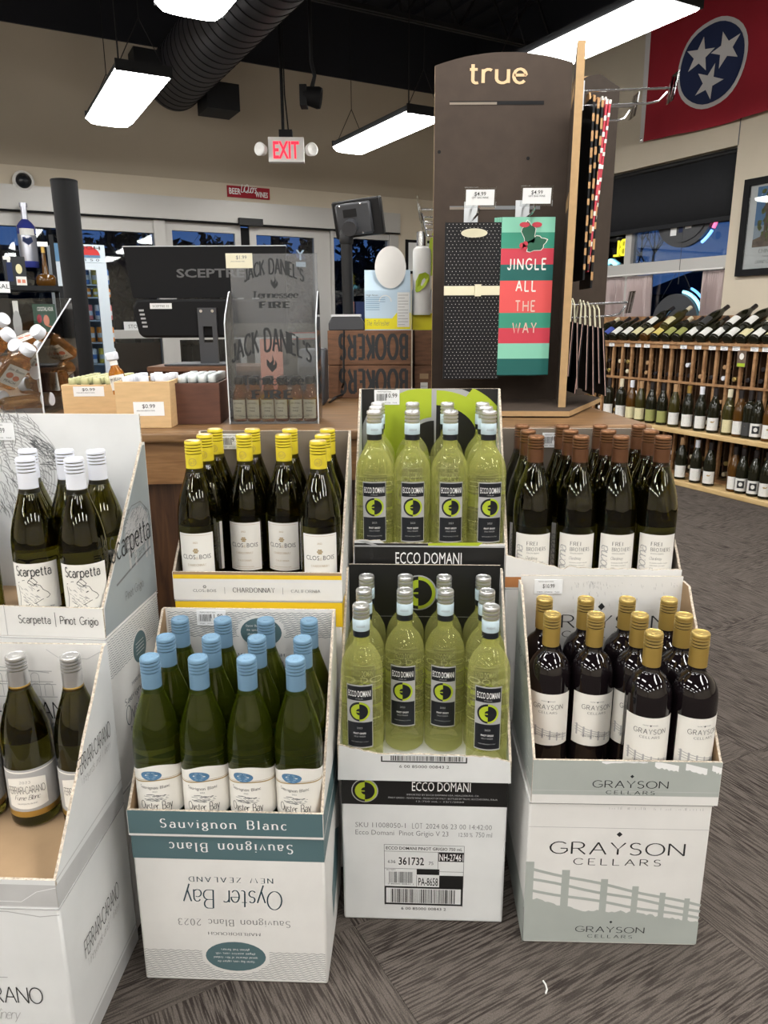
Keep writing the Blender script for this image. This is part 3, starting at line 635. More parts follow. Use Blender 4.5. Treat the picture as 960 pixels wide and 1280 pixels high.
child(mb, 'print', ['white_card_cool', 'photo_sky', 'photo_haze', 'photo_earth', 'photo_leaf', 'photo_trunk', 'grey_ink'], t_, smooth=False)
mb = MB(); rbox(mb, UR - .022, -(x1 - fw), zb_ + fw, UR - .0205, -(x0 + fw), zt_ - fw); child(mb, 'glazing', 'acrylic', t_, smooth=False)

# ---- glazed entrance in the door wall
def FD(v0): return lambda a, b, l=0: rm(a, v0 - l, b)
def da(px, py, vv=VW): q = at_pl(px, py, rm(0, vv), EV); return ruv(q)[0], q.z
VD = VW + .02
dr = struct(thing('door_1', None, None, rm((DUL + DUR) / 2, VD, 0)))
zh = da(105, 268)[1]
def dpart(name, m, *bx, sm=False):
    mb = MB()
    for b_ in bx: rbox(mb, *b_)
    return child(mb, name, m, dr, smooth=sm)
dpart('header_cover', 'door_white', (DUL, VW - .06, zh, DUR, VW + .12, DZ))
dpart('header_groove', 'matte_black', (DUL, VW - .055, zh - .012, DUR, VW + .1, zh))
xs = [da(x, 300)[0] for x in (193, 207, 302, 313, 400, 413, 486, 497)]
zm0, zm1 = da(180, 423)[1], da(180, 412)[1]
zt2 = da(130, 288)[1]
dpart('sidelite_frame', 'door_white', (DUL, VW, zt2, xs[0], VW + .08, zh - .012), (DUL, VW, zm0, xs[0], VW + .08, zm1), (xs[0], VW - .02, 0, xs[1], VW + .08, zh - .012), (xs[5] , VW - .02, 0, xs[5] + .03, VW + .08, zh - .012), (xs[6], VW - .02, 0, DUR, VW + .08, zh - .012), (xs[5], VW, zt2 + .05, xs[6], VW + .08, zh - .012), (DUL, VW, 0, xs[0], VW + .08, .15))
zd = da(250, 281)[1]
for a_, b_, c_, d_ in ((xs[1], xs[1] + .07, xs[2] - .06, xs[2]), (xs[3], xs[3] + .07, xs[4] - .06, xs[5])):
    dpart('door_leaf_frame', 'door_white', (a_, VD, .02, b_, VD + .05, zd + .03), (c_, VD, .02, d_, VD + .05, zd + .03), (b_, VD, zd - .06, c_, VD + .05, zd + .03), (b_, VD, .02, c_, VD + .05, .25), (b_, VD, zm0 - .02, c_, VD + .05, zm0 + .03))
    dpart('door_glass', 'window_glass', (b_, VD + .02, .25, c_, VD + .026, zm0 - .02), (b_, VD + .02, zm0 + .03, c_, VD + .026, zd - .06))
dpart('center_gap', 'matte_black', (xs[2], VD + .01, 0, xs[3], VD + .05, zd))
dpart('sidelite_glass', 'window_glass', (DUL, VW + .04, zm1, xs[0], VW + .046, zt2), (DUL, VW + .04, .15, xs[0], VW + .046, zm0), (xs[5] + .03, VW + .04, .1, xs[6], VW + .046, zt2 + .05))
sa = da(295, 272); sb = da(324, 266)
dpart('motion_sensor', 'black_plastic', (sa[0], VW - .10, zh - .02, sb[0], VW - .06, zh + .045))
# stickers on the door glass
mb = MB(); q0 = da(360, 418); txt(mb, 'PUSH TO OPEN', (da(366, 418)[0] + da(405, 418)[0]) / 2, q0[1] - .03, .028, 1, FD(VD + .015), lift=.002, off=.02)
rect(mb, da(362, 418)[0], q0[1] - .055, da(407, 418)[0], q0[1] + .02, 0, FD(VD + .015), .001); child(mb, 'push_sticker', ['ticket_red', 'label_paper'], dr, smooth=False)
mb = MB(); q1 = da(377, 322); txt(mb, 'Y', q1[0], q1[1] - .02, .10, 0, FD(VD + .015), off=.03); rect(mb, q1[0] - .05, q1[1] - .09, q1[0] + .06, q1[1] - .04, 0, FD(VD + .015)); child(mb, 'glass_sticker', 'sky_blue_card', dr, smooth=False)
mb = MB(); q2 = da(155, 409); rect(mb, q2[0], q2[1] - .03, q2[0] + .5, q2[1] + .05, 0, FD(VW - .002)); txt(mb, 'STORE HOURS OPEN', q2[0] + .25, q2[1] - .01, .035, 1, FD(VW - .002), lift=.002, W=.42); child(mb, 'notice_strip', ['tag_paper', 'grey_ink'], dr, smooth=False)
# sign over the entrance
sa = da(285, 249, VW - .02); sb = da(337, 236, VW - .02); zc_ = (da(285, 240)[1])
t_ = thing('wall_sign', 'small dark red beer liquors wines sign over the entrance doors', 'sign', rm(sa[0], VW, sa[1]))
Fs = FD(VW - .02); mb = MB(); z0_, z1_ = da(310, 248)[1] - .0, da(310, 234)[1]; rbox(mb, sa[0], VW - .018, z0_, sb[0], VW, z1_); child(mb, 'board', 'red_dark', t_, smooth=False)
mb = MB(); wS = sb[0] - sa[0]; txt(mb, 'BEER', sa[0] + wS * .17, z1_ - .075, .055, 0, Fs, W=wS * .27, off=.03); txt(mb, 'Liquors', sa[0] + wS * .49, z0_ + .05, .07, 0, Fs, W=wS * .36, font=dict(SCRIPT, w=.15), lift=.001); txt(mb, 'WINES', sa[0] + wS * .8, z0_ + .015, .05, 0, Fs, W=wS * .3, off=.03)
child(mb, 'lettering', 'white_ink', t_, smooth=False)
# camera dome
q = at_pl(29, 227, rm(0, VW - .03), EV); t_ = thing('security_camera', 'round white and black dome security camera on the wall above the shelf', 'camera', (q.x, q.y, q.z))
T = Matrix.Rotation(TH, 4, 'Z') @ Matrix.Rotation(pi / 2, 4, 'X')
mb = MB(); mb.lathe([(.085, -.02), (.085, .02), (.062, .045), (.06, .02)], 28, T=T); mb.build('housing', 'white_plastic', t_)
mb = MB(); mb.lathe([(.06, .02), (.052, .055), (.03, .075), (.0, .08)], 24, T=T); mb.build('lens_dome', 'capsule_black', t_)
# picture frame far behind, by the corner
qa, qb = da(507, 342, VW - .01), da(518, 300, VW - .01)
mb = MB(); rbox(mb, qa[0], VW - .02, qa[1], qa[0] + .35, VW, qb[1]); mb2 = MB(); rect(mb2, qa[0] + .03, qa[1] + .03, qa[0] + .32, qb[1] - .03, 0, FD(VW - .021))
t_ = thing('picture_frame', 'narrow black picture frame on the door wall behind the drink boxes', 'picture', rm(qa[0], VW - .01, qa[1])); child(mb, 'frame', 'matte_black', t_, smooth=False); child(mb2, 'mat_board', 'white_card_cool', t_, smooth=False)

# ---- outside at dusk
mat('asphalt', (.012, .013, .016), .9); mat('dark_building', (.012, .012, .016), .9); mat('brick_dim', (.05, .02, .015), .9)
mb = MB(); mb.add([rm(-25, VW + .3, -.15), rm(UR + .3, VW + .3, -.15), rm(UR + .3, -20, -.15), rm(40, -20, -.15), rm(40, 40, -.15), rm(-25, 40, -.15)], [(0, 1, 2, 3, 4, 5)]); struct(mb.build('ground_outside', 'asphalt', smooth=False))
def house(u0, v0, u1, v1, h, rh, label):
    t = thing('house', label, 'house', rm((u0 + u1) / 2, (v0 + v1) / 2, -.15)); mb = MB(); rbox(mb, u0, v0, -.15, u1, v1, h); child(mb, 'wall', 'dark_building', t, smooth=False)
    mb = MB(); um = (u0 + u1) / 2; P = [rm(u0 - .3, v0 - .3, h), rm(u1 + .3, v0 - .3, h), rm(u1 + .3, v1 + .3, h), rm(u0 - .3, v1 + .3, h), rm(um, v0 + 1, h + rh), rm(um, v1 - 1, h + rh)]
    mb.add(P, [(0, 1, 4), (2, 3, 5), (1, 2, 5, 4), (3, 0, 4, 5), (3, 2, 1, 0)]); child(mb, 'roof', 'dark_building', t, smooth=False)
g1 = at_pl(868, 318, rm(26, 0), EU); u_, v_ = ruv(g1); house(26, v_ - 2.6, 32, v_ + 2.6, g1.z - 1.5, 1.3, 'dark house across the street, seen through the right window')
gd = at_pl(250, 322, rm(0, 27), EV); house(-28, 27, 18, 33, gd.z, .3, 'dark low building across the lot, seen through the entrance glass')
def tree(p, h, s_, label):
    t = thing('bare_tree', label, 'tree', p); mb = MB(); r = random.Random(s_); mb.tube([p, p + Vector((0, 0, h * .45))], [.14, .09], 7); tips = [(p + Vector((0, 0, h * .4)), Vector((0, 0, 1)), h * .22, .07)]
    child(mb, 'trunk', 'dark_building', t); mb = MB()
    for lv in range(5):
        nw = []
        for b0, d0, L0, r0_ in tips:
            for k in range(3):
                d = (d0 + Vector((r.uniform(-.8, .8), r.uniform(-.8, .8), r.uniform(-.2, .5)))).normalized(); e_ = b0 + d * L0
                mb.tube([b0, e_], [r0_, r0_ * .6], 4); nw.append((e_, d, L0 * .72, r0_ * .6))
        tips = nw
    child(mb, 'branches', 'dark_building', t)
g2 = at_pl(812, 320, rm(20, 0), EU); tree(Vector((g2.x, g2.y, -.15)), 4.6, 3, 'bare dark tree outside the right window, left of the house')
g3 = at_pl(165, 300, rm(0, 17), EV); tree(Vector((g3.x, g3.y, -.15)), 5.0, 5, 'bare dark tree outside, seen above the cooler through the entrance glass')
g4 = at_pl(60, 300, rm(0, 16), EV); tree(Vector((g4.x, g4.y, -.15)), 5.5, 8, 'second bare dark tree outside the entrance, farther left')
mb = MB(); w0 = rm(15, -8, 3.0); 
for k, zz in enumerate((3.4, 3.75, 4.3)): mb.tube([rm(15, -8, zz), rm(15, 6, zz - .25), rm(15, 20, zz + .1)], .015, 4)
tag(mb.build('power_lines', 'dark_building'), 'dark power lines crossing the dusk sky outside the right window', 'cables')

def bush_tree(u, v, h, wd, s_, label):
    p = rm(u, v, -.15); t = thing('leafy_tree', label, 'tree', p, 0, 'dark trees beyond the entrance'); r = random.Random(s_); mb = MB(); mb.tube([p, p + Vector((0, 0, h * .5))], [.16, .1], 7); child(mb, 'trunk', 'dark_building', t); mb = MB()
    for k in range(420):
        a = r.uniform(0, 6.28); q = r.random() ** .5; z = h * (.22 + .78 * r.random()); rr = wd * q * (1.05 - abs(z / h - .5) * 1.3); c = p + Vector((rr * cos(a), rr * sin(a), z)); s2 = r.uniform(.12, .3)
        P = [c + Vector((r.uniform(-1, 1), r.uniform(-1, 1), r.uniform(-1, 1))) * s2 for _ in range(3)]; mb.add(P, [(0, 1, 2)])
    child(mb, 'crown', 'dark_building', t, smooth=False)['kind'] = 'stuff'
for k, (px, py) in enumerate(((60, 292), (112, 300), (150, 287), (185, 304), (225, 306), (262, 297), (300, 309), (350, 300), (392, 294), (440, 285), (478, 291))):
    q = at_pl(px, py, rm(0, 21.2 + 1.9 * (k % 2)), EV); uu, vv = ruv(q); bush_tree(uu, vv, q.z + .15, .8, k, f'dark leafy tree beyond the entrance glass, {("first", "second", "third", "fourth", "fifth", "sixth", "seventh", "eighth", "ninth", "tenth", "eleventh")[k]} from left')
# ---- ceiling fixtures
emis('diffuser', (1.0, .985, .95), LIGHT)
def light_proto():
    t = thing('ceiling_light', 'x', 'ceiling light', (0, 0, 0)); L, W_ = .62, .165
    mb = MB(); N = 8
    pr = [(-W_, .0)] + [(-W_ + 2 * W_ * i / N, -.035 * math.sqrt(max(0, 1 - (2 * i / N - 1) ** 4))) for i in range(1, N)] + [(W_, 0)]
    mb.prism(pr, (0, -L, 0), (1, 0, 0), (0, 0, 1), (0, 2 * L, 0)); mb.build('diffuser', 'diffuser', t)
    mb = MB(); mb.box(-W_ + .01, -L, .0, W_ - .01, L, .045)
    for s_ in (-1, 1): mb.box(-W_, s_ * L - .008, -.012, W_, s_ * L + .008, .05)
    mb.build('housing', 'black_steel', t, smooth=False)
    mb = MB()
    for s_ in (-1, 1):
        mb = MB(); top = Vector((0, s_ * L * .93, .3)); mb.tube([(-W_ * .8, s_ * L * .93, .045), top], .003, 5); mb.tube([(W_ * .8, s_ * L * .93, .045), top], .003, 5); mb.tube([top, top + Vector((0, 0, 1.1))], .003, 5); mb.build('hanging_chain', 'black_plastic', t)
    pass
    mb = MB(); mb.tube([(-W_ * .85, L * -.97, .04), (-W_ * .85, L * -.97, 1.4)], .005, 5); mb.build('power_cord', 'black_plastic', t)
    return t
lp = light_proto(); first = True
names = {(1.13, 5.57): 'lit pendant strip light nearest the entrance, left of the exit sign', (1.13, 3.31): 'lit strip light cut by the top edge of the picture, beside the black duct',
         (3.1, 5.55): 'lit strip light beside the left edge of the brown display board', (3.1, 3.36): 'large lit strip light above the brown display board, left of the red flag'}
pos = list(names) + [(u, v) for u in (-4.8, -2.83, -.86) for v in (5.55, 3.35, 1.1, -1.15, -3.4)] + [(u, v) for u in (1.13, 3.1) for v in (1.1, -1.15, -3.4)]
for u, v in pos:
    lab = names.get((u, v), 'lit pendant strip light outside the view, in the rows behind and beside the camera')
    p = rm(u, v, 2.6)
    if first: lp.location = p; lp.rotation_euler = (0, 0, TH); lp['label'] = lab; lp['group'] = 'pendant strip lights'; first = False
    else: dup(lp, p, TH, lab, 'pendant strip lights')
# ---- duct
def along(px, py, z): return at_z(px, py, z)
a_, b_ = at_z(213, 122, 3.1), at_z(277, 10, 3.1); uu = (ruv(a_)[0] + ruv(b_)[0]) / 2; va = ruv(at_z(212, 128, 3.1))[1]
va = min(va, VW - .65)
t_ = thing('air_duct', 'round black spiral air duct hanging under the ceiling above the strip lights', 'duct', rm(uu, va, 3.1))
mb = MB(); rad = .225; mb.tube([rm(uu, va, 3.1), rm(uu, -3.5, 3.1)], rad, 40); child(mb, 'duct_pipe', 'duct_black', t_)
k = 0
while va - k * .115 > 1.0:
    mb = MB(); v = va - .05 - k * .115; n_ = 40; mb.tube([rm(uu, v, 3.1), rm(uu + .0, v - .008, 3.1)], rad + .004, 40); child(mb, 'spiral_seam', 'black_steel', t_); k += 1
mb = MB(); rbox(mb, uu + rad - .05, va - .35, 2.85, uu + rad + .22, va - .05, 3.05); rbox(mb, uu - rad - .2, va - .55, 3.0, uu - rad + .04, va - .35, 3.14); child(mb, 'side_register', 'black_steel', t_, smooth=False)
mb = MB(); rbox(mb, uu - .02, va - .5, 3.3, uu + .02, va - .47, ZC); rbox(mb, uu - .02, va - 3, 3.3, uu + .02, va - 2.97, ZC); child(mb, 'hanger', 'black_steel', t_, smooth=False)
# ---- exit sign
def AY(px, py, y): return at_y(px, py, y)
YE = 6.1; c_ = AY(358, 188, YE); e0, e1 = AY(336, 188, YE), AY(380, 188, YE); hw = (e1.x - e0.x) / 2; hh = (AY(358, 173, YE).z - AY(358, 204, YE).z) / 2
t_ = thing('exit_sign', 'lit red exit sign with two lamp heads hanging from the ceiling', 'exit sign', (c_.x, c_.y, c_.z), R(3))
mb = MB(); mb.box(-hw, -.03, -hh, hw, .03, hh); mb.build('sign_case', 'white_plastic', t_, smooth=False)
emis('exit_red', (1, .02, .05), 1.5)
mb = MB(); FE = lambda a, b, l=0: Vector((a, -.031 - l, b)); txt(mb, 'EXIT', 0, -hh * .70, hh * 1.4, 0, FE, W=hw * 1.45, off=.03, lift=.001); mb.build('letters', 'exit_red', t_, smooth=False)
for s_ in (-1, 1):
    T = Matrix.Translation((s_ * (hw + .055), -.03, 0)) @ Matrix.Rotation(pi / 2, 4, 'X') @ Matrix.Rotation(s_ * .5, 4, 'Y')
    mb = MB(); mb.lathe([(.015, -.05), (.04, -.03), (.048, .02), (.04, .025), (.0, .015)], 16, T=T); mb.build('lamp_head', 'white_plastic', t_)
mb = MB(); mb.box(-.05, -.04, hh, .05, .04, hh + .05); mb.tube([(-.02, 0, hh + .05), (-.02, 0, ZC - c_.z)], .012, 8); mb.tube([(.02, 0, hh + .05), (.0, 0, hh + .3), (.0, 0, ZC - c_.z)], .006, 6); mb.build('stem', 'black_steel', t_)
# ---- track spot
YS = 5.2; c_ = AY(390, 121, YS); t_ = thing('spotlight', 'small black spotlight on a thin stem right of the exit sign', 'spotlight', c_)
mb = MB(); T = Matrix.Rotation(R(100), 4, 'Y') @ Matrix.Rotation(.4, 4, 'Z'); mb.lathe([(.03, -.07), (.05, -.06), (.065, .04), (.06, .06), (.045, .05), (.0, .03)], 18, T=T); mb.build('lamp_housing', 'matte_black', t_)
mb = MB(); mb.box(-.075, -.05, -.06, -.03, .05, .06); mb.tube([(0, 0, .05), (.02, 0, .12), (.0, 0, .2), (.0, 0, ZC - c_.z)], [.014, .012, .012, .012], 8); mb.build('stem', 'black_steel', t_)

# ================================================================== BOTTLE PROTOTYPES
def cap_prof(z0, z1, r, ms=0, mt=0, rings=4, zr=None):
    """screw cap: plain sleeve (material ms) with knurled rings above (material mt)"""
    zr = zr if zr is not None else z0 + (z1 - z0) * .58
    P = [(r * .93, z0, ms), (r, z0 + .0005, ms), (r, zr, mt)]
    h = (z1 - .003 - zr) / rings
    for k in range(rings): z = zr + k * h; P += [(r * .86, z + .0006, mt), (r * .86, z + h * .36, mt), (r * 1.01, z + h * .42, mt), (r * 1.01, z + h * .96, mt)]
    P += [(r * .99, z1 - .002, mt), (r * .93, z1 - .0002, mt), (r * .86, z1, mt), (r * .80, z1 - .0014, mt), (r * .3, z1 - .0016, mt), (r * .26, z1 - .0008, mt), (0, z1 - .0008, mt)]
    return P
SHAPES = {
 'slope': dict(r=.0401, H=.305, body=[(.030, .0), (.0367, .0015), (.0398, .006), (.0401, .012), (.0401, .150), (.0394, .163), (.0370, .180), (.0328, .198), (.0270, .216), (.0212, .233), (.0170, .248), (.0148, .260), (.0142, .272), (.0142, .300)], capz=.243, lvl=.158, cr=.0163),
 'round': dict(r=.0400, H=.310, body=[(.030, .0), (.0370, .0015), (.0398, .006), (.0400, .012), (.0400, .188), (.0392, .198), (.0368, .209), (.0318, .220), (.0250, .229), (.0185, .2345), (.0155, .239), (.0145, .246), (.0142, .300)], capz=.2475, lvl=.245, cr=.0160),
 'tall': dict(r=.0389, H=.328, body=[(.028, .0), (.0350, .0015), (.0386, .006), (.0389, .012), (.0389, .200), (.0380, .210), (.0354, .221), (.0300, .233), (.0240, .242), (.0185, .248), (.0157, .253), (.0145, .260), (.0142, .320)], capz=.268, lvl=.251, cr=.0155),
}
def glass_body(sh, cavity=True, seg=36, lvl=None):
    S = dict(SHAPES[sh]); S['lvl'] = lvl or S['lvl']; mb = MB(); mb.lathe(S['body'], seg)
    if cavity:
        t = .0028; pr = [(r - t, z) for r, z in S['body'] if z > S['lvl']]
        B = S['body']; i = next(k for k in range(len(B)) if B[k][1] > S['lvl']); a, b = B[i - 1], B[i]; k = (S['lvl'] - a[1]) / (b[1] - a[1])
        r0 = a[0] + (b[0] - a[0]) * k - t
        pr = [(r0 * .97, S['lvl'] - .0006), (r0, S['lvl'])] + pr; pr[-1] = (pr[-1][0], pr[-1][1] - .004)
        mb.lathe(pr, seg, flip=True)
    return mb
def curved_bg(mb, r, z0, z1, a0, a1, m, lift=.0003, n=26, top=None):
    """label paper round the bottle between angles a0..a1 (degrees, 0 = front)"""
    P = []; f = []
    for i in range(n + 1):
        a = R(a0 + (a1 - a0) * i / n); zt = z1 if top is None else top(a * r)
        for z in (z0, zt): P.append(((r + lift) * sin(a), -(r + lift) * cos(a), z))
    for i in range(n): f.append((2 * i, 2 * i + 2, 2 * i + 3, 2 * i + 1))
    mb.add(P, f, m)
def make_bottle(name, shape, glass, label_fn, cap_mats, cap_args={}, extra=None, cavity=True, lvl=None, lz=0):
    S = SHAPES[shape]; t = thing(name, 'x', 'bottle'); t['_'] = 1; del t['_']
    glass_body(shape, cavity, lvl=lvl).build('bottle_glass', glass, t, sharp=50)
    mb = MB(); mb.lathe(cap_prof(S['capz'], S['H'], S['cr'], **cap_args), 30); mb.build('screw_cap', cap_mats, t, sharp=30)
    mb = MB(); mats = label_fn(mb, S['r']); mb.build('label', mats, t, smooth=False).location.z = lz
    if extra: extra(t, S)
    KIDS[t.name] = [c for c in bpy.data.objects if c.parent == t]
    return t
def lab_scarp(mb, r):
    F = cyl(r, 0); curved_bg(mb, r, .014, .100, -62, 62, 0)
    txt(mb, 'Scarpetta', 0, .078, .017, 1, F, W=.060, font=dict(w=.13, gap=.16, thin=.8), lift=.0008)
    rr = random.Random(3)          # engraved pig's head in profile: outline and hatching
    out = [(-.030, .064), (-.018, .070), (-.006, .070), (.000, .064), (.010, .060), (.014, .052), (.021, .046), (.024, .041), (.021, .037), (.010, .034), (.000, .028), (-.012, .026), (-.016, .015)]
    line(mb, out, .0010, 1, F, .0006); line(mb, [(-.030, .060), (-.028, .040), (-.032, .015)], .0010, 1, F, .0006)
    line(mb, [(-.010, .067), (-.002, .076), (.006, .066), (.000, .060), (-.010, .066)], .0012, 1, F, .0006); line(mb, [(.004, .050), (.008, .052)], .0016, 1, F, .0006)
    for k in range(46):
        x = rr.uniform(-.028, .004); y = rr.uniform(.022, .064); line(mb, [(x, y), (x + rr.uniform(.003, .007), y - rr.uniform(.002, .006))], .0006, 2, F, .0005)
    txt(mb, 'Pinot Grigio delle Venezie 2023', .004, .0175, .0035, 1, F, W=.05)
    return ['label_paper', 'ink', 'grey_ink']
def lab_clos(mb, r):
    F = cyl(r, 0); curved_bg(mb, r, .030, .132, -52, 52, 0)
    for q in (.034, .128): line(mb, [(-.033 + .066 * i / 16, q) for i in range(17)], .0004, 2, F)
    txt(mb, '2022', 0, .112, .0035, 2, F); txt(mb, 'CLOS  BOIS', 0, .080, .0095, 1, F, W=.058, off=-.005); txt(mb, 'du', .0005, .080, .006, 2, F, font=SCRIPT)
    for k in range(7): a = R(k * 60); ell(mb, 0 + (.0038 * cos(a) if k < 6 else 0), .097 + (.0038 * sin(a) if k < 6 else 0), .0022, .0016, 2, F, n=8, lift=.0005)
    line(mb, [(0, .092), (0, .097)], .0007, 2, F); txt(mb, 'CHARDONNAY', 0, .066, .0042, 2, F, W=.036, font=SERIF); txt(mb, 'CALIFORNIA', 0, .050, .0034, 2, F, W=.028, font=SERIF); txt(mb, 'WINE OF DISTINCTION 750ML', 0, .037, .002, 2, F, W=.038)
    return ['label_paper', 'ink', 'gold_ink']
def lab_frei(mb, r):
    F = cyl(r, 0); curved_bg(mb, r, .015, .127, -58, 58, 0)
    P = []
    vs, fs, wd = stroke_text('Sonoma', dict(w=.10, gap=.10, thin=.7, slant=.2))
    h = .022; mb.add([F(-.023 - b * h * .9, .020 + a * h * .98, .0005) for a, b, _ in vs], fs, 3)
    txt(mb, 'FREI', -.014, .104, .0078, 1, F, align='l', font=SERIF); txt(mb, 'BROTHERS', -.014, .092, .0078, 1, F, align='l', font=SERIF, W=.040); txt(mb, 'SONOMA RESERVE', -.014, .086, .0026, 2, F, align='l', W=.026)
    txt(mb, 'Chardonnay', -.016, .074, .0065, 1, F, align='l', font=SCRIPT, W=.024); 
    for k, s in enumerate(('RUSSIAN RIVER VALLEY', 'SONOMA COUNTY', '2022')): txt(mb, s, -.014, .066 - k * .0055, .0026, 2, F, align='l')
    return ['label_paper', 'ink', 'grey_ink', 'light_ink']
def lab_oyster(mb, r):
    F = cyl(r, 0); top = lambda u: .106 - .012 * cos(min(pi, max(-pi, u * 62))) * 1.0 + .010 * min(1, abs(u) / .05)
    curved_bg(mb, r, .010, .1, -92, 92, 0, top=lambda u: .100 + .008 * sin(u * 55 + 1.2), n=40); curved_bg(mb, r, .0075, .0105, -92, 92, 4)
    for (o, wd, m) in ((0, .0022, 2), (.003, .0006, 2)): line(mb, [(u / 1000, .076 + o + .004 * sin(u * .055 + 1.2) + .0) for u in range(-60, 61, 5)], wd, m, F, .0006)
    ell(mb, -.004, .089, .0175, .0088, 3, F, .0012, n=24)
    for k in range(5): line(mb, [(-.014 + .002 * abs(k - 2), .0835 + k * .0028), (.006 - .002 * abs(k - 2), .0835 + k * .0028)], .0005, 5, F, .0016)
    txt(mb, 'Sauvignon Blanc', 0, .0635, .0055, 1, F, W=.050, font=SERIF, lift=.0008, arch=-.0008); txt(mb, '2023', 0, .057, .003, 6, F)
    rr = random.Random(5)
    for k in range(16): x = rr.uniform(-.020, .004); y = .040 + rr.random() * .012; line(mb, [(x, y), (x + .009, y + rr.uniform(-.001, .003)), (x + .02, y - .001)], rr.uniform(.0005, .0012), 6, F, .0006)
    txt(mb, 'Oyster Bay', 0, .024, .0150, 1, F, W=.054, font=dict(w=.11, serif=.06, gap=.12, thin=.45), lift=.0008)
    return ['label_paper', 'ink', 'gold_ink', 'blue_label', 'teal_ink', 'sky_blue_card', 'grey_ink']
def ecco_logo(mb, u, v, a, F, black=1, lime=2, grey=3, ring=True, k=1.0):
    """divided ring emblem"""
    L = lambda i: .0006 * k + .0003 * k * i
    if ring: ell(mb, u, v, a * 1.08, a * 1.08, grey, F, L(0)); ell(mb, u, v, a, a, black, F, L(1))
    ell(mb, u, v, a, a, lime, F, L(2), a0=-90, a1=90, n=16); ell(mb, u, v, a * .80, a * .80, black, F, L(3), a0=-90, a1=90, n=16)
    ell(mb, u, v, a * .80, a * .80, lime, F, L(3), a0=90, a1=270, n=16)
    ell(mb, u, v, a * .30, a * .34, black, F, L(4), a0=90, a1=270, n=10); rect(mb, u - a * .34, v - a * .05, u, v + a * .05, lime, F, L(5))
def lab_ecco(mb, r):
    F = cyl(r, 0); Fb = lambda u, v, l=0: F(u, v, l)
    def cg(a, z0, z1, m, lift): curved_bg(mb, r, z0, z1, -a, a, m, lift, n=10)
    cg(37, .050, .178, 3, .0003); cg(35, .147, .1755, 1, .0006); cg(35, .0525, .103, 1, .0006)
    txt(mb, 'ECCO DOMANI', 0, .155, .0125, 4, F, W=.042, lift=.0010, off=.01); txt(mb, 'ITALIA', 0, .1498, .0026, 3, F, W=.014, lift=.001)
    ecco_logo(mb, 0, .125, .0195, lambda u, v, l=0: F(u, v, l), k=1.0)
    txt(mb, '2023', 0, .090, .0038, 3, F, lift=.001); txt(mb, 'PINOT GRIGIO', 0, .079, .0036, 4, F, W=.023, lift=.001, off=.02); txt(mb, 'DELLE VENEZIE', 0, .073, .0028, 3, F, W=.021, lift=.001); txt(mb, 'WHITE WINE PRODUCT OF ITALY', 0, .062, .0022, 3, F, W=.032, lift=.001)
    return ['label_paper', 'capsule_black', 'lime', 'silver_print', 'white_ink']
def ex_ecco(t, S):
    mb = MB(); r = S['r']; curved_bg(mb, r, .088, .102, 128, 232, 0, n=18); mb.build('back_label', 'grey_plastic', t, smooth=False)
    mb = MB(); F = cyl(.0158, 0)
    for q in (0, 1.9, 3.9):
        for k in range(5): line(mb, [(.0158 * q + k * .0032 - .007, .2885), (.0158 * q + k * .0032 - .0052, .2925), (.0158 * q + k * .0032 - .0045, .288)], .0006, 0, F, .0004)
    mb.build('band_lettering', 'grey_ink', t, smooth=False)
def lab_grayson(mb, r):
    F = cyl(r, 0); curved_bg(mb, r, .048, .154, -68, 68, 0)
    txt(mb, 'FAMILY  OWNED', 0, .1385, .0022, 2, F, W=.026); poly(mb, [(0, .1375), (.0018, .1393), (0, .1411), (-.0018, .1393)], 1, F, .0006)
    txt(mb, 'GRAYSON', 0, .1235, .0092, 1, F, W=.056, font=THIN, lift=.0008); txt(mb, 'CELLARS', 0, .1145, .0044, 1, F, W=.034, font=THIN, lift=.0008)
    fence(mb, -.040, .043, .072, .058, .016, F, 3, n=6, w=.0012, drop=.016)
    txt(mb, 'CABERNET SAUVIGNON', 0, .0665, .0036, 1, F, W=.052, font=SERIF, lift=.0008, arch=-.001)
    return ['label_paper', 'ink', 'grey_ink', 'light_ink']
def fence(mb, u0, u1, v0, v1, h, F, m, n=6, w=.006, drop=.07, posts=None):
    """three-rail fence climbing across the face; v0/v1 ground level at the left/right"""
    L = u1 - u0; g = lambda u: v0 + (v1 - v0) * ((u - u0) / L)
    hh = lambda u: h * (1 - .42 * (u - u0) / L)
    for k in range(n):
        u = posts[k] if posts else u0 + L * (k + .3) / n; ww = w * (1.5 - .6 * (u - u0) / L)
        rect(mb, u - ww, g(u) - h * .25, u + ww, g(u) + hh(u) * 1.22, m, F, .0006)
    for q in (.32, .68, 1.0):
        line(mb, [(u, g(u) + hh(u) * q + .02 * h * sin(9 * q + u * 40)) for u in [u0 + L * i / 12 for i in range(13)]], w * 1.1, m, F, .0007)
lab_none = None
P_scarp = make_bottle('wine_bottle', 'slope', 'olive_glass', lab_scarp, ['white_cap'], lvl=.150, lz=.026)
P_clos = make_bottle('wine_bottle', 'slope', 'olive_glass', lab_clos, ['yellow_cap', 'yellow_cap', 'gold_cap', 'ink'], lvl=.142, lz=-.003)
P_frei = make_bottle('wine_bottle', 'slope', 'olive_glass', lab_frei, ['bronze_sleeve', 'bronze_cap'], dict(mt=1), lvl=.123, lz=-.019)
P_oyst = make_bottle('wine_bottle', 'slope', 'green_glass', lab_oyster, ['blue_cap'], lvl=.166, lz=.018)
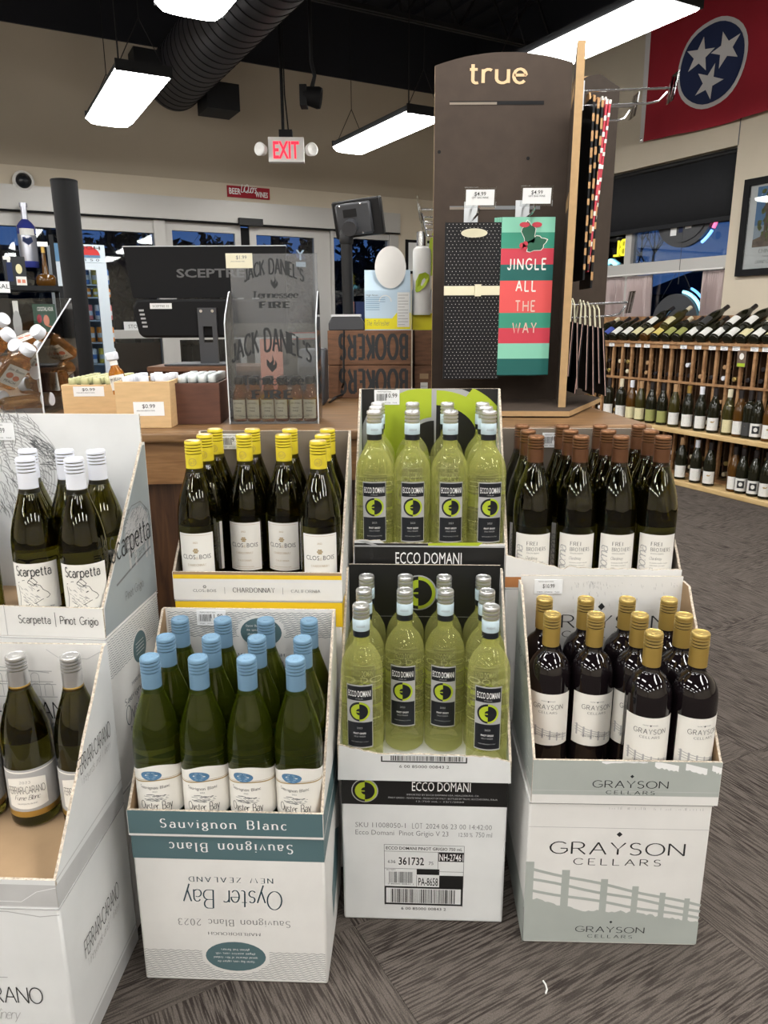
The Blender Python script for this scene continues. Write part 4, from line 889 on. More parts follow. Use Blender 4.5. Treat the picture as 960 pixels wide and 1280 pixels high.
def ferr_label(mb, r):
    F = cyl(r, 0); curved_bg(mb, r, .030, .112, -110, 110, 0, .0003, 36); curved_bg(mb, r, .022, .033, -110, 110, 2, .0005, 36); curved_bg(mb, r, .106, .1085, -110, 110, 1, .0005, 36)
    P = []; top = lambda u: .098 - .006 * (u / .033) ** 2; bot = lambda u: .042 - .004 * (1 - (u / .033) ** 2)
    for i in range(17): u = -.033 + .066 * i / 16; P += [F(u, bot(u), .0006), F(u, top(u), .0006)]
    mb.add(P, [(2 * i, 2 * i + 2, 2 * i + 3, 2 * i + 1) for i in range(16)], 1)
    txt(mb, '2023', 0, .087, .0045, 4, F, W=.017, font=THIN, lift=.001); txt(mb, 'FERRARI-CARANO', 0, .068, .0135, 3, F, W=.060, font=dict(w=.08, gap=.10, thin=.9), lift=.001, arch=.002)
    txt(mb, 'Fume Blanc', 0, .056, .0085, 3, F, W=.040, font=dict(SCRIPT, w=.09), lift=.001); txt(mb, 'SAUVIGNON BLANC', 0, .047, .0028, 4, F, W=.032, lift=.001)
    return ['light_ink', 'label_paper', 'gold', 'ink', 'grey_ink']
P_ferr = make_bottle('wine_bottle', 'slope', 'olive_glass', ferr_label, ['silver_cap', 'silver_cap', 'gold'])
P_ecco = make_bottle('wine_bottle', 'tall', 'pale_wine', lab_ecco, ['capsule_black', 'silver_cap', 'capsule_blue'], dict(ms=0, mt=1, zr=.303, rings=3), ex_ecco, lz=.008)
P_gray = make_bottle('wine_bottle', 'round', 'red_wine_glass', lab_grayson, ['gold_cap_sleeve', 'gold_cap'], dict(mt=1), cavity=False, lz=.010)
# capsule decoration that differs by kind
def add_part(t, mb, name, m, **k):
    o = mb.build(name, m, t, **k); KIDS[t.name].append(o); return o
mb = MB(); mb.lathe([(.0157, .2800), (.0159, .2803), (.0159, .3025), (.0157, .3028)], 30); add_part(P_ecco, mb, 'cap_band', 'capsule_blue')
mb = MB(); mb.lathe([(.0164, .246), (.0167, .2465), (.0167, .2520), (.0164, .2525)], 30); add_part(P_ferr, mb, 'gold_ring', 'gold')
mb = MB(); F = cyl(.0165, 0)
for q in (0, 2.6): ell(mb, .0165 * q, .265, .0075, .0075, 0, F, .0003, n=20, inner=.88); txt(mb, '92', .0165 * q, .2618, .0062, 0, F, font=SERIF)
curved_bg(mb, .0165, .2440, .2452, -180, 180, 0, .0002); add_part(P_clos, mb, 'cap_print', 'gold_ink', smooth=False)
mb = MB(); mb.lathe([(.0150, .3043), (.0158, .3047), (.0135, .3060), (.0, .3062)], 26); add_part(P_clos, mb, 'cap_top', 'gold_cap')
used = set()
ORD = ['leftmost', 'second', 'third', 'fourth']
def place(proto, x, y, z, rz, label, group):
    if proto.name not in used:
        used.add(proto.name); proto.location = (x, y, z); proto.rotation_euler = (0, 0, rz); tag(proto, label, None, group); return proto
    return dup(proto, (x, y, z), rz, label, group)

# ================================================================== CARTONS
T_ = .0045
def axes(yaw): t = R(yaw); return Vector((cos(t), sin(t), 0)), Vector((-sin(t), cos(t), 0))
def carton(label, cx, cy, z, w, d, h, yaw, m, front=None, right=None, left=None, group=None, name='wine_case', extra=()):
    """closed case standing at front-centre (cx, cy), depth d behind it"""
    a, b = axes(yaw); P = Vector((cx, cy, z)); t = thing(name, label, 'carton', P, R(yaw), group)
    mb = MB(); mb.box(-w / 2, 0, 0, w / 2, d, h); o = mb.build('box', m, t, smooth=True); bv = o.modifiers.new('b', 'BEVEL'); bv.width = .004; bv.segments = 2
    Ff = face((0, 0, 0), (1, 0, 0), (0, -1, 0)); Fr = face((w / 2, 0, 0), (0, 1, 0), (1, 0, 0)); Fl_ = face((-w / 2, 0, 0), (0, 1, 0), (-1, 0, 0))
    for fn, F_, nm in ((front, Ff, 'front_print'), (right, Fr, 'side_print'), (left, Fl_, 'side_print')):
        if fn: mb = MB(); ms = fn(mb, F_); mb.build(nm, ms, t, smooth=False)
    # creased seam where the flaps fold over
    mb = MB(); mb.box(-w / 2 - .0008, -.0008, h - .0035, w / 2 + .0008, d, h - .0025); mb.build('flap_crease', 'light_ink', t, smooth=False)
    return t
def display(label, cx, cy, z, w, d, h, yaw, lip, mo, mi, me='corrugated_edge', front=None, back=None, right=None, backh=None, torn=None, bm=None, sidetop=None, name='display_case', floor_m='kraft', lipside=None):
    """case cut open for display: low front lip, sides cut on the diagonal, full back"""
    t = thing(name, label, 'carton', (cx, cy, z), R(yaw)); backh = backh or h; X_, Y_, Z_ = Vector((1, 0, 0)), Vector((0, 1, 0)), Vector((0, 0, 1))
    top = torn or [(w / 2, lip), (-w / 2, lip)]
    mb = MB(); mb.prism([(-w / 2, 0), (w / 2, 0)] + top, (0, 0, 0), X_, Z_, Y_ * T_, 0, 1, 2); mb.build('front_lip', [mo, mi, me], t, smooth=False)
    ls = lipside or top[0][1]; rs = top[-1][1] if not lipside else lipside
    for s_ in (-1, 1):
        yl = (top[-1][1] if s_ < 0 else top[0][1]); pts = [(T_, 0), (d, 0), (d, h), (d - .012, h)] + (sidetop or []) + [(T_, yl)]
        r_ = random.Random(int(s_ * 7 + cx * 100)); (u1, v1), (u0, v0) = pts[-1], pts[3 + len(sidetop or [])]
        jag = [(u0 + (u1 - u0) * k / 9, v0 + (v1 - v0) * k / 9 + r_.uniform(-.0025, .0025)) for k in range(1, 9)]
        pts = pts[:-1] + jag + [pts[-1]]
        P = Vector((s_ * w / 2, 0, 0)); mb = MB(); mb.prism(pts, P, Y_, Z_, X_ * (-s_ * T_), 0, 1, 2); mb.build('side_panel', [mo, mi, me], t, smooth=False)
    mb = MB(); mb.prism([(-w / 2 + T_, T_ * 0), (w / 2 - T_, 0), (w / 2 - T_, backh), (-w / 2 + T_, backh)], (0, d - T_, 0), X_, Z_, Y_ * T_, 0, 1, 2); mb.build('back_panel', [bm or mi, mo, me], t, smooth=False)
    mb = MB(); mb.box(-w / 2 + T_, T_, 0.0005, w / 2 - T_, d - T_, T_); mb.build('base_panel', floor_m, t, smooth=False)
    for fn, F_, nm in ((front, face((0, 0, 0), X_, -Y_), 'lip_print'), (back, face((0, d - T_, 0), X_, -Y_), 'back_print'), (right, face((w / 2, 0, 0), Y_, X_), 'side_print')):
        if fn: mb = MB(); ms = fn(mb, F_); mb.build(nm, ms, t, smooth=False)
    return t
def price_tag(label, P, yaw, w, h, text, group='shelf price tags on the displays', size=.42, code=True, tilt=0):
    t = thing('price_tag', label, 'price tag', P, R(yaw), None); mb = MB(); mb.box(-w / 2, -.0012, -h / 2, w / 2, 0, h / 2); mb.build('card', 'tag_paper', t, smooth=False)
    F = face((0, -.0013, 0), (1, 0, 0), (0, -1, 0)); mb = MB(); u = w * (.20 if code else 0); txt(mb, text, u, -h * (.02 if code else .08), h * .30 * (size / .42), 0, F, W=w * size, off=.005)
    txt(mb, 'PREMIUM SELECT 750ML', 0 - w * .10, h * .34, h * .07, 0, F, W=w * .55); txt(mb, 'ITEM   STOCK   TAX', 0, -h * .40, h * .07, 0, F, W=w * .8)
    if code: bars(mb, -w * .42, -h * .22, -w * .02, h * .24, 0, F, 3, d=w * .012)
    mb.build('print', 'ink', t, smooth=False); return t

# ---------- Oyster case (front, left of centre)
def pr_oyster_front(mb, F):
    w = .331; rect(mb, -w / 2, .258, w / 2, .304, 0, F)
    txt(mb, 'Sauvignon Blanc', .006, .2735, .0175, 1, F, W=.212, font=dict(SERIFB, gap=.42, w=.15), flip=True, lift=.0006)
    txt(mb, 'NEW ZEALAND', .002, .2125, .0098, 2, F, W=.146, font=dict(SERIF, gap=.5), flip=True)
    txt(mb, 'Oyster Bay', .004, .158, .038, 2, F, W=.172, font=dict(w=.085, serif=.06, gap=.12, thin=.35, slant=.06), flip=True)
    txt(mb, 'Sauvignon Blanc 2023', .003, .121, .0135, 3, F, W=.198, font=dict(w=.09, serif=.08, gap=.3, thin=.45), flip=True); txt(mb, 'MARLBOROUGH', .002, .1015, .006, 3, F, W=.092, font=SERIF, flip=True)
    sk = lambda u, v: ((u - .002) / .060) ** 2 + ((v - .056) / .036) ** 2 < 1
    waves(mb, -w / 2 + .003, w / 2 - .003, .007, .068, 14, 3, F, skip=sk)
    ell(mb, .002, .056, .054, .0315, 0, F, .0006)
    for k, s in enumerate(('Oyster Bay wines capture the', 'special character of New Zealand', 'elegant assertive wines with', 'glorious fruit flavours')): txt(mb, s, .002, .043 + k * .0085, .0042, 1, F, W=(.066, .078, .07, .05)[k], font=dict(SERIF, w=.15), flip=True, lift=.0009)
    return ['teal', 'white_ink', 'teal_ink', 'grey_ink']
OY = -2.4
carton('closed white wine case with upside-down lettering and teal top band', -.27, 1.07, 0, .331, .248, .306, OY, 'white_card', pr_oyster_front, right=lambda mb, F: (rect(mb, 0, .258, .248, .304, 0, F), poly(mb, [(.10, .05), (.18, .09), (.22, .16), (.16, .20), (.09, .12)], 0, F), ['teal'])[-1])
def pr_oy_lip(mb, F):
    rect(mb, -.1655, .004, .1655, .049, 0, F); txt(mb, 'Sauvignon Blanc', -.003, .0175, .0165, 1, F, W=.214, font=dict(SERIFB, gap=.42, w=.15), lift=.0006); return ['teal', 'white_ink']
def pr_oy_back(mb, F):
    sk = lambda u, v: ((u - .022) / .045) ** 2 + ((v - .265) / .034) ** 2 < 1
    waves(mb, -.158, .158, .254, .307, 13, 1, F, skip=sk); ell(mb, .022, .265, .040, .030, 0, F, .0006)
    for k, s in enumerate(('Oyster Bay wines capture', 'the special character of', 'elegant assertive wines', 'glorious fruit')): txt(mb, s, .022, .277 - k * .0085, .0042, 2, F, W=.058 - .003 * k, font=dict(SERIF, w=.15), lift=.0009)
    txt(mb, 'MARLBOROUGH', .02, .215, .006, 1, F, W=.09, font=SERIF); txt(mb, 'Sauvignon Blanc', .02, .192, .013, 1, F, W=.17, font=SERIF); txt(mb, 'OYSTER BAY', .02, .150, .034, 1, F, W=.19, font=dict(w=.075, serif=.05, gap=.14, thin=.4))
    return ['teal', 'teal_ink', 'white_ink']
display('cut-open teal-lipped display case of blue-capped bottles, front left of centre', -.2705, 1.066, .3062, .333, .253, .313, OY, .049, 'white_card', 'kraft', front=pr_oy_lip, back=pr_oy_back, bm='white_card', right=lambda mb, F: (poly(mb, [(.002, .003), (.238, .003), (.238, .05), (.002, .046)], 0, F), ['teal'])[-1])
a_, b_ = axes(OY); BZ = .3115
rows = [('front', 0, [(192.6, 821.6), (252, 822), (309, 824.5), (371, 826)]), ('middle', 1, [(212, 798), (268, 800), (322.6, 800), (378, 800)]), ('back', 2, [(229, 774.5), (285, 775.6), (335.7, 775.6), (389, 776.4)])]
def grid_place(proto, rows, H_, base, what, group, cxs, cy0, pitch, yaw, rot=.25, seed=1, hw=.16):
    r = random.Random(seed); a, b = axes(yaw)
    for rn, k, pts in rows:
        for j, (px, py) in enumerate(pts):
            ci = j if not isinstance(cxs[0], (list, tuple)) else cxs[k][j]
            p = at_z(px, py + 3, base + H_)
            # the row fixes the depth; the pixel only says where along the row
            c = Vector(cy0) + b * (pitch * k); q = at_z(px, py, base + H_); s_ = (Vector((q.x, q.y, 0)) - Vector((c.x, c.y, 0)))
            # along the viewing ray to the row's line
            d = Vector((q.x, q.y, 0)); t = (c.x * b.x + c.y * b.y) / (d.x * b.x + d.y * b.y); x, y = d.x * t, d.y * t
            a0 = (Vector((x, y, 0)) - c).dot(a); rr_ = SHAPES['tall']['r'] if proto is P_ecco else (SHAPES['round']['r'] if proto is P_gray else SHAPES['slope']['r']); lim = hw - rr_ - .0008
            lo = -lim + (2 * rr_ + .0006) * ci; hi = lim - (2 * rr_ + .0006) * (3 - ci); a1 = min(max(a0, lo), max(lo, hi)); x += a.x * (a1 - a0); y += a.y * (a1 - a0)
            n_ = len(pts); word = ('leftmost', 'second from left', 'third from left', 'rightmost')[ci] if n_ > 2 or True else ''
            place(proto, x, y, base, R(yaw) + r.uniform(-rot, rot), f'{what}, {rn} row, {word}', group)
cy0 = Vector((-.27, 1.066, 0)) + b_ * .0452
grid_place(P_oyst, rows, .305, BZ, 'blue-capped green wine bottle in the teal-lipped case', 'blue-capped green bottles in the teal-lipped case', [0], cy0, .0807, OY, rot=.10, hw=.162, seed=2)
price_tag('white barcode price tag behind the blue-capped bottles, top left of their case', Vector((-.2705, 1.066, 0)) + b_ * .2445 + a_ * -.072 + Vector((0, 0, .602)), OY, .056, .031, '11.99')

# ---------- Ecco case and display (centre front)
EY = -2.5
def pr_ecco_front(mb, F):
    w = .313; rect(mb, -w / 2, .263, w / 2, .320, 0, F); ecco_logo(mb, -.112, .293, .0235, F, 0, 2, 3)
    txt(mb, 'ECCO DOMANI', .032, .2945, .0205, 1, F, W=.110, off=.0, lift=.0006)
    txt(mb, 'IMPORTED BY ECCO DOMANI USA, HEALDSBURG, CA', .035, .2845, .0036, 3, F, W=.135, lift=.0006); txt(mb, 'PINOT GRIGIO - WHITE WINE - PRODUCT OF ITALY - BOTTLED BY TN.101, ROCCADORMA, ITALIA', .035, .2772, .0036, 3, F, W=.205, lift=.0006); txt(mb, '12-750 mL - 12/1/2020', .03, .2705, .0034, 3, F, W=.09, lift=.0006)
    txt(mb, 'SKU 11008050-1', -.131, .2125, .0115, 4, F, W=.096, align='l', off=-.012); txt(mb, 'LOT', -.022, .2125, .0115, 4, F, W=.019, align='l', font=dict(THIN, w=.1)); txt(mb, '2024 06 23 00 14:42:00', .004, .2125, .0115, 4, F, W=.125, align='l', off=-.012)
    txt(mb, 'Ecco Domani', -.131, .196, .0115, 4, F, W=.074, align='l', off=-.012); txt(mb, 'Pinot Grigio V 23', -.047, .196, .0115, 4, F, W=.094, align='l', off=-.012); txt(mb, '12.50 %', .067, .196, .0095, 4, F, W=.026, align='l', off=-.005); txt(mb, '750 ml', .099, .196, .0115, 4, F, W=.031, align='l', off=-.012)
    L = lambda *p: line(mb, list(p), .0008, 4, F)
    L((-.076, .175), (.078, .175)); L((-.076, .175), (-.075, .035)); L((.078, .175), (.077, .035)); L((-.076, .160), (.078, .160)); L((-.076, .121), (.028, .121)); L((.028, .160), (.028, .121)); L((.028, .116), (.078, .116))
    txt(mb, 'ECCO DOMANI PINOT GRIGIO 750 mL', .001, .164, .0068, 0, F, W=.147, off=.01)
    txt(mb, '636', -.069, .133, .0075, 4, F, align='l'); txt(mb, '361732', -.048, .130, .0175, 0, F, W=.049, align='l', off=.02); txt(mb, '75', .010, .131, .0075, 4, F, align='l')
    rect(mb, .029, .139, .078, .160, 0, F); txt(mb, 'NH-27461', .0535, .1415, .0155, 1, F, W=.046, off=.01, lift=.0007)
    txt(mb, 'SKU INFO', -.072, .1165, .003, 4, F, align='l'); bars(mb, -.067, .088, -.020, .1135, 4, F, 5, d=.0010); txt(mb, '7 85000 00841 1', -.044, .084, .003, 4, F, W=.05)
    rect(mb, -.013, .108, .031, .121, 0, F); rect(mb, .031, .080, .078, .107, 0, F); txt(mb, 'PA-8658', .0095, .083, .0185, 0, F, W=.038, off=.008); L((-.013, .107), (-.013, .080))
    for q in ((-.076, .037, .077, .041), (-.076, .076, .077, .080), (-.076, .037, -.0725, .080), (.0735, .037, .077, .080)): rect(mb, *q, 0, F)
    bars(mb, -.063, .042, .062, .074, 0, F, 8, d=.0012); txt(mb, '6 00 85000 00843 2', .001, .0255, .0065, 0, F, W=.088)
    return ['black_card', 'white_ink', 'lime', 'silver_print', 'grey_ink']
carton('closed white wine case with black top band and shipping barcode label', .073, 1.207, 0, .313, .235, .3205, EY, 'white_card_cool', pr_ecco_front, right=None)
def pr_ecco_lip(mb, F):
    rect(mb, -.078, .040, .078, .0425, 0, F); rect(mb, -.080, .040, -.0775, .052, 0, F); rect(mb, .0765, .040, .079, .052, 0, F); bars(mb, -.062, .0435, .072, .0535, 0, F, 11, d=.0012); txt(mb, '6 00 85000 00843 2', 0, .0285, .0062, 0, F, W=.092); return ['black_card']
def pr_ecco_back(mb, F):
    rect(mb, -.150, .0, .150, .338, 0, F); ecco_logo(mb, -.012, .281, .036, F, 0, 1, 2, k=1.5); line(mb, [(-.15, .228), (.15, .228)], .001, 2, F, .001); return ['black_card', 'lime', 'silver_print']
rr = random.Random(9); torn = [(.158 - .316 * k / 40, .044 + .012 * (1 - math.exp(-k * .25)) + (.018 * ((k - 30) / 10) ** 1.3 if k > 30 else 0) + rr.uniform(-.0014, .0014)) for k in range(41)]
display('torn-fronted white display case of clear bottles, on the barcode-labelled case', .072, 1.198, .3207, .322, .250, .335, EY, .055, 'white_card_cool', 'white_card_cool', front=pr_ecco_lip, back=pr_ecco_back, torn=torn, bm='black_card', backh=.342, floor_m='white_card')
a_, b_ = axes(EY); cy0 = Vector((.072, 1.198, 0)) + b_ * .046
EB = .3260
grid_place(P_ecco, [('front', 0, [(447, 758.7), (611.5, 758.7)]), ('middle', 1, [(453.7, 740.7), (505, 739), (551.7, 738.7), (602, 739)]), ('back', 2, [(458, 723), (505.5, 721), (550.7, 720.5), (597.5, 721.7)])], .328, EB,
           'clear pale wine bottle in the torn-fronted case', 'clear pale wine bottles in the torn-fronted case', [[0, 3], [0, 1, 2, 3], [0, 1, 2, 3]], cy0, .0785, EY, rot=.12, hw=.1565, seed=4)
# rear black and lime display, on a second closed case
ex, ey = .0955, 1.462
carton('black and white wine case low behind the centre stack, mostly hidden', ex, ey, 0, .318, .245, .3205, EY, 'black_card')
carton('black wine case under the lime and black display, behind the centre bottles', ex, ey, .3205, .318, .245, .3205, EY, 'black_card')
def pr_er_lip(mb, F):
    w = .316; rect(mb, -w / 2, .0015, w / 2, .054, 0, F); rect(mb, -w / 2, .054, w / 2, .0575, 2, F); rect(mb, -w / 2, .0575, -.004, .062, 0, F); poly(mb, [(-.004, .0575), (.100, .0575), (.110, .065), (-.004, .063)], 1, F); poly(mb, [(-.150, .0665), (-.132, .0665), (-.108, .0575), (-.120, .0575)], 2, F, .0006)
    txt(mb, 'ECCO DOMANI', -.003, .0175, .0265, 3, F, W=.138, lift=.0006); return ['black_card', 'lime', 'silver_print', 'white_ink']
def pr_er_back(mb, F):
    c = (.012, .245); w = .155; v0, v1 = .05, .360; rect(mb, -w, v0, w, v1, 0, F, .0003)
    def seg(r0, r1, a0, a1, m, lift):
        P = []; f = []; n = 24
        for i in range(n + 1):
            t = R(a0 + (a1 - a0) * i / n)
            for r_ in (r0, r1): P.append(F(max(-w, min(w, c[0] + r_ * 1.28 * cos(t))), max(v0, min(v1, c[1] + r_ * sin(t))), lift))
        for i in range(n): f.append((2 * i, 2 * i + 1, 2 * i + 3, 2 * i + 2))
        mb.add(P, f, m)
    seg(.0, .134, 91, 269, 2, .0005); seg(0, .122, 91, 269, 1, .0007); seg(.0, .124, 89, -89, 2, .0005); seg(0, .112, 89, -89, 1, .0007); seg(0, .078, 89, -89, 0, .001)
    rect(mb, -.003 + c[0] - .004, v0, c[0] + .004, v1, 2, F, .0012); seg(.0, .05, 91, 269, 2, .0011); seg(0, .042, 91, 269, 0, .0013)
    seg(.112, .135, 60, 12, 1, .0012)
    return ['black_card', 'lime', 'silver_print']
rr = random.Random(12); torn = [(.158 - .316 * k / 30, .062 + rr.uniform(-.001, .001) + (.006 if k > 24 else 0)) for k in range(31)]
display('lime and black display case of clear bottles, topmost of the centre rear stack', ex, ey, .6412, .322, .245, .360, EY, .060, 'white_card_cool', 'white_card_cool', front=pr_er_lip, back=pr_er_back, bm='black_card', torn=torn, floor_m='white_card')
cy0 = Vector((ex, ey, 0)) + b_ * .0440
grid_place(P_ecco, [('front', 0, [(466.8, 507), (514, 508), (558, 509), (608, 509.6)]), ('middle', 1, [(470.5, 501), (604, 505)]), ('back', 2, [(473, 499), (516, 500), (555, 500.5), (598.7, 500)])], .328, .6462,
           'clear pale wine bottle in the lime and black case', 'clear pale wine bottles in the lime and black case', [[0, 1, 2, 3], [0, 3], [0, 1, 2, 3]], cy0, .0780, EY, rot=.12, hw=.1565, seed=5)
price_tag('white barcode price tag at the top left of the lime and black display case', Vector((ex, ey, 0)) + b_ * .2395 + a_ * -.098 + Vector((0, 0, .642 + .340)), EY, .058, .034, '10.99')

# ---------- Clos stack (rear, left of centre)
CY = -2.4; cx, cy = -.249, 1.357; a_, b_ = axes(CY)
carton('white wine case at the bottom of the yellow-striped stack, hidden', cx, cy + .004, 0, .334, .248, .31, CY, 'white_card')
carton('closed yellow-topped wine case under the yellow-capped bottles', cx, cy + .002, .31, .332, .248, .3095, CY, 'white_card', front=lambda mb, F: (rect(mb, -.166, .255, .166, .306, 0, F), ['yellow_card'])[-1], right=lambda mb, F: (rect(mb, 0, .06, .248, .306, 0, F), ['yellow_card'])[-1])
def pr_clos_lip(mb, F):
    rect(mb, -.166, .044, .166, .0525, 0, F); rect(mb, -.166, .0525, .166, .058, 3, F); txt(mb, 'CLOS  BOIS', -.105, .0165, .0062, 1, F, W=.046, off=-.01); txt(mb, 'du', -.1045, .0165, .004, 2, F, font=SCRIPT)
    for k in range(6): a = R(k * 60); ell(mb, -.1045 + .0024 * cos(a), .0275 + .0024 * sin(a), .0014, .0011, 2, F, n=8)
    line(mb, [(-.065, .013), (-.065, .027)], .0007, 2, F); txt(mb, 'CHARDONNAY', -.0075, .0165, .0098, 1, F, W=.082, font=SERIF); line(mb, [(.050, .013), (.050, .027)], .0007, 2, F); txt(mb, 'CALIFORNIA', .095, .017, .0062, 2, F, W=.057, font=SERIF); return ['yellow_card', 'ink', 'grey_ink', 'kraft']
display('white display case of yellow-capped bottles with a yellow stripe along its lip', cx, cy, .62, .334, .253, .300, CY, .058, 'white_card', 'kraft_grey', front=pr_clos_lip)
cy0 = Vector((cx, cy, 0)) + b_ * .0452
grid_place(P_clos, [('front', 0, [(235.5, 555), (397.5, 554.5)]), ('middle', 1, [(250, 547), (302.5, 549), (347, 549), (403, 548)]), ('back', 2, [(261, 542), (308, 542), (352, 542), (405, 542)])], .306, .6252,
           'yellow-capped wine bottle in the yellow-striped case', 'yellow-capped bottles in the yellow-striped case', [[0, 3], [0, 1, 2, 3], [0, 1, 2, 3]], cy0, .0807, CY, rot=.12, hw=.1625, seed=6)
price_tag('white barcode price tag behind the yellow-capped bottles', Vector((cx, cy, 0)) + b_ * .2445 + a_ * -.095 + Vector((0, 0, .62 + .277)), CY, .052, .034, '9.99')

# ---------- Frei stack (rear right)
FY = -2.0; fx, fy = .428, 1.425; a_, b_ = axes(FY)
carton('white wine case at the bottom of the rear right stack, hidden', fx, fy, 0, .356, .245, .308, FY, 'white_card')
carton('closed white wine case directly under the bronze-capped bottles', fx, fy, .308, .356, .245, .308, FY, 'white_card')
rr = random.Random(3); torn = [(.179 - .358 * k / 36, .042 + rr.uniform(-.0015, .0015) + (.004 * (k - 18) / 4 if 18 < k < 24 else 0) + (.0023 * (k - 24) if k >= 24 else 0)) for k in range(37)]
display('torn white display case of bronze-capped bottles, behind the gold-capped ones', fx, fy, .616, .358, .253, .296, FY, .042, 'white_card', 'kraft_grey', torn=torn, front=lambda mb, F: (rect(mb, -.179, .0015, -.07, .024, 0, F), rect(mb, -.07, .0015, .179, .010, 0, F), ['orange_card'])[-1])
cy0 = Vector((fx, fy, 0)) + b_ * .0452
grid_place(P_frei, [('front', 0, [(670, 555), (726, 556), (776, 556.5), (831, 556.5)]), ('middle', 1, [(660, 546), (713, 548), (760, 548.6), (816, 547)]), ('back', 2, [(652.5, 539.5), (703, 540), (750, 539.5), (800.5, 539)])], .305, .6212,
           'bronze-capped wine bottle in the torn white case', 'bronze-capped bottles in the torn white case', [0], cy0, .0807, FY, rot=.12, hw=.174, seed=7)
price_tag('white price tag behind the bronze-capped bottles', Vector((fx, fy, 0)) + b_ * .2445 + a_ * -.050 + Vector((0, 0, .616 + .270)), FY, .045, .034, '18.99')

# ---------- Grayson case and display (front right)
GY = -2.0; gx, gy = .424, 1.148; a_, b_ = axes(GY)
def pr_gray_front(mb, F):
    w = .326; rr = random.Random(2); top = [(-w / 2 + w * k / 60, .106 - .052 * k / 60 + rr.uniform(-.003, .003) - .012 * math.exp(-((k - 18) / 12) ** 2)) for k in range(61)]
    P = []; 
    for u, v in top: P += [F(u, .005, .0003), F(u, v, .0003)]
    mb.add(P, [(2 * i, 2 * i + 2, 2 * i + 3, 2 * i + 1) for i in range(60)], 0)
    fence(mb, -w / 2, w / 2, .098, .052, .070, F, 0, w=.0052, n=6, posts=[-.157, -.090, -.018, .040, .091, .137])
    poly(mb, [(.002, .2385), (.0075, .244), (.002, .2495), (-.0035, .244)], 1, F, .0008)
    txt(mb, 'GRAYSON', .0, .2005, .0255, 1, F, W=.243, font=dict(w=.085, gap=.22, thin=.7)); txt(mb, 'CELLARS', .002, .1775, .0135, 1, F, W=.158, font=dict(w=.09, gap=.45, thin=.8))
    poly(mb, [(0, .0485), (.003, .0515), (0, .0545), (-.003, .0515)], 1, F, .0008); txt(mb, 'GRAYSON', -.001, .028, .0128, 1, F, W=.128, font=dict(w=.09, gap=.22, thin=.8), lift=.0009); txt(mb, 'CELLARS', 0, .0155, .0068, 1, F, W=.083, font=dict(w=.1, gap=.45, thin=.8), lift=.0009)
    line(mb, [(-w / 2, .257), (w / 2, .256)], .0008, 2, F); rr = random.Random(6)
    for k in range(40): u = rr.uniform(-.02, .15); line(mb, [(u, .296), (u, .296 + rr.uniform(.001, .006))], .0006, 2, F)
    return ['sage', 'ink', 'light_ink']
carton('closed white wine case with sage fence drawing, front right on the carpet', gx, gy, 0, .327, .250, .309, GY, 'white_card', pr_gray_front, left=lambda mb, F: (rect(mb, .0, .0, .25, .09, 0, F), ['sage'])[-1])
def pr_gray_lip(mb, F):
    rect(mb, -.165, .018, .165, .0875, 0, F); rect(mb, -.165, .0265, .165, .0275, 3, F, .0006)
    poly(mb, [(0.01, .0540), (.0135, .0575), (.01, .061), (.0065, .0575)], 1, F, .0008); txt(mb, 'GRAYSON', .008, .0345, .0140, 1, F, W=.132, font=dict(w=.09, gap=.22, thin=.8), lift=.0008); txt(mb, 'CELLARS', .009, .0215, .0068, 1, F, W=.085, font=dict(w=.1, gap=.45, thin=.8), lift=.0008)
    for (u0, v0, u1, v1, h_) in ((-.045, .084, .035, .086, .004), (.048, .079, .09, .070, .010), (.102, .074, .14, .064, .011), (.148, .072, .165, .067, .010)):
        rr = random.Random(int(u0 * 1000)); n_ = 10; up = [(u0 + (u1 - u0) * k / n_, min(.0868, v0 + (v1 - v0) * k / n_ + h_)) for k in range(n_ + 1)]; dn = [(u1 - (u1 - u0) * k / n_, v1 + (v0 - v1) * k / n_ - rr.uniform(0, .004)) for k in range(n_ + 1)]
        P = [F(*q, .0007) for q in up] + [F(*q, .0007) for q in dn[::-1]]; mb.add(P, [(i, n_ + 1 + i, n_ + 2 + i, i + 1) for i in range(n_)], 2)
    return ['sage', 'ink', 'white_ink', 'grey_print']
def pr_gray_back(mb, F):
    poly(mb, [(.003, .272), (.010, .280), (.003, .288), (-.004, .280)], 0, F, .0006); txt(mb, 'GRAYSON', .010, .2335, .0275, 0, F, W=.250, font=dict(w=.085, gap=.22, thin=.7)); txt(mb, 'CELLARS', .010, .213, .0130, 0, F, W=.165, font=dict(w=.09, gap=.45, thin=.8))
    rr = random.Random(4)
    for k in range(90): u = rr.choice((rr.uniform(-.06, .15), rr.gauss(-.01, .012))); v = rr.uniform(.322, .335) if k < 55 else rr.uniform(.235, .32); line(mb, [(u, v), (u + .001, v - rr.uniform(.002, .008))], .0005, 1, F)
    return ['ink', 'light_ink']
display('sage-lipped display case of gold-capped red wine, on the fence-drawing case', gx + .004, gy - .004, .3093, .331, .253, .335, GY, .0875, 'white_card', 'kraft', front=pr_gray_lip, back=pr_gray_back, bm='white_card', backh=.345, sidetop=[(.22, .335)])
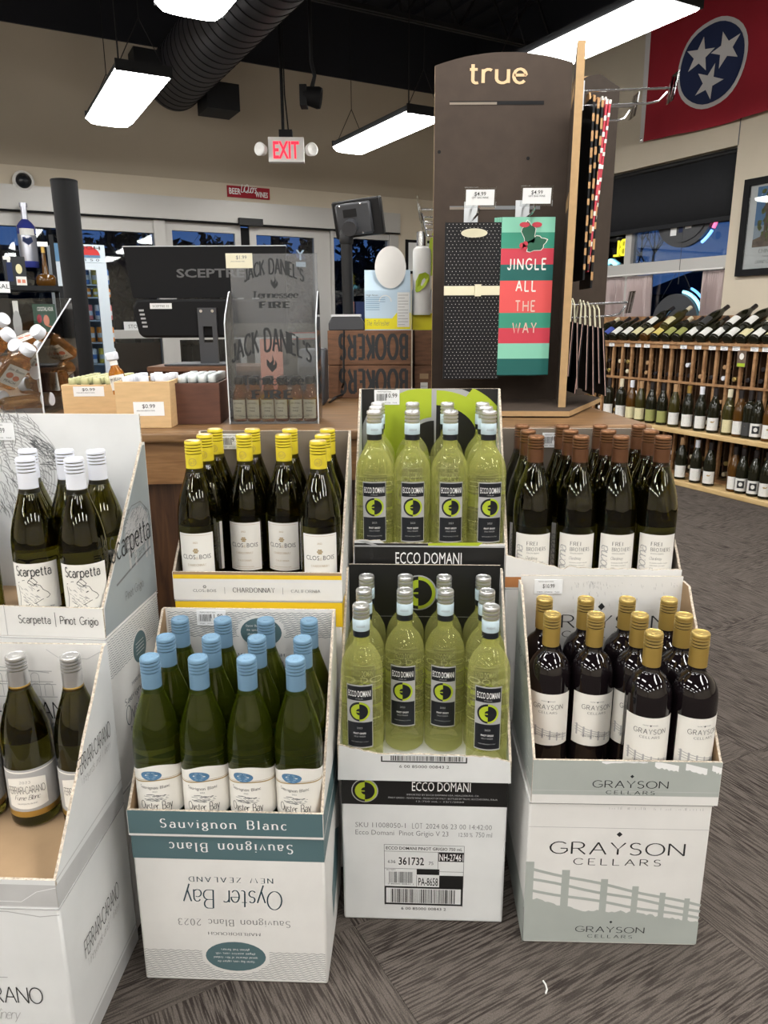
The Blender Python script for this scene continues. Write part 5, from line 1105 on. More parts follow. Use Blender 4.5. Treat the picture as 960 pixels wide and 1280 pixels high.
for s_ in (1,):
    mb = MB(); F = face((-.1655, 0, 0), (0, 1, 0), (-1, 0, 0)); poly(mb, [(.005, .02), (.25, .02), (.25, .32), (.2, .31), (.005, .085)], 0, F); rr = random.Random(8)
    for k in range(60): u = rr.uniform(.02, .24); v = rr.uniform(.02, .06 + u); line(mb, [(u, v), (u + .012, v + .003)], .001, 1, F, .0006)
    txt(mb, 'GRAYSON', .15, .2, .02, 2, F, W=.12, font=THIN, lift=.0006)
    o = mb.build('side_print', ['sage', 'white_ink', 'ink'], smooth=False); o.parent = [x for x in bpy.data.objects if x.name.startswith('display_case') and x.get('label', '').startswith('sage-lipped')][0]
cy0 = Vector((gx + .004, gy - .004, 0)) + b_ * .0452
grid_place(P_gray, [('front', 0, [(824, 792), (891, 793.6)]), ('middle', 1, [(688, 765.5), (746.6, 766), (798.6, 769), (866, 770)]), ('back', 2, [(675.5, 747), (731, 748), (782, 748), (838.6, 749)])], .310, .3143,
           'gold-capped red wine bottle in the sage-lipped case', 'gold-capped red wine bottles in the sage-lipped case', [[2, 3], [0, 1, 2, 3], [0, 1, 2, 3]], cy0, .0804, GY, rot=.22, hw=.161, seed=8)
price_tag('white price tag on the upper left of the gold-capped bottles\' case back', Vector((gx + .004, gy - .004, 0)) + b_ * .2465 + a_ * -.106 + Vector((0, 0, .309 + .323)), GY, .056, .030, '$10.99', code=False)

# ---------- Ferrari stack (front left) and Scarpetta stack (rear left)
LY = -2.4; a_, b_ = axes(LY); W_ = .34; c0 = Vector((-.4865, .910, 0)); fc = c0 - a_ * (W_ / 2)
def pr_fer_front(mb, F):
    u = lambda q: q + W_ / 2        # q measured from the right corner
    txt(mb, 'FERRARI-CARANO', 0.008, .130, .030, 0, F, W=.235, font=dict(w=.075, gap=.12, thin=.9)); txt(mb, 'Vineyards and Winery', .008, .098, .020, 1, F, W=.15, font=SCRIPT)
    for k in range(7): rect(mb, -.03 + k * .014, .178, -.022 + k * .014, .200 + .006 * (k % 3), 1, F)
    line(mb, [(-.05, .178), (.075, .178)], .0015, 1, F); line(mb, [(-W_ / 2, .300), (W_ / 2 - .08, .300), (W_ / 2 - .03, .292), (W_ / 2, .296)], .0014, 1, F)
    rect(mb, -W_ / 2, .004, W_ / 2, .034, 2, F); rect(mb, -W_ / 2, .040, W_ / 2, .043, 2, F)
    return ['ink', 'light_ink', 'grey_print']
def pr_fer_right(mb, F):
    rect(mb, .0, .004, .252, .036, 2, F); rect(mb, 0, .042, .252, .0455, 2, F)
    txt(mb, 'FERRARI-CARANO', .124, .158, .032, 0, F, W=.135, font=dict(w=.08, gap=.10, thin=.9)); txt(mb, 'Vineyards and Winery', .124, .136, .016, 1, F, W=.13, font=SCRIPT)
    return ['ink', 'light_ink', 'grey_print']
carton('closed white wine case with grey base band, nearest the camera at lower left', fc.x, fc.y, 0, W_, .252, .308, LY, 'white_card_cool', pr_fer_front, pr_fer_right)
def pr_fer_lip(mb, F):
    rect(mb, -W_ / 2, .002, W_ / 2, .040, 2, F); line(mb, [(W_ / 2, .036), (W_ / 2 - .03, .028), (W_ / 2 - .055, .010), (-W_ / 2, .014)], .0010, 1, F, .0007); return ['ink', 'white_ink', 'grey_print']
def pr_fer_back(mb, F):
    q = W_ / 2 - .005
    txt(mb, 'FERRARI-CARANO', q - .19, .168, .032, 0, F, W=.27, font=dict(w=.075, gap=.12, thin=.9)); txt(mb, 'Winery', q - .10, .140, .020, 1, F, W=.06, font=dict(SCRIPT, w=.1))
    u0 = q - .30
    for k in range(2): ell(mb, u0 + .21 - .0 + k * .001, .235, .0, .0, 1, F)
    for row, (z0_, n_, h_) in enumerate(((.212, 9, .018), (.236, 8, .014))):
        for k in range(n_): uc = u0 + .02 + k * .022; line(mb, [(uc - .007, z0_), (uc - .007, z0_ + h_)] + [(uc + .007 * cos(R(a)), z0_ + h_ + .006 * sin(R(a))) for a in (150, 120, 90, 60, 30)] + [(uc + .007, z0_ + h_), (uc + .007, z0_)], .0010, 1, F)
        line(mb, [(u0, z0_ - .002), (u0 + .21, z0_ - .002)], .0014, 1, F); line(mb, [(u0, z0_ + h_ + .009), (u0 + .205, z0_ + h_ + .009)], .0014, 1, F)
    line(mb, [(u0 + .01, .262), (u0 + .08, .270), (u0 + .15, .262), (u0 + .20, .256)], .0014, 1, F)
    line(mb, [(q - .10, .30), (q - .08, .285), (q - .03, .283), (q, .30)], .0012, 2, F); return ['ink', 'light_ink', 'grey_print']
def pr_fer_side(mb, F):
    poly(mb, [(0, .0), (.252, .0), (.252, .030), (0, .038)], 2, F); line(mb, [(0, .046), (.252, .046)], .0022, 2, F)
    txt(mb, 'FERRARI-CARANO', .165, .150, .028, 0, F, W=.125, font=dict(w=.08, gap=.10, thin=.9)); txt(mb, 'Vineyards and Winery', .165, .130, .014, 1, F, W=.115, font=SCRIPT); return ['ink', 'light_ink', 'grey_print']
display('open white display case with bare kraft floor, lower left', fc.x, fc.y, .3083, W_, .252, .310, LY, .048, 'white_card_cool', 'white_card', front=pr_fer_lip, back=pr_fer_back, right=pr_fer_side, bm='white_card')
FB = .3135
for i, (px, w1) in enumerate(((-52, 'leftmost'), (20, 'middle one'), (88, 'rightmost'))):
    c = fc + b_ * .206; q = at_z(px, 826, FB + .305); d = Vector((q.x, q.y, 0)); t = (c.x * b_.x + c.y * b_.y) / (d.x * b_.x + d.y * b_.y)
    place(P_ferr, d.x * t, d.y * t, FB, R(LY) + (.05, .22, .28)[i], f'silver-capped wine bottle in the kraft-floored case, {w1}', 'silver-capped bottles in the lower left case')
# rear left stack
SY = -5.0; a_, b_ = axes(SY); c1 = Vector((-.486, 1.183, 0)); sc = c1 - a_ * (W_ / 2)
carton('white wine case at the bottom of the rear left stack, hidden', sc.x, sc.y, 0, W_, .235, .308, SY, 'white_card')
def pr_oyl_right(mb, F):
    sk = lambda u, v: ((u - .130) / .034) ** 2 + ((v - .236) / .034) ** 2 < 1
    waves(mb, .004, .232, .228, .302, 15, 1, F, w=.0009, skip=sk); ell(mb, .130, .236, .030, .031, 0, F, .0006)
    for k in range(4): line(mb, [(.112, .226 + k * .007), (.148, .226 + k * .007)], .0010, 2, F, .0010)
    txt(mb, 'MARLBOROUGH', .122, .178, .0065, 1, F, W=.08, font=SERIF); txt(mb, 'Sauvignon Blanc', .122, .153, .0125, 1, F, W=.150, font=SERIF); txt(mb, 'Oyster Bay', .122, .110, .038, 1, F, W=.150, font=dict(w=.08, serif=.05, gap=.14, thin=.4)); txt(mb, 'NEW ZEALAND', .122, .094, .009, 1, F, W=.12, font=SERIF)
    poly(mb, [(.05, .003), (.232, .003), (.232, .06), (.15, .045)], 0, F)
    return ['teal', 'teal_ink', 'white_ink']
carton('white wine case with wave pattern and teal oval on its side', sc.x, sc.y, .308, W_, .235, .310, SY, 'white_card', right=pr_oyl_right)
def pr_sc_lip(mb, F):
    q = W_ / 2; txt(mb, 'Scarpetta', q - .125, .0245, .0145, 0, F, W=.058, font=dict(w=.11, gap=.16, thin=.85)); line(mb, [(q - .087, .019), (q - .087, .046)], .0010, 0, F); txt(mb, 'Pinot Grigio', q - .044, .0245, .0145, 0, F, W=.068, font=dict(w=.11, gap=.16, thin=.85)); line(mb, [(q - .178, .0), (q - .178, .058)], .001, 1, F); return ['ink', 'light_ink']
def hatch(mb, F, f, n, L, w, m, seed, box, lift=.0005):
    rr = random.Random(seed); k = 0
    while k < n:
        u, v = rr.uniform(box[0], box[2]), rr.uniform(box[1], box[3])
        if f(u, v):
            a = rr.gauss(2.4, .3) + u * 6; line(mb, [(u, v), (u + L * .5 * cos(a), v + L * .5 * sin(a)), (u + L * cos(a + .25), v + L * sin(a + .25))], w, m, F, lift); k += 1
        else: k += 0.02
def pr_sc_back(mb, F):
    q = W_ / 2      # large engraved head of a pig, cropped by the case
    cx_, cy_ = q - .275, .245
    f = lambda u, v: ((u - cx_) / .105) ** 2 + ((v - cy_) / .115) ** 2 < 1
    for k in range(15):
        r_ = .10 - k * .0055; line(mb, [(cx_ + r_ * 1.05 * cos(R(a)), cy_ + r_ * 1.12 * sin(R(a))) for a in range(-60, 130, 10)], .0013, 1, F, .0005)
    hatch(mb, F, f, 260, .022, .0010, 0, 5, (cx_ - .05, cy_ - .1, cx_ + .11, cy_ + .12))
    line(mb, [(q - .22, .320), (q - .19, .300), (q - .165, .270), (q - .140, .255), (q - .150, .248), (q - .19, .262), (q - .215, .262)], .0018, 0, F, .0008)
    hatch(mb, F, lambda u, v: abs(v - (.29 - (u - (q - .21)) * .55)) < .014 and q - .225 < u < q - .145, 90, .014, .0012, 0, 6, (q - .23, .24, q - .14, .33), .0007)
    return ['grey_ink', 'light_ink']
def pr_sc_side(mb, F):
    poly(mb, [(.002, .002), (.233, .002), (.233, .303), (.222, .303), (.008, .052)], 2, F, .0003)
    ff = lambda u, v: ((u - .170) / .060) ** 2 + ((v - .150) / .055) ** 2 < 1
    L = [(.10, .145), (.115, .180), (.150, .200), (.190, .200), (.222, .175), (.228, .150), (.215, .120), (.20, .118)]; line(mb, L, .0016, 1, F, .0006); poly(mb, [(.108, .135), (.118, .170), (.15, .192), (.19, .192), (.218, .17), (.218, .13), (.19, .115), (.13, .112)], 3, F, .0005)
    hatch(mb, F, ff, 160, .012, .0009, 1, 7, (.11, .1, .23, .2), .0008)
    for u in (.12, .145, .195, .212): rect(mb, u, .085, u + .008, .12, 3, F, .0006)
    line(mb, [(.06, .075), (.12, .085), (.22, .100)], .004, 1, F, .0006)
    txt(mb, 'Scarpetta', .135, .120, .045, 0, F, W=.172, font=dict(w=.085, gap=.16, thin=.9), lift=.001); txt(mb, 'Pinot Grigio', .130, .035, .0165, 1, F, W=.08, font=dict(w=.08, gap=.16, thin=.9), lift=.001)
    return ['ink', 'grey_ink', 'slate_card', 'light_ink']
display('grey-white display case with engraved animal drawing, topmost of the left stacks', sc.x, sc.y, .6185, W_, .235, .308, SY, .055, 'white_card', 'white_card_cool', front=pr_sc_lip, back=pr_sc_back, right=pr_sc_side, backh=.362)
SB_ = .6235
cf = sc + b_ * .046
for k, (px, py, row, lab) in enumerate(((-53, 566, 0, 'leftmost in the front row'), (31, 570, 0, 'middle of the front row'), (113, 567.7, 0, 'rightmost of the front row'), (34, 561, 1, 'hidden behind the middle one'), (80, 561, 1, 'second from right in the back row'), (141, 559.4, 1, 'rightmost in the back row'))):
    c = cf + b_ * (.0807 * row); q = at_z(px, py, SB_ + .305); d = Vector((q.x, q.y, 0)); t = (c.x * b_.x + c.y * b_.y) / (d.x * b_.x + d.y * b_.y)
    xx, yy = d.x * t, d.y * t; s0 = (Vector((xx, yy, 0)) - c).dot(a_); s1 = min(s0, W_ / 2 - .0055 - .0405 - (0 if px > 100 else 0)); xx += a_.x * (s1 - s0); yy += a_.y * (s1 - s0)
    place(P_scarp, xx, yy, SB_, R(SY) + (.1, .25, .30, .9, 1.1, .2)[k], f'white-capped wine bottle in the top left case, {lab}', 'white-capped bottles in the top left case')
price_tag('white price tag at the far left top of the engraved-drawing display case', Vector((sc.x, sc.y, 0)) + b_ * .2295 + a_ * (W_ / 2 - .292) + Vector((0, 0, .6185 + .327)), SY, .066, .034, '$15.99', code=False)

# ================================================================== COUNTER
CZ = .90
PL, PR = Vector((-.56, 1.725, 0)), Vector((.672, 1.822, 0)); cu = (PR - PL).normalized(); cv = Vector((-cu.y, cu.x, 0)); LL = PL - cu * 1.5
ct = thing('checkout_counter', 'oak checkout counter behind the wine displays', 'counter', (0, 1.8, 0))
def cpt(P, z): return Vector((P.x, P.y, z))
BR = Vector((.69, 2.95, 0)); BL = LL + cv * 1.5
mb = MB(); mb.prism([(0, 0), ((PR - LL).length, 0), ((PR - LL).length - .03, 1.12), (0, 1.5)], cpt(LL, CZ - .028), cu, cv, Vector((0, 0, .028))); o = child(mb, 'counter_top', 'oak_top', ct); bv = o.modifiers.new('b', 'BEVEL'); bv.width = .008; bv.segments = 3
o.modifiers.new('w', 'WEIGHTED_NORMAL')
mb = MB(); W0 = (PR - LL).length; mb.prism([(.02, .025), (W0 - .025, .025), (W0 - .055, 1.08), (.02, 1.4)], cpt(LL, CZ - .13), cu, cv, Vector((0, 0, .102))); child(mb, 'apron', 'oak_apron', ct, smooth=False)
mb = MB(); mb.prism([(.03, .045), (W0 - .045, .045), (W0 - .075, 1.05), (.03, 1.35)], cpt(LL, 0.0), cu, cv, Vector((0, 0, CZ - .13))); child(mb, 'cabinet_body', 'oak_body', ct, smooth=False)

def S_(px, y): return None
def W(px0, px1, py, y): return (at_y(px1, py, y) - at_y(px0, py, y)).x
# ---- crates of miniatures
def mini_proto(name, capm, glassm, sq=False):
    t = thing(name, 'x', 'bottle'); mb = MB()
    mb.lathe([(.012, 0), (.0165, .002), (.0172, .006), (.0172, .058), (.0150, .068), (.0085, .076), (.0075, .080), (.0075, .088)], 14); mb.build('bottle_glass', glassm, t, sharp=50)
    mb = MB(); r = .0108 if not sq else .012; mb.lathe([(r * .95, .080), (r, .081), (r, .097), (r * .9, .0985), (0, .0985)], 14 if not sq else 8); mb.build('cap', capm, t, sharp=40)
    KIDS[t.name] = [c for c in bpy.data.objects if c.parent == t]; return t
mat('pale_gold_cap', (.58, .58, .32), .4, .3); mat('frost_cap', (.68, .72, .72), .35, .4); mat('green_dark_glass', (.02, .03, .015), .08)
M1 = mini_proto('miniature_bottle', 'pale_gold_cap', 'green_dark_glass'); M2 = mini_proto('miniature_bottle', 'white_cap', 'amber_glass', True); M3 = mini_proto('miniature_bottle', 'frost_cap', 'green_dark_glass')
def crate(label, cx, cy, w, d, h, yaw, m, tag_txt=None, tag_uv=(0, .6)):
    t = thing('wooden_crate', label, 'crate', (cx, cy, CZ), R(yaw)); k = .006
    for nm, b_ in (('front_board', (-w / 2, 0, 0, w / 2, k, h)), ('rear_board', (-w / 2, d - k, 0, w / 2, d, h)), ('side_board', (-w / 2, k, 0, -w / 2 + k, d - k, h)), ('side_board', (w / 2 - k, k, 0, w / 2, d - k, h)), ('bottom_board', (-w / 2 + k, k, 0, w / 2 - k, d - k, k))):
        mb = MB(); mb.box(*b_); o = mb.build(nm, m, t); bv = o.modifiers.new('b', 'BEVEL'); bv.width = .0012
    if tag_txt:
        F = face((0, -.0006, 0), (1, 0, 0), (0, -1, 0)); mb = MB(); u, v = tag_uv; tw, th = w * .56, h * .30
        rect(mb, u - tw / 2, v - th / 2, u + tw / 2, v + th / 2, 0, F, .0003); txt(mb, tag_txt, u, v + th * .05, th * .3, 1, F, W=tw * .42, off=.005, lift=.0006); txt(mb, 'MINI BOURBON 50ML', u - tw * .1, v - th * .18, th * .1, 1, F, W=tw * .6, lift=.0006)
        mb.build('price_label', ['tag_paper', 'ink'], t, smooth=False)
    return t
def fill(proto, cx, cy, w, d, yaw, nx, ny, z, what, crate_name, skip=(), seed=1):
    a, b = axes(yaw); r = random.Random(seed); firstp = proto.name not in used
    rown = ('front', 'second', 'third', 'fourth', 'fifth', 'sixth', 'rear')
    for j in range(ny):
        for i in range(nx):
            if (i, j) in skip: continue
            p = Vector((cx, cy, 0)) + a * ((i + .5) / nx - .5) * (w - .014) + b * (.008 + (j + .5) / ny * (d - .016))
            lab = f'{what} miniature in the {crate_name}, {rown[j]} row, {("leftmost", "second from left", "third from left", "rightmost")[i]}'
            place(proto, p.x, p.y, z + r.uniform(0, .001), r.uniform(0, 6), lab, f'miniatures in the {crate_name}')
crA = at_y(113, 517, 2.02); wA = W(80, 147, 500, 2.02)
hA = at_y(110, 481, 2.02).z - CZ; crate('pale wooden crate of gold-capped miniatures, beside the clear acrylic bin', crA.x + .002, 2.02, wA, .26, hA, 3, 'pale_crate', '$0.99', (0, hA * .80))
fill(M1, crA.x + .002, 2.02, wA, .26, 3, 4, 7, CZ + hA - .082, 'gold-capped', 'left pale crate')
hB = at_y(180, 477, 1.80).z - CZ; xB = at_y(181, 530, 1.80).x; wB = W(147, 214, 530, 1.80); crate('pale wooden crate of white-capped miniatures, second crate from left', xB, 1.80, wB, .20, hB, 3, 'pale_crate', '$0.99', (wB * .10, hB * .42))
fill(M2, xB, 1.80, wB, .20, 3, 3, 5, CZ + hB - .088, 'white-capped', 'middle pale crate', skip=((1, 1), (1, 2)))
hC = at_y(248, 479, 1.87).z - CZ; xC = at_y(248, 530, 1.87).x; wC = W(220, 276, 530, 1.87); crate('dark brown wooden crate of silver-capped miniatures, left of the acrylic stand', xC, 1.87, wC, .20, hC, 3, 'dark_crate')
fill(M3, xC, 1.87, wC, .20, 3, 4, 6, CZ + hC - .080, 'silver-capped', 'dark crate')
for nm, cx_, cy_, w_, d_, h_, cn in (('a', crA.x + .002, 2.02, wA, .26, hA, 'p'), ('b', xB, 1.80, wB, .20, hB, 'p'), ('c', xC, 1.87, wC, .20, hC, 'd')):
    cr_o = [o for o in bpy.data.objects if o.name.startswith('wooden_crate')]
    # false floor the short bottles stand on
    t = [o for o in cr_o if abs(o.location.x - cx_) < 1e-5][0]; zt = {'a': .082, 'b': .088, 'c': .080}[nm]; mb = MB(); mb.box(-w_ / 2 + .007, .007, .0065, w_ / 2 - .007, d_ - .007, h_ - zt - .0005); mb.build('false_floor', 'kraft', t, smooth=False)
# the single proud miniature with a printed label
pj = at_y(146, 434, 1.86); t_ = thing('miniature_whiskey', 'amber miniature whiskey bottle with square white cap standing proud of its crate', 'bottle', (at_y(150, 474, 1.86).x, 1.86, CZ + hB - .035), 0); t_.rotation_euler = (0, R(-9), 0)
mb = MB(); mb.lathe([(.014, 0), (.0185, .002), (.0185, .050), (.0165, .058), (.0095, .068), (.0085, .074), (.0085, .086)], 16); mb.build('bottle_glass', 'amber_liquor', t_, sharp=50)
mb = MB(); mb.box(-.0125, -.0125, .084, .0125, .0125, .104); o = mb.build('square_cap', 'white_cap', t_); o.modifiers.new('b', 'BEVEL').width = .003
mb = MB(); F = cyl(.0188, 0); curved_bg(mb, .0186, .012, .048, -80, 80, 0, n=12); txt(mb, 'JIM BEAM', 0, .034, .009, 1, F, W=.030, arch=.002, lift=.0008); ell(mb, 0, .024, .006, .005, 2, F, .0006, n=12); mb.build('label', ['label_paper', 'ink', 'ticket_red'], t_, smooth=False)
mb = MB(); curved_bg(mb, .0092, .072, .083, -180, 180, 0, n=12); mb.build('neck_label', 'label_paper', t_, smooth=False)

# ---- clear acrylic display of cinnamon whiskey miniatures
yj = 1.87; xl, xr = at_y(287, 531, yj).x, at_y(399, 531, yj).x; wJ = xr - xl; xc = (xl + xr) / 2
t_ = thing('acrylic_stand', 'clear acrylic counter stand with black whiskey lettering, left of the stacked crates', 'display stand', (xc, yj, CZ), R(0))
zf = at_y(340, 404, yj).z - CZ; zb_ = at_y(340, 317, yj + .10).z - CZ; zs = at_y(281, 364, yj + .07).z - CZ; dJ = .10; k = .003
mb = MB(); mb.box(-wJ / 2 + k, 0, 0, wJ / 2 - k, k, zf); mb.build('front_panel', 'hazy_acrylic', t_, smooth=False)
mb = MB(); mb.box(-wJ / 2 + k, dJ, 0, wJ / 2 - k, dJ + k, zb_); mb.build('back_panel', 'smoky_acrylic', t_, smooth=False)
for s_ in (-1, 1):
    pts = [(0, 0), (dJ + .01, 0), (dJ + .01, zs - .02), (dJ, zs - .005), (dJ - .015, zs), (dJ - .03, zs - .004), (.012, zf + .02), (0, zf)]
    mb = MB(); mb.prism(pts, (s_ * wJ / 2, 0, 0), (0, 1, 0), (0, 0, 1), (-s_ * k, 0, 0), 0, 0, 1); mb.build('side_panel', ['acrylic', 'acrylic_edge'], t_, smooth=False)
mb = MB(); mb.box(-wJ / 2 + k, k, 0, wJ / 2 - k, dJ, .004); mb.build('base', 'acrylic_edge', t_, smooth=False)
def jd_print(mb, F, W_, z0, hh, hj):
    txt(mb, "JACK DANIEL'S", 0, z0 + hh * .70, hj, 0, F, W=W_, font=dict(w=.23, serif=.11, gap=.20, thin=.45), arch=hh * .16, grow=.35)
    fl_ = lambda cx_, cz_, s_: poly(mb, [(cx_ + a * s_, cz_ + b * s_) for a, b in ((0, -.5), (.32, -.2), (.38, .1), (.25, .4), (.22, .05), (.1, .0), (.18, .3), (.05, .75), (.06, .35), (-.12, .15), (-.22, .3), (-.36, .45), (-.36, .0), (-.2, -.25))], 0, F, .0006)
    fl_(0, z0 + hh * .50, hh * .20); txt(mb, 'Tennessee', 0, z0 + hh * .22, hh * .13, 0, F, W=W_ * .78, font=dict(w=.18, serif=.13, gap=.14, thin=.35, slant=.08)); txt(mb, 'FIRE', 0, z0 + hh * .02, hh * .12, 0, F, W=W_ * .5, font=SLAB)
mb = MB(); F = face((0, 0, 0), (1, 0, 0), (0, -1, 0)); z0 = at_y(340, 500, yj).z - CZ; z1 = at_y(340, 412, yj).z - CZ; jd_print(mb, F, wJ * .86, z0, z1 - z0, .040)
z2 = at_y(340, 521, yj).z - CZ; txt(mb, 'CINNAMON LIQUEUR BLENDED WITH TENNESSEE WHISKEY', 0, z2, .0028, 0, F, W=wJ * .78); mb.build('front_lettering', 'ink', t_, smooth=False)
mb = MB(); F = face((0, dJ, 0), (1, 0, 0), (0, -1, 0)); z0 = at_y(340, 386, yj + .1).z - CZ; z1 = at_y(340, 323, yj + .1).z - CZ; jd_print(mb, F, wJ * .66, z0, z1 - z0, .027); mb.build('back_lettering', 'ink', t_, smooth=False)
mb = MB(); q = at_y(299, 326, yj + .1); F = face((0, dJ - .001, 0), (1, 0, 0), (0, -1, 0)); u = q.x - xc; v = q.z - CZ; rect(mb, u - .034, v - .018, u + .034, v + .018, 0, F); txt(mb, '$1.99', u + .006, v + .004, .009, 1, F, lift=.0006); txt(mb, 'JACK DANIELS FIRE', u - .004, v - .003, .003, 1, F, lift=.0006)
mb.build('price_label', ['cream_paper', 'grey_ink'], t_, smooth=False)
J = thing('miniature_whiskey', 'x', 'bottle'); mb = MB(); mb.lathe([(.014, .0), (.017, .002), (.0175, .006), (.0175, .060), (.0160, .068), (.0100, .082), (.0085, .088), (.0085, .100)], 16); mb.build('bottle_glass', 'peach_liquor', J, sharp=50)
mb = MB(); mb.lathe([(.0105, .094), (.0112, .095), (.0112, .110), (.0100, .112), (0, .112)], 16); mb.build('cap', 'capsule_black', J, sharp=40)
mb = MB(); F = cyl(.0177, 0); curved_bg(mb, .0176, .008, .056, -62, 62, 0, n=10); txt(mb, 'JACK DANIELS', 0, .046, .004, 1, F, W=.026, arch=.0015, lift=.0006); txt(mb, 'TENNESSEE', 0, .034, .003, 1, F, W=.016); txt(mb, 'FIRE', 0, .026, .004, 1, F, W=.014); txt(mb, 'CINNAMON LIQUEUR', 0, .016, .002, 1, F, W=.024); mb.build('label', ['cream_paper', 'ink'], J, smooth=False)
KIDS[J.name] = [c for c in bpy.data.objects if c.parent == J]
for i in range(6):
    place(J, xc + (i - 2.5) * (wJ - .012) / 6, yj + .024, CZ + .0045, random.uniform(-.15, .15), f'cream-labelled miniature in the acrylic stand, front row, {("leftmost", "second", "third", "fourth", "fifth", "rightmost")[i]}', 'cream-labelled miniatures in the acrylic stand')
for i in range(6):
    place(J, xc + (i - 2.5) * (wJ - .012) / 6, yj + .064, CZ + .0045, random.uniform(-.15, .15), f'cream-labelled miniature in the acrylic stand, rear row, {("leftmost", "second", "third", "fourth", "fifth", "rightmost")[i]}', 'cream-labelled miniatures in the acrylic stand')

# ---- the two dark wooden crates with upside-down lettering
yb = 2.52; x0b, x1b = at_y(410, 450, yb).x, at_y(514, 450, yb).x; wb = x1b - x0b; zc0 = CZ; zc1 = at_y(460, 456, yb).z; zc2 = at_y(460, 413, yb).z
for k, (za, zb2, lab) in enumerate(((zc0, zc1 - .002, 'dark wooden crate with upside-down black lettering, lower of the two'), (zc1, zc2, 'dark wooden crate with upside-down black lettering, upper of the two'))):
    h = zb2 - za; t_ = thing('lettered_crate', lab, 'crate', ((x0b + x1b) / 2, yb, za), R(-1)); dd = .24; kk = .008; W2 = wb
    for nm, b_ in (('front_board', (-W2 / 2, 0, 0, W2 / 2, kk, h)), ('rear_board', (-W2 / 2, dd - kk, 0, W2 / 2, dd, h)), ('side_board', (-W2 / 2, kk, 0, -W2 / 2 + kk, dd - kk, h)), ('side_board', (W2 / 2 - kk, kk, 0, W2 / 2, dd - kk, h)), ('lid_board', (-W2 / 2 + kk, kk, h - kk, W2 / 2 - kk, dd - kk, h)), ('bottom_board', (-W2 / 2 + kk, kk, 0, W2 / 2 - kk, dd - kk, kk))):
        mb = MB(); mb.box(*b_); o = mb.build(nm, 'booker_wood', t_); o.modifiers.new('b', 'BEVEL').width = .0015
    mb = MB(); F = face((0, -.0003, 0), (1, 0, 0), (0, -1, 0)); txt(mb, 'BOOKERS', .012, h * .18, h * .68, 0, F, W=wb * .80, font=dict(w=.30, serif=.16, gap=.30, thin=.45), flip=True); mb.build('lettering', 'ink', t_, smooth=False)
# third crate corner beside them, carrying paper labels
xr1 = at_y(541, 450, yb + .06).x + .03
for k, (za, zb2, lab) in enumerate(((zc0, zc1 - .004, 'short dark crate with paper labels, right of the lower lettered crate'), (zc1 - .003, zc2 - .001, 'short dark crate behind the brown display board, beside the upper lettered crate'))):
    t_ = thing('small_crate', lab, 'crate', ((x1b + xr1) / 2 + .006, yb + .03, za)); h = zb2 - za; ww = xr1 - x1b - .014
    mb = MB(); mb.box(-ww / 2, 0, 0, ww / 2, .2, h); o = mb.build('crate_body', 'booker_wood', t_); o.modifiers.new('b', 'BEVEL').width = .0015
    if k == 0:
        mb = MB(); F = face((0, 0, 0), (1, 0, 0), (0, -1, 0)); u = -ww * .12; rect(mb, u - .015, .012, u + .010, .050, 0, F); rect(mb, u - .018, .062, u + .012, .080, 1, F); txt(mb, 'KENTUCKY', u - .003, .035, .004, 2, F, W=.02, lift=.0005); mb.build('paper_label', ['label_paper', 'kraft', 'ink'], t_, smooth=False)
# ---- customer display on its pole
yd = 2.58; q = at_y(434, 412, yd); t_ = thing('customer_display', 'grey-black customer touch display turned away on a pole, on the lettered crates', 'monitor', (q.x, yd, zc2)); zz = lambda py, y=yd: at_y(434, py, y).z - zc2
w0 = W(411, 455, 410, yd) / 2
mb = MB(); h0 = .05; mb.prism([(-w0, 0), (w0, 0), (w0, h0 * .45), (w0 * .75, h0 * .9), (-w0 * .8, h0 * .9), (-w0, h0 * .45)], (0, -.05, .0), (1, 0, 0), (0, 0, 1), (0, .10, 0)); o = mb.build('base', 'grey_plastic', t_); o.modifiers.new('b', 'BEVEL').width = .003
mb = MB(); mb.box(-w0 * .85, -.05, h0 * .9, w0 * .8, .045, h0 * .9 + .007); mb.build('base_trim', 'acrylic_edge', t_, smooth=False)
rp = W(433, 447, 350, yd) / 2; dx = .012; mb = MB(); mb.tube([(.005, 0, h0), (.002, 0, zz(300))], rp, 20); mb.build('pole', 'black_plastic', t_)
mb = MB(); mb.lathe([(rp * 1.15, 0), (rp * 1.25, .01), (rp * 1.2, .035), (rp * .9, .045)], 20, T=Matrix.Translation((.002, 0, zz(305)))); mb.build('collar', 'black_plastic', t_)
hc = Vector((at_y(447, 273, yd).x - q.x, .0, zz(273))); wd_, hd = W(416, 479, 273, yd) / 2, (zz(250) - zz(297)) / 2
T = Matrix.Translation(hc) @ Matrix.Rotation(R(-14), 4, 'Z') @ Matrix.Rotation(R(-5), 4, 'Y') @ Matrix.Rotation(R(12), 4, 'X')
mb = MB(); mb.box(-wd_, 0, -hd, wd_, .03, hd, M=T); o = mb.build('screen_housing', 'black_plastic', t_); o.modifiers.new('b', 'BEVEL').width = .004
mb = MB(); mb.box(-wd_ * .82, -.018, -hd * .86, wd_ * .62, .0, hd * .86, M=T); o = mb.build('rear_cover', 'grey_plastic', t_); o.modifiers.new('b', 'BEVEL').width = .006
mb = MB(); mb.box(-wd_ * .5, -.0195, hd * .12, wd_ * .05, -.018, hd * .55, M=T); mb.build('rating_plate', 'black_plastic', t_, smooth=False)
mb = MB(); mb.tube([T @ Vector((-wd_ * .25, -.045, -hd * .45)), T @ Vector((-wd_ * .25, .0, -hd * .3))], .024, 14); mb.build('tilt_hinge', 'grey_plastic', t_)
mb = MB()
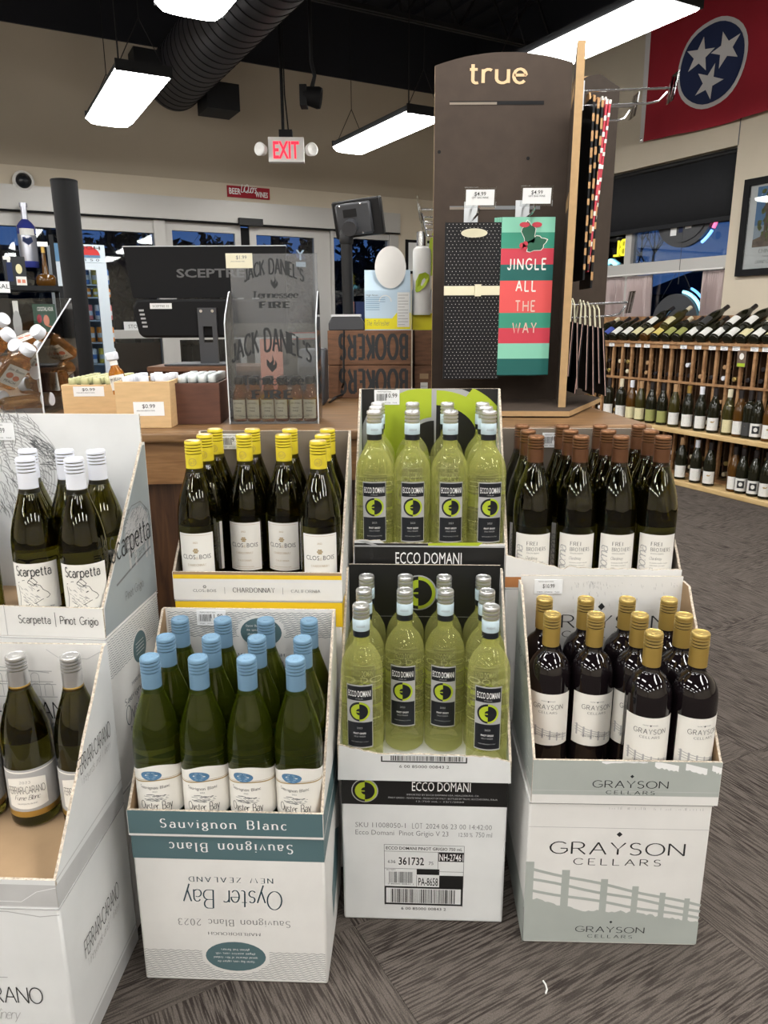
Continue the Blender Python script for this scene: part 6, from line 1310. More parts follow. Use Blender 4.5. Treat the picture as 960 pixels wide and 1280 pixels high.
for u, v in ((-.6, .72), (.25, .74), (.2, -.75)): mb.lathe([(.004, 0), (.003, .002), (0, .002)], 8, T=T @ Matrix.Translation((wd_ * u, -.018, hd * v)) @ Matrix.Rotation(pi / 2, 4, 'X'))
mb.build('screw', 'chrome', t_)['kind'] = 'stuff'
# ---- boxes of canned cocktail beside it
yk = 2.56; xa, xb = at_y(456, 400, yk).x, at_y(513, 400, yk).x; zt = at_y(485, 337, yk).z; zm = at_y(485, 363, yk).z
t_ = thing('drink_carton', 'pale blue and yellow drink carton with a blank white oval on top', 'carton', ((xa + xb) / 2, yk, zc2)); w2 = (xb - xa) / 2; hm = zm - zc2; ht = zt - zc2
mb = MB(); mb.box(-w2, 0, 0, w2, .12, hm); mb.build('box', 'sky_blue_card', t_, smooth=False)
mb = MB(); mb.prism([(0, hm), (.12, hm), (.12, ht * .98), (.05, ht), (.02, ht)], (-w2, 0, 0), (0, 1, 0), (0, 0, 1), (2 * w2, 0, 0)); mb.build('gable_top', 'sky_blue_card', t_, smooth=False)
F = face((0, 0, 0), (1, 0, 0), (0, -1, 0)); mb = MB(); poly(mb, [(-w2, .003), (w2, .003), (w2, hm * .44), (w2 * .4, hm * .44), (w2 * .2, hm * .30), (-w2, hm * .30)], 0, F)
rect(mb, w2 * .42, hm * .08, w2 * .96, hm * .95, 1, F, .0006)
for k in range(11): line(mb, [(w2 * .46, hm * (.14 + k * .074)), (w2 * (.9 if k % 3 else .75), hm * (.14 + k * .074))], .0012, 2, F, .0009)
for k in range(7): line(mb, [(-w2 * .95, hm * (.52 + k * .05)), (-w2 * (.1 if k > 3 else .35), hm * (.52 + k * .05))], .0014, 3, F, .0009)
txt(mb, 'High Noon', -w2 * .93, hm * .86, .0065, 2, F, align='l', lift=.0009); txt(mb, 'The Refresher', -w2 * .92, hm * .12, .017, 2, F, align='l', W=w2 * 1.0, font=dict(THIN, w=.09), lift=.0009); line(mb, [(-w2 * .1 + .02 * cos(R(a)), hm * .72 + .02 * sin(R(a))) for a in range(0, 181, 15)], .003, 1, F, .0009)
mb.build('front_print', ['lemon_card', 'white_card_cool', 'grey_ink', 'blue_label'], t_, smooth=False)
mb = MB(); c_ = at_y(488, 334, yk - .01); ra = W(468, 507, 334, yk) / 2; rb = (at_y(488, 307, yk).z - at_y(488, 360, yk).z) / 2; disc(mb, (c_.x - (xa + xb) / 2, c_.z - zc2), ra, rb, -.004, lambda a, b, l=0: Vector((a, -.004 - l, b))); mb.build('oval_panel', 'white_card', t_)
yk2 = 2.60; xa2, xb2 = at_y(515, 400, yk2).x, at_y(545, 400, yk2).x
t_ = thing('spritz_carton', 'white bottle-shaped drink carton with green leaf, partly behind the brown board', 'carton', ((xa2 + xb2) / 2 + .002, yk2, zc2)); w3 = (xb2 - xa2) / 2; z9 = at_y(525, 290, yk2).z - zc2; zn = at_y(525, 308, yk2).z - zc2
mb = MB(); mb.box(-w3, 0, 0, w3, .10, .055); mb.build('yellow_base', 'lemon_card', t_, smooth=False)
mb = MB(); mb.box(-w3, .0, .055, w3, .10, z9 * .42); mb.build('carton_body', 'white_card', t_, smooth=False)
bx = -w3 + .030; mb = MB(); mb.lathe([(.030, .05), (.0305, zn * .93), (.028, zn * .97), (.017, zn), (.016, zn + .004)], 24, T=Matrix.Translation((bx, -.002, 0))); mb.build('bottle_panel', 'white_card', t_)
mb = MB(); mb.lathe([(.018, zn), (.018, z9), (.0, z9)], 20, T=Matrix.Translation((bx, -.002, 0))); mb.build('chrome_cap', 'chrome', t_)
mb = MB(); z5 = at_y(525, 352, yk2).z - zc2; L_ = []
P = [cyl(.0306, 0)(u, v, .0015) + Vector((bx, -.006, 0)) for u, v in [(-.024, z5 - .03), (-.022, z5), (-.010, z5 + .022), (.010, z5 + .028), (.026, z5 + .02), (.026, z5 - .0), (.01, z5 - .018), (-.01, z5 - .034), (-.02, z5 - .036)]]
mb.add(P, [tuple(range(len(P)))]); mb.add([Vector((-w3 + .048, -.001, z5 + .01)), Vector((-w3 + .066, -.001, z5 + .02)), Vector((-w3 + .070, -.001, z9 + .01)), Vector((-w3 + .055, -.001, z9 - .03))], [(0, 1, 2, 3)]); o = mb.build('green_leaf', 'lime_leaf', t_, smooth=False); o.modifiers.new('s', 'SOLIDIFY').thickness = .001
# cable across the counter
mb = MB(); cab = [at_y(430, 413, 2.505), at_y(429.5, 450, 2.500), at_y(430, 478, 2.49), at_z(424, 494, CZ + .006), at_z(412, 503, CZ + .004), at_z(418, 497, CZ + .006), at_z(440, 489, CZ + .02), at_z(465, 481, CZ + .035), at_z(490, 481, CZ + .03), at_z(516, 489, CZ + .006)]
mb.tube(cab, .0035, 8); tag(mb.build('cable', 'black_plastic'), 'black cable running down the lettered crates and looping on the counter', 'cable')
# ---- big flat monitor seen from behind
ym = 2.95; xa, xb = at_y(153, 340, ym).x, at_y(357, 340, ym).x; xm = (xa + xb) / 2; zt, zl = at_y(250, 306, ym).z, at_y(250, 421, ym).z; zmid = at_y(250, 372, ym).z
mz = at_y(250, 456, ym).z
t_ = thing('flat_monitor', 'wide black monitor seen from behind, left of centre on the counter', 'monitor', (xm, ym, mz)); hw_ = (xb - xa) / 2
zr = lambda py: at_y(250, py, ym).z - mz
sh_ = .02
mb = MB(); mb.prism([(-hw_, zr(306)), (hw_ * 1.0, zr(306) - .0), (hw_ * .99, zr(372)), (-hw_ * .93, zr(372)), (-hw_ * .96, zr(345))], (0, .03, 0), (1, 0, 0), (0, 0, 1), (0, .02, 0)); mb.build('screen_panel', 'matte_black', t_, smooth=False)
mb = MB(); mb.box(-hw_, .028, zr(306) - .003, hw_, .052, zr(306)); mb.build('top_edge', 'acrylic_edge', t_, smooth=False)
mb = MB(); a0_ = (at_y(168, 400, ym).x - xm); mb.prism([(a0_ + .02, zr(374)), (hw_, zr(374)), (hw_, zr(422)), (a0_ + .035, zr(422)), (a0_ + .018, zr(417)), (a0_, zr(385))], (0, -.02, 0), (1, 0, 0), (0, 0, 1), (0, .055, 0)); o = mb.build('lower_housing', 'matte_black', t_); bv = o.modifiers.new('b', 'BEVEL'); bv.width = .010; bv.segments = 3
F = face((0, .03, 0), (1, 0, 0), (0, -1, 0)); mb = MB(); ql, qr = at_y(218, 342, ym), at_y(304, 342, ym); txt(mb, 'SCEPTRE', (ql.x + qr.x) / 2 - xm, zr(346), zr(335) - zr(346), 0, F, W=qr.x - ql.x, off=.035, lift=.001); mb.build('logo', 'logo_grey', t_, smooth=False)
F = face((0, -.02, 0), (1, 0, 0), (0, -1, 0)); mb = MB(); u = at_y(203, 382, ym).x - xm; rect(mb, u - .042, zr(386), u + .042, zr(379), 0, F, .001); txt(mb, 'SCEPTRE 32', u, zr(384), .009, 1, F, lift=.002); mb.build('sticker', ['tag_paper', 'grey_ink'], t_, smooth=False)
for k in range(5): mb = MB(); v = zr(388 + k * 5); u = at_y(179 + k * .8, 395, ym).x - xm; mb.box(u - .008, -.022, v - .003, u + .010, -.0195, v + .004); mb.build('button', 'silver_print', t_, smooth=False)
u0, u1 = at_y(250, 400, ym).x - xm, at_y(273, 400, ym).x - xm
mb = MB(); pz0, pz1 = 0.008, zr(385); uc = (u0 + u1) / 2; hole = [(uc - .018, zr(428)), (uc - .018, zr(408)), (uc + .018, zr(408)), (uc + .018, zr(428))]
mb.box(u0, -.035, pz0, hole[0][0], -.022, pz1); mb.box(hole[2][0], -.035, pz0, u1, -.022, pz1); mb.box(hole[0][0], -.035, pz0, hole[2][0], -.022, hole[0][1]); mb.box(hole[0][0], -.035, hole[1][1], hole[2][0], -.022, pz1); mb.build('stand_neck', 'grey_plastic', t_, smooth=False)
mb = MB()
for u in (u0 + .014, u1 - .014): mb.lathe([(.006, 0), (.006, .002), (.0, .002)], 10, T=Matrix.Translation((u, -.035, zr(389))) @ Matrix.Rotation(pi / 2, 4, 'X'))
mb.build('screw', 'chrome', t_)['kind'] = 'stuff'
b0, b1 = at_y(213, 456, ym).x - xm, at_y(292, 456, ym).x - xm
mb = MB(); mb.prism([(b0, -.09), (b1, -.09), (b1 - .03, .09), (b0 + .03, .09)], (0, 0, 0), (1, 0, 0), (0, 1, 0), (0, 0, .008)); o = mb.build('stand_foot', 'grey_plastic', t_); o.modifiers.new('b', 'BEVEL').width = .003
# wooden riser under it
r0, r1 = at_y(190, 465, ym - .1).x, at_y(330, 465, ym - .1).x
t_ = thing('monitor_riser', 'dark brown wooden riser carrying the black monitor on the counter', 'riser', ((r0 + r1) / 2, ym - .11, CZ)); wr = (r1 - r0) / 2
for s_ in (-1, 1): mb = MB(); mb.box(s_ * wr - .01, 0, 0, s_ * wr + .01, .22, mz - CZ - .018); mb.build('side_panel', 'booker_wood', t_, smooth=False)
mb = MB(); mb.box(-wr - .012, -.01, mz - CZ - .018, wr + .012, .23, mz - CZ - .0005); mb.build('riser_top', 'booker_wood', t_, smooth=False); mb = MB(); mb.box(-wr + .01, .02, 0, wr - .01, .03, mz - CZ - .018); mb.build('riser_front', 'dark_crate', t_, smooth=False)
# receipt printer behind the acrylic stand, right
x0, x1 = at_y(372, 480, 2.30).x, at_y(406, 480, 2.30).x; t_ = thing('receipt_printer', 'dark grey receipt printer behind the acrylic whiskey stand', 'printer', ((x0 + x1) / 2, 2.30, CZ)); wq = (x1 - x0) / 2; hq = at_y(390, 437, 2.30).z - CZ
mb = MB(); mb.prism([(0, 0), (.16, 0), (.16, hq), (.05, hq), (0, hq * .72)], (-wq, 0, 0), (0, 1, 0), (0, 0, 1), (2 * wq, 0, 0)); o = mb.build('printer_body', 'grey_plastic', t_); o.modifiers.new('b', 'BEVEL').width = .006
mb = MB(); mb.box(-wq * .8, -.001, hq * .42, wq * .8, .0, hq * .46); mb.build('paper_slot', 'matte_black', t_, smooth=False)
# salmon card notice behind the stand
x0, x1 = at_y(325, 436, 2.36).x, at_y(353, 436, 2.36).x; z0, z1 = CZ, at_y(340, 424, 2.36).z; t_ = thing('salmon_card', 'salmon pink card standing behind the acrylic whiskey stand', 'card', ((x0 + x1) / 2, 2.36, CZ)); mb = MB(); mb.box(-(x1 - x0) / 2, 0, 0, (x1 - x0) / 2, .003, z1 - CZ); mat('salmon', (.62, .22, .14), .6); mb.build('card', 'salmon', t_, smooth=False); mb = MB(); mb.prism([(.003, 0), (.06, 0), (.003, .1)], (0, 0, 0), (0, 1, 0), (0, 0, 1), (.003, 0, 0)); mb.build('easel_leg', 'kraft', t_, smooth=False)
# ---- tall black pole at the back of the counter
yp = 3.05; pt, pb = at_y(83, 226, yp), at_y(107, 462, yp); t_ = thing('black_pole', 'thick matte black pole rising beside the acrylic bin, left of the monitor', 'pole', (pt.x - .01, yp, 0)); r1 = W(67, 99, 228, yp) / 2
mb = MB(); tz = pt.z; mb.tube([(.0, 0, CZ + .001), (.0, 0, tz)], [r1 * .80, r1], 32); mb.build('pole_tube', 'black_steel', t_)
mb = MB(); mb.lathe([(r1 * 1.01, -.006), (r1 * 1.01, .002), (r1 * .8, .004), (0, .004)], 32, T=Matrix.Translation((0, 0, tz))); mb.build('end_cap', 'matte_black', t_)
mb = MB(); mb.lathe([(r1 * 1.3, CZ), (r1 * 1.3, CZ + .01), (r1 * .9, CZ + .016)], 24); mb.build('floor_flange', 'matte_black', t_)

# ---- acrylic bin of flat whiskey bottles
yf, yr_ = 2.08, 2.42; xfr = at_y(56, 515, yf).x; xbr = at_y(99, 466, yr_).x; zf = at_y(48, 441, yf).z - CZ; zb_ = at_y(93, 373, yr_).z - CZ
t_ = thing('acrylic_bin', 'clear acrylic bin heaped with peach whiskey bottles, far left on the counter', 'bin', (xfr, yf, CZ)); wB_ = .50; dB = yr_ - yf; sk_ = xbr - xfr; k = .005
mb = MB(); mb.prism([(0, 0), (1, 0), (1, zb_), (0, zf)], (0, 0, 0), (sk_, dB, 0), (0, 0, 1), (-k, 0, 0), 0, 0, 1); mb.build('side_panel', ['acrylic', 'acrylic_edge'], t_, smooth=False)
mb = MB(); mb.prism([(0, 0), (1, 0), (1, zb_), (0, zf)], (-wB_, 0, 0), (sk_, dB, 0), (0, 0, 1), (-k, 0, 0), 0, 0, 1); mb.build('side_panel', ['acrylic', 'acrylic_edge'], t_, smooth=False)
mb = MB(); mb.prism([(-wB_, 0), (-k, 0), (-k, zf), (-wB_, zf)], (0, 0, 0), (1, 0, 0), (0, 0, 1), (0, k, 0), 0, 0, 1); mb.build('front_panel', ['acrylic', 'acrylic_edge'], t_, smooth=False)
mb = MB(); mb.prism([(-wB_, 0), (-k, 0), (-k, zb_), (-wB_, zb_)], (sk_, dB, 0), (1, 0, 0), (0, 0, 1), (0, -k, 0), 0, 0, 1); mb.build('rear_panel', ['acrylic', 'acrylic_edge'], t_, smooth=False)
mb = MB(); mb.prism([(-wB_, 0), (-k, 0), (-k + sk_, dB - k), (-wB_ + sk_, dB - k)], (0, k, 0), (1, 0, 0), (0, 1, 0), (0, 0, k)); mb.build('floor_panel', 'acrylic_edge', t_, smooth=False)
K = thing('flat_bottle', 'x', 'bottle'); mb = MB(); hw2, hd2, LB = .032, .019, .105
secs = [(.85, .0), (1, .006), (1, .085), (.9, .098), (.55, .112), (.42, .118), (.42, .135)]; n = 20; P = []
for s_, z in secs:
    for i in range(n):
        a = 2 * pi * i / n; ca, sa = cos(a), sin(a); rx = hw2 * s_ if s_ > .5 else .015; ry = hd2 * s_ if s_ > .5 else .015
        P.append((rx * (abs(ca) ** .6) * (1 if ca > 0 else -1), ry * (abs(sa) ** .6) * (1 if sa > 0 else -1), z - .06))
f = [(i * n + k, i * n + (k + 1) % n, (i + 1) * n + (k + 1) % n, (i + 1) * n + k) for i in range(len(secs) - 1) for k in range(n)] + [tuple(range(n))[::-1], tuple((len(secs) - 1) * n + k for k in range(n))]
mb.add(P, f); mb.build('bottle_body', 'peach_liquor', K, sharp=60)
mb = MB(); mb.lathe([(.0190, .062), (.0200, .063), (.0200, .084), (.0190, .086), (0, .086)], 20); mb.build('white_cap', 'white_cap', K, sharp=40)
mb = MB(); F = face((0, -hd2 - .0006, 0), (1, 0, 0), (0, -1, 0)); rect(mb, -.027, -.045, .027, .022, 0, F, 0); ell(mb, -.010, -.012, .010, .010, 2, F, .0004, n=14); ell(mb, .010, -.016, .009, .009, 2, F, .0004, n=14); txt(mb, 'Jim Beam', 0, .004, .010, 1, F, W=.046, lift=.0006); txt(mb, 'PEACH', 0, -.036, .009, 1, F, W=.032, lift=.0006)
mb.build('front_label', ['label_paper', 'ink', 'salmon'], K, smooth=False)
mb = MB(); F = face((0, hd2 + .0006, 0), (-1, 0, 0), (0, 1, 0)); rect(mb, -.018, -.04, .018, .018, 0, F, 0); bars(mb, -.012, -.03, .012, -.01, 1, F, 3); mb.build('rear_label', ['label_paper', 'ink'], K, smooth=False)
KIDS[K.name] = [c for c in bpy.data.objects if c.parent == K]
def put(cap, base, y0, y1, roll, lab):
    a = at_y(*cap, y0); b = at_y(*base, y1); d = (a - b).normalized(); c = a - d * .075
    q = d.to_track_quat('Z', 'Y'); rot = (q.to_matrix() @ Matrix.Rotation(R(roll), 3, 'Z')).to_euler()
    if K.name not in used: used.add(K.name); K.location = c; K.rotation_euler = rot; tag(K, lab, None, 'peach whiskey bottles in the acrylic bin')
    else: dup(K, c, 0, lab, 'peach whiskey bottles in the acrylic bin', rot)
for a in (((47, 415), (88, 446), 2.195, 2.305, 20, 'flat peach whiskey bottle topmost in the bin, white cap at upper left'),
          ((52, 434), (20, 425), 2.225, 2.325, 200, 'flat whiskey bottle under the topmost one, its cap facing right, upper middle of the bin'),
          ((20, 433), (55, 455), 2.155, 2.265, 60, 'flat whiskey bottle with cap at upper left, behind the tilted labelled one'),
          ((35, 437), (6, 478), 2.135, 2.145, -40, 'flat whiskey bottle with big tilted printed label, left front of the bin'),
          ((47, 466), (88, 462), 2.185, 2.325, 30, 'flat whiskey bottle lying with its white cap forward at mid height'),
          ((60, 499), (12, 504), 2.140, 2.150, 180, 'flat whiskey bottle lying at the bottom front, barcode label towards the camera'),
          ((64, 512), (28, 520), 2.225, 2.245, 90, 'flat whiskey bottle lying at the very bottom, behind the barcode-labelled one'),
          ((2, 497), (-40, 505), 2.145, 2.165, 10, 'flat whiskey bottle at the lower left edge of the bin, mostly out of view'),
          ((3, 400), (-30, 425), 2.275, 2.325, 0, 'flat whiskey bottle at the top left edge of the bin'),
          ((10, 418), (-20, 440), 2.195, 2.205, 120, 'flat whiskey bottle at the left edge, below the topmost left one'),
          ((86, 486), (40, 480), 2.295, 2.265, 90, 'flat whiskey bottle lying level at mid height, behind the front ones'),
          ((30, 480), (80, 476), 2.235, 2.225, 90, 'flat whiskey bottle lying level behind the labelled one, cap to the left'),
          ((70, 452), (30, 446), 2.325, 2.305, 80, 'flat whiskey bottle lying level at the back of the heap'),
          ((84, 470), (90, 505), 2.36, 2.34, 10, 'flat whiskey bottle standing at the right rear of the bin'),
          ((62, 480), (20, 470), 2.34, 2.32, 60, 'flat whiskey bottle in the rear middle of the heap'),
          ((30, 452), (-10, 462), 2.32, 2.30, 100, 'flat whiskey bottle at the rear left of the heap'),
          ((5, 470), (-30, 480), 2.26, 2.28, 40, 'flat whiskey bottle at the middle left edge of the bin')): put(*a)

# ================================================================== BROWN PINWHEEL DISPLAY OF GIFT BAGS
zB = CZ + .018
V1, V2 = at_z(712, 514, zB), at_z(751, 497, zB); jx, jy = .533, 2.29
t_ = thing('gift_bag_display', 'tall dark brown board pinwheel display with lettered arched top, on the counter', 'display', (jx, jy, CZ))
mb = MB(); V0 = Vector((.07, V1.y + .03, 0)); pts = [(V0.x, V0.y), (V1.x, V1.y), (V2.x, V2.y), (V2.x - .06, V2.y + .28), (V0.x + .1, V2.y + .28), (V0.x - .10, V2.y - .1)]
mb.prism(pts, (0, 0, CZ + .004), (1, 0, 0), (0, 1, 0), (0, 0, .014), 0, 0, 1); child(mb, 'base_board', ['brown_board', 'mdf_edge'], t_, smooth=False)
mb = MB(); mb.lathe([(.12, 0), (.12, .004)], 24, T=Matrix.Translation((jx - .05, jy, CZ))); child(mb, 'turntable', 'matte_black', t_)
def board(name, P0, P1, zpts, th_=.016, extra=None):
    """upright board from P0 to P1; zpts = top outline [(fraction, z)]"""
    P0, P1 = Vector(P0), Vector(P1); d = P1 - P0; nrm = Vector((-d.y, d.x, 0)).normalized() * th_
    poly_ = [(0, zB)] + [(1, zB)] + [(f_, z) for f_, z in zpts[::-1]]
    mb = MB(); mb.prism(poly_, P0, d, (0, 0, 1), nrm, 0, 0, 1); return child(mb, name, ['brown_board', 'mdf_edge'], t_, smooth=False)
xl = at_y(541.5, 300, jy).x; zl = at_y(541, 82, jy).z; zm_ = at_y(620, 65, jy).z; zr_ = at_y(700, 78, jy).z
arch = [(i / 14, zl + (zr_ - zl) * i / 14 + (zm_ - (zl + zr_) / 2) * (1 - (2 * i / 14 - 1) ** 2)) for i in range(15)]
board('front_wing', (xl, jy, 0), (jx, jy, 0), arch)
po = Vector((.487, 2.055, 0)); zo = at_y(724, 48, 2.055).z
board('fin_wing', (po.x, po.y, 0), (jx - .001, jy - .001, 0), [(0, zo - .004), (.1, zo), (.25, zo - .002), (.45, zo - .02), (.65, zo - .05), (.85, zo - .09), (1, zo - .13)], -.020)
pc = at_y(762, 300, 2.52); zc_1 = at_y(735, 97, 2.45).z; zc_2 = at_y(762, 109, 2.52).z
board('rear_wing', (jx + .02, jy + .02, 0), (pc.x, 2.52, 0), [(0, zc_1 - .05), (.25, zc_1 - .02), (.5, zc_1 + .0), (.8, zc_1 - .005), (1, zc_2)])
board('back_wing', (jx - .02, jy + .02, 0), (jx - .02, jy + .34, 0), [(0, zm_ - .1), (.5, zm_), (1, zm_ - .06)])
F = face((0, jy, 0), (1, 0, 0), (0, -1, 0)); mb = MB(); q0, q1 = at_y(587, 104, jy), at_y(657, 104, jy); hx = at_y(620, 80, jy).z - q0.z
txt(mb, 'true', (q0.x + q1.x) / 2, q0.z, hx * 1.12, 0, F, W=(q1.x - q0.x), font=dict(w=.13, gap=.20, thin=1.0), lift=.001); child(mb, 'lettering', 'tan_letters', t_, smooth=False)
mb = MB()
for (px0, px1, py, m_) in ((562, 680, 129, 0), (562, 675, 260, 1)):
    q0, q1 = at_y(px0, py, jy), at_y(px1, py, jy); rect(mb, q0.x, q0.z - .005, q1.x, q0.z + .005, m_, F, .0008)
    rect(mb, q0.x, q0.z - .0045, q0.x + (q1.x - q0.x) * .5, q0.z + .002, 2, F, .0012)
for (px, py) in ((660, 198), (549, 190)): q = at_y(px, py, jy); ell(mb, q.x, q.z, .005, .005, 0, F, .001, n=10)
child(mb, 'slot', ['matte_black', 'grey_ink', 'kraft_grey'], t_, smooth=False)
# slots in the fin
mb = MB(); d = (Vector((jx, jy, 0)) - po).normalized(); n_ = Vector((d.y, -d.x, 0)); 
Ff = face(po - Vector((0, 0, 0)), d, -n_)
for py in (108, 247): z = at_y(712, py, 2.12).z; poly(mb, [(.03, z - .03), (.19, z - .025), (.19, z + .005), (.03, z + .01)], 0, Ff, .0008)
child(mb, 'fin_slot', 'mdf_edge', t_, smooth=False)
def prong(P, D, L_, tagc='$4.99', facing=None, wtag=.085, htag=.05, label='x'):
    """double chrome peg hook with clear ticket holder at its end"""
    t = thing('peg_hook', label, 'hook', P); D = Vector(D).normalized(); sd = Vector((D.y, -D.x, 0)); mb = MB()
    mb.tube([(0, 0, .0), D * L_ * .9, D * L_], .003, 8); mb.tube([Vector((0, 0, -.035)), D * L_ * .75 + Vector((0, 0, -.035)), D * L_ * .88 + Vector((0, 0, -.03)), D * L_ * .97 + Vector((0, 0, -.01))], .003, 8); mb.build('wire', 'chrome', t)
    mb = MB(); mb.obox(Vector((0, 0, -.05)) - sd * .02, sd * .04, D * .004, (0, 0, .07)); mb.build('hook_plate', 'acrylic_edge', t, smooth=False)
    e_ = D * (L_ + .004); up = (Vector((0, 0, 1)) + D * .15).normalized(); mb = MB(); mb.obox(e_ - sd * wtag / 2 - up * htag / 2, sd * wtag, up * htag, D * .004); mb.build('ticket_holder', 'acrylic', t, smooth=False)
    mb = MB(); Ft = face(e_ + D * .0045, -sd if False else Vector((-D.y, D.x, 0)), D, up)
    rect(mb, -wtag * .44, -htag * .38, wtag * .44, htag * .38, 0, Ft, .0); txt(mb, tagc, 0, htag * .08, htag * .2, 1, Ft, lift=.0004, off=.005); txt(mb, 'GIFT BAG WINE', 0, -htag * .05, htag * .09, 1, Ft, lift=.0004); mb.build('ticket', ['tag_paper', 'ink'], t, smooth=False); return t
hb = at_y(602, 245, 2.09); prong((hb.x - .005, jy - .001, hb.z - .005), (0, -1, 0), .20, label='chrome peg hook with price ticket above the black dotted gift bags')
hg = at_y(675, 243, 2.09); prong((hg.x - .01, jy - .001, hg.z - .005), (0, -1, 0), .20, label='chrome peg hook with price ticket above the striped green and red bags')
def bag(name, label, x0, x1, z0, z1, y, col, deco=None, group=None, rz=0, thick=.006, slots=None, gus=.0):
    t = thing(name, label, 'gift bag', ((x0 + x1) / 2, y, z0), rz, group); w, h = x1 - x0, z1 - z0
    mb = MB(); n = 6; vs = []
    mb.box(-w / 2, 0, 0, w / 2, thick, h); mb.build('bag_body', col, t, smooth=False)
    if deco: mb = MB(); ms = deco(mb, face((0, 0, 0), (1, 0, 0), (0, -1, 0)), w, h); mb.build('print', ms, t, smooth=False)
    return t
a, b = at_y(556, 279, 2.16), at_y(622, 473, 2.16); a2 = at_y(559, 279, 2.16)
def dots(mb, F, w, h):
    ny = int(h / .0088)
    for j in range(ny):
        for i in range(int(w / .0105)):
            u = -w / 2 + .006 + i * .0105 + (.005 if j % 2 else 0); v = .005 + j * .0088
            if u < w / 2 - .003: poly(mb, [(u - .0011, v), (u, v - .0011), (u + .0011, v), (u, v + .0011)], 0, F, .0004)
    return ['label_paper']
tb_ = bag('gift_bag', 'black gift bag with white dots and cream ribbon, frontmost on its hook', a.x, b.x, b.z, a.z, 2.145, 'bag_black', dots, 'black dotted gift bags')
w_, h_ = b.x - a.x, a.z - b.z; F = face((0, 0, 0), (1, 0, 0), (0, -1, 0))
mb = MB(); zr1 = at_y(590, 363, 2.14).z - b.z; mb.box(-w_ / 2 - .001, -.004, zr1 - .013, w_ / 2 + .001, -.0008, zr1 + .012); mb.box(.005, -.010, zr1 - .016, .022, -.004, zr1 + .016); mb.build('ribbon_band', 'ribbon_cream', tb_, smooth=False)
mb = MB(); disc(mb, (-.0, h_ - .028), .036, .012, .003, lambda u, v, l=0: Vector((u, -.001 - l, v))); mb.build('handle_ribbon', 'ribbon_cream', tb_)
for k in (1, 2, 3): bag('gift_bag', f'black dotted gift bag hanging {("second", "third", "fourth")[k - 1]} behind the ribboned one', a.x + .002 * k, b.x + .002 * k, b.z + .003 * k, a.z + .001 * k, 2.145 + .012 * k, 'bag_black', None, 'black dotted gift bags')
a, b = at_y(627, 272, 2.15), at_y(692, 468, 2.15); a = Vector((a.x, a.y, a.z)); w_, h_ = at_y(692, 300, 2.15).x - a.x, a.z - b.z
def stripes(mb, F, w, h):
    Y = lambda py: at_y(660, py, 2.15).z - b.z
    L = [(272, 291, 0), (291, 311, 1), (311, 331, 3), (331, 351, 2), (351, 371, 4), (371, 391, 4), (391, 410, 1), (410, 429, 3), (429, 448, 0), (448, 470, 2)]
    for p0, p1, m_ in L: rect(mb, -w / 2, max(0, Y(p1)), w / 2, min(h, Y(p0)), m_, F, .0004)
    ls = dict(w=.16, gap=.42, thin=1)
    for s, py, ww, m_ in (('JINGLE', 337, .106, 5), ('ALL', 364, .055, 5), ('THE', 389, .055, 6), ('WAY', 416, .066, 6)): txt(mb, s, 0, Y(py), Y(324) - Y(337), m_, F, W=ww, font=ls, lift=.0008)
    c = (0.006, Y(296))
    for (dx, dz, ang, s_) in ((-.004, .008, 100, 1.0), (.016, -.020, 20, 1.0)):
        P = []
        for i in range(20):
            t = i / 19 * 2 * pi; r_ = .028 * s_ * (1 + .16 * cos(5 * t)) ; uu, vv = r_ * cos(t) * 1.0, r_ * sin(t) * .62; ca, sa = cos(R(ang)), sin(R(ang)); P.append((c[0] + dx + uu * ca - vv * sa, c[1] + dz + uu * sa + vv * ca))
        poly(mb, [(c[0] + dx + (p[0] - c[0] - dx) * 1.1, c[1] + dz + (p[1] - c[1] - dz) * 1.1) for p in P], 5, F, .0010); poly(mb, P, 1 if False else 7, F, .0013)
    for (du, dv) in ((-.022, -.024), (-.014, -.030), (-.013, -.020)): ell(mb, c[0] + du, c[1] + dv, .0075, .0075, 3, F, .0016, n=12)
    for s_ in (-1, 1): ell(mb, c[0] + s_ * .017, c[1] + .030, .014, .007, 3, F, .0018, n=12)
    return ['bag_mint', 'bag_green', 'bag_dark', 'bag_red', 'bag_coral', 'label_paper', 'foil_pink', 'holly']
bag('gift_bag', 'striped green and red gift bag lettered jingle all the way, frontmost on its hook', a.x, a.x + w_, b.z, a.z, 2.14, 'bag_green', stripes, 'striped green and red gift bags')
def st2(mb, F, w, h):
    for i, m_ in enumerate((2, 0, 3, 1, 4, 4, 2, 3, 1, 0)): rect(mb, -w / 2, h * i / 10, w / 2, h * (i + 1) / 10, m_, F, .0004)
    return ['bag_mint', 'bag_green', 'bag_dark', 'bag_red', 'bag_coral']
for k in (1, 2, 3): bag('gift_bag', f'striped gift bag hanging {("second", "third", "fourth")[k - 1]} behind the jingle-lettered one', a.x - .005 * k, a.x + w_ - .008 * k, b.z - .002 * k, a.z + .001 * k, 2.14 + .012 * k, 'bag_green', st2, 'striped green and red gift bags')
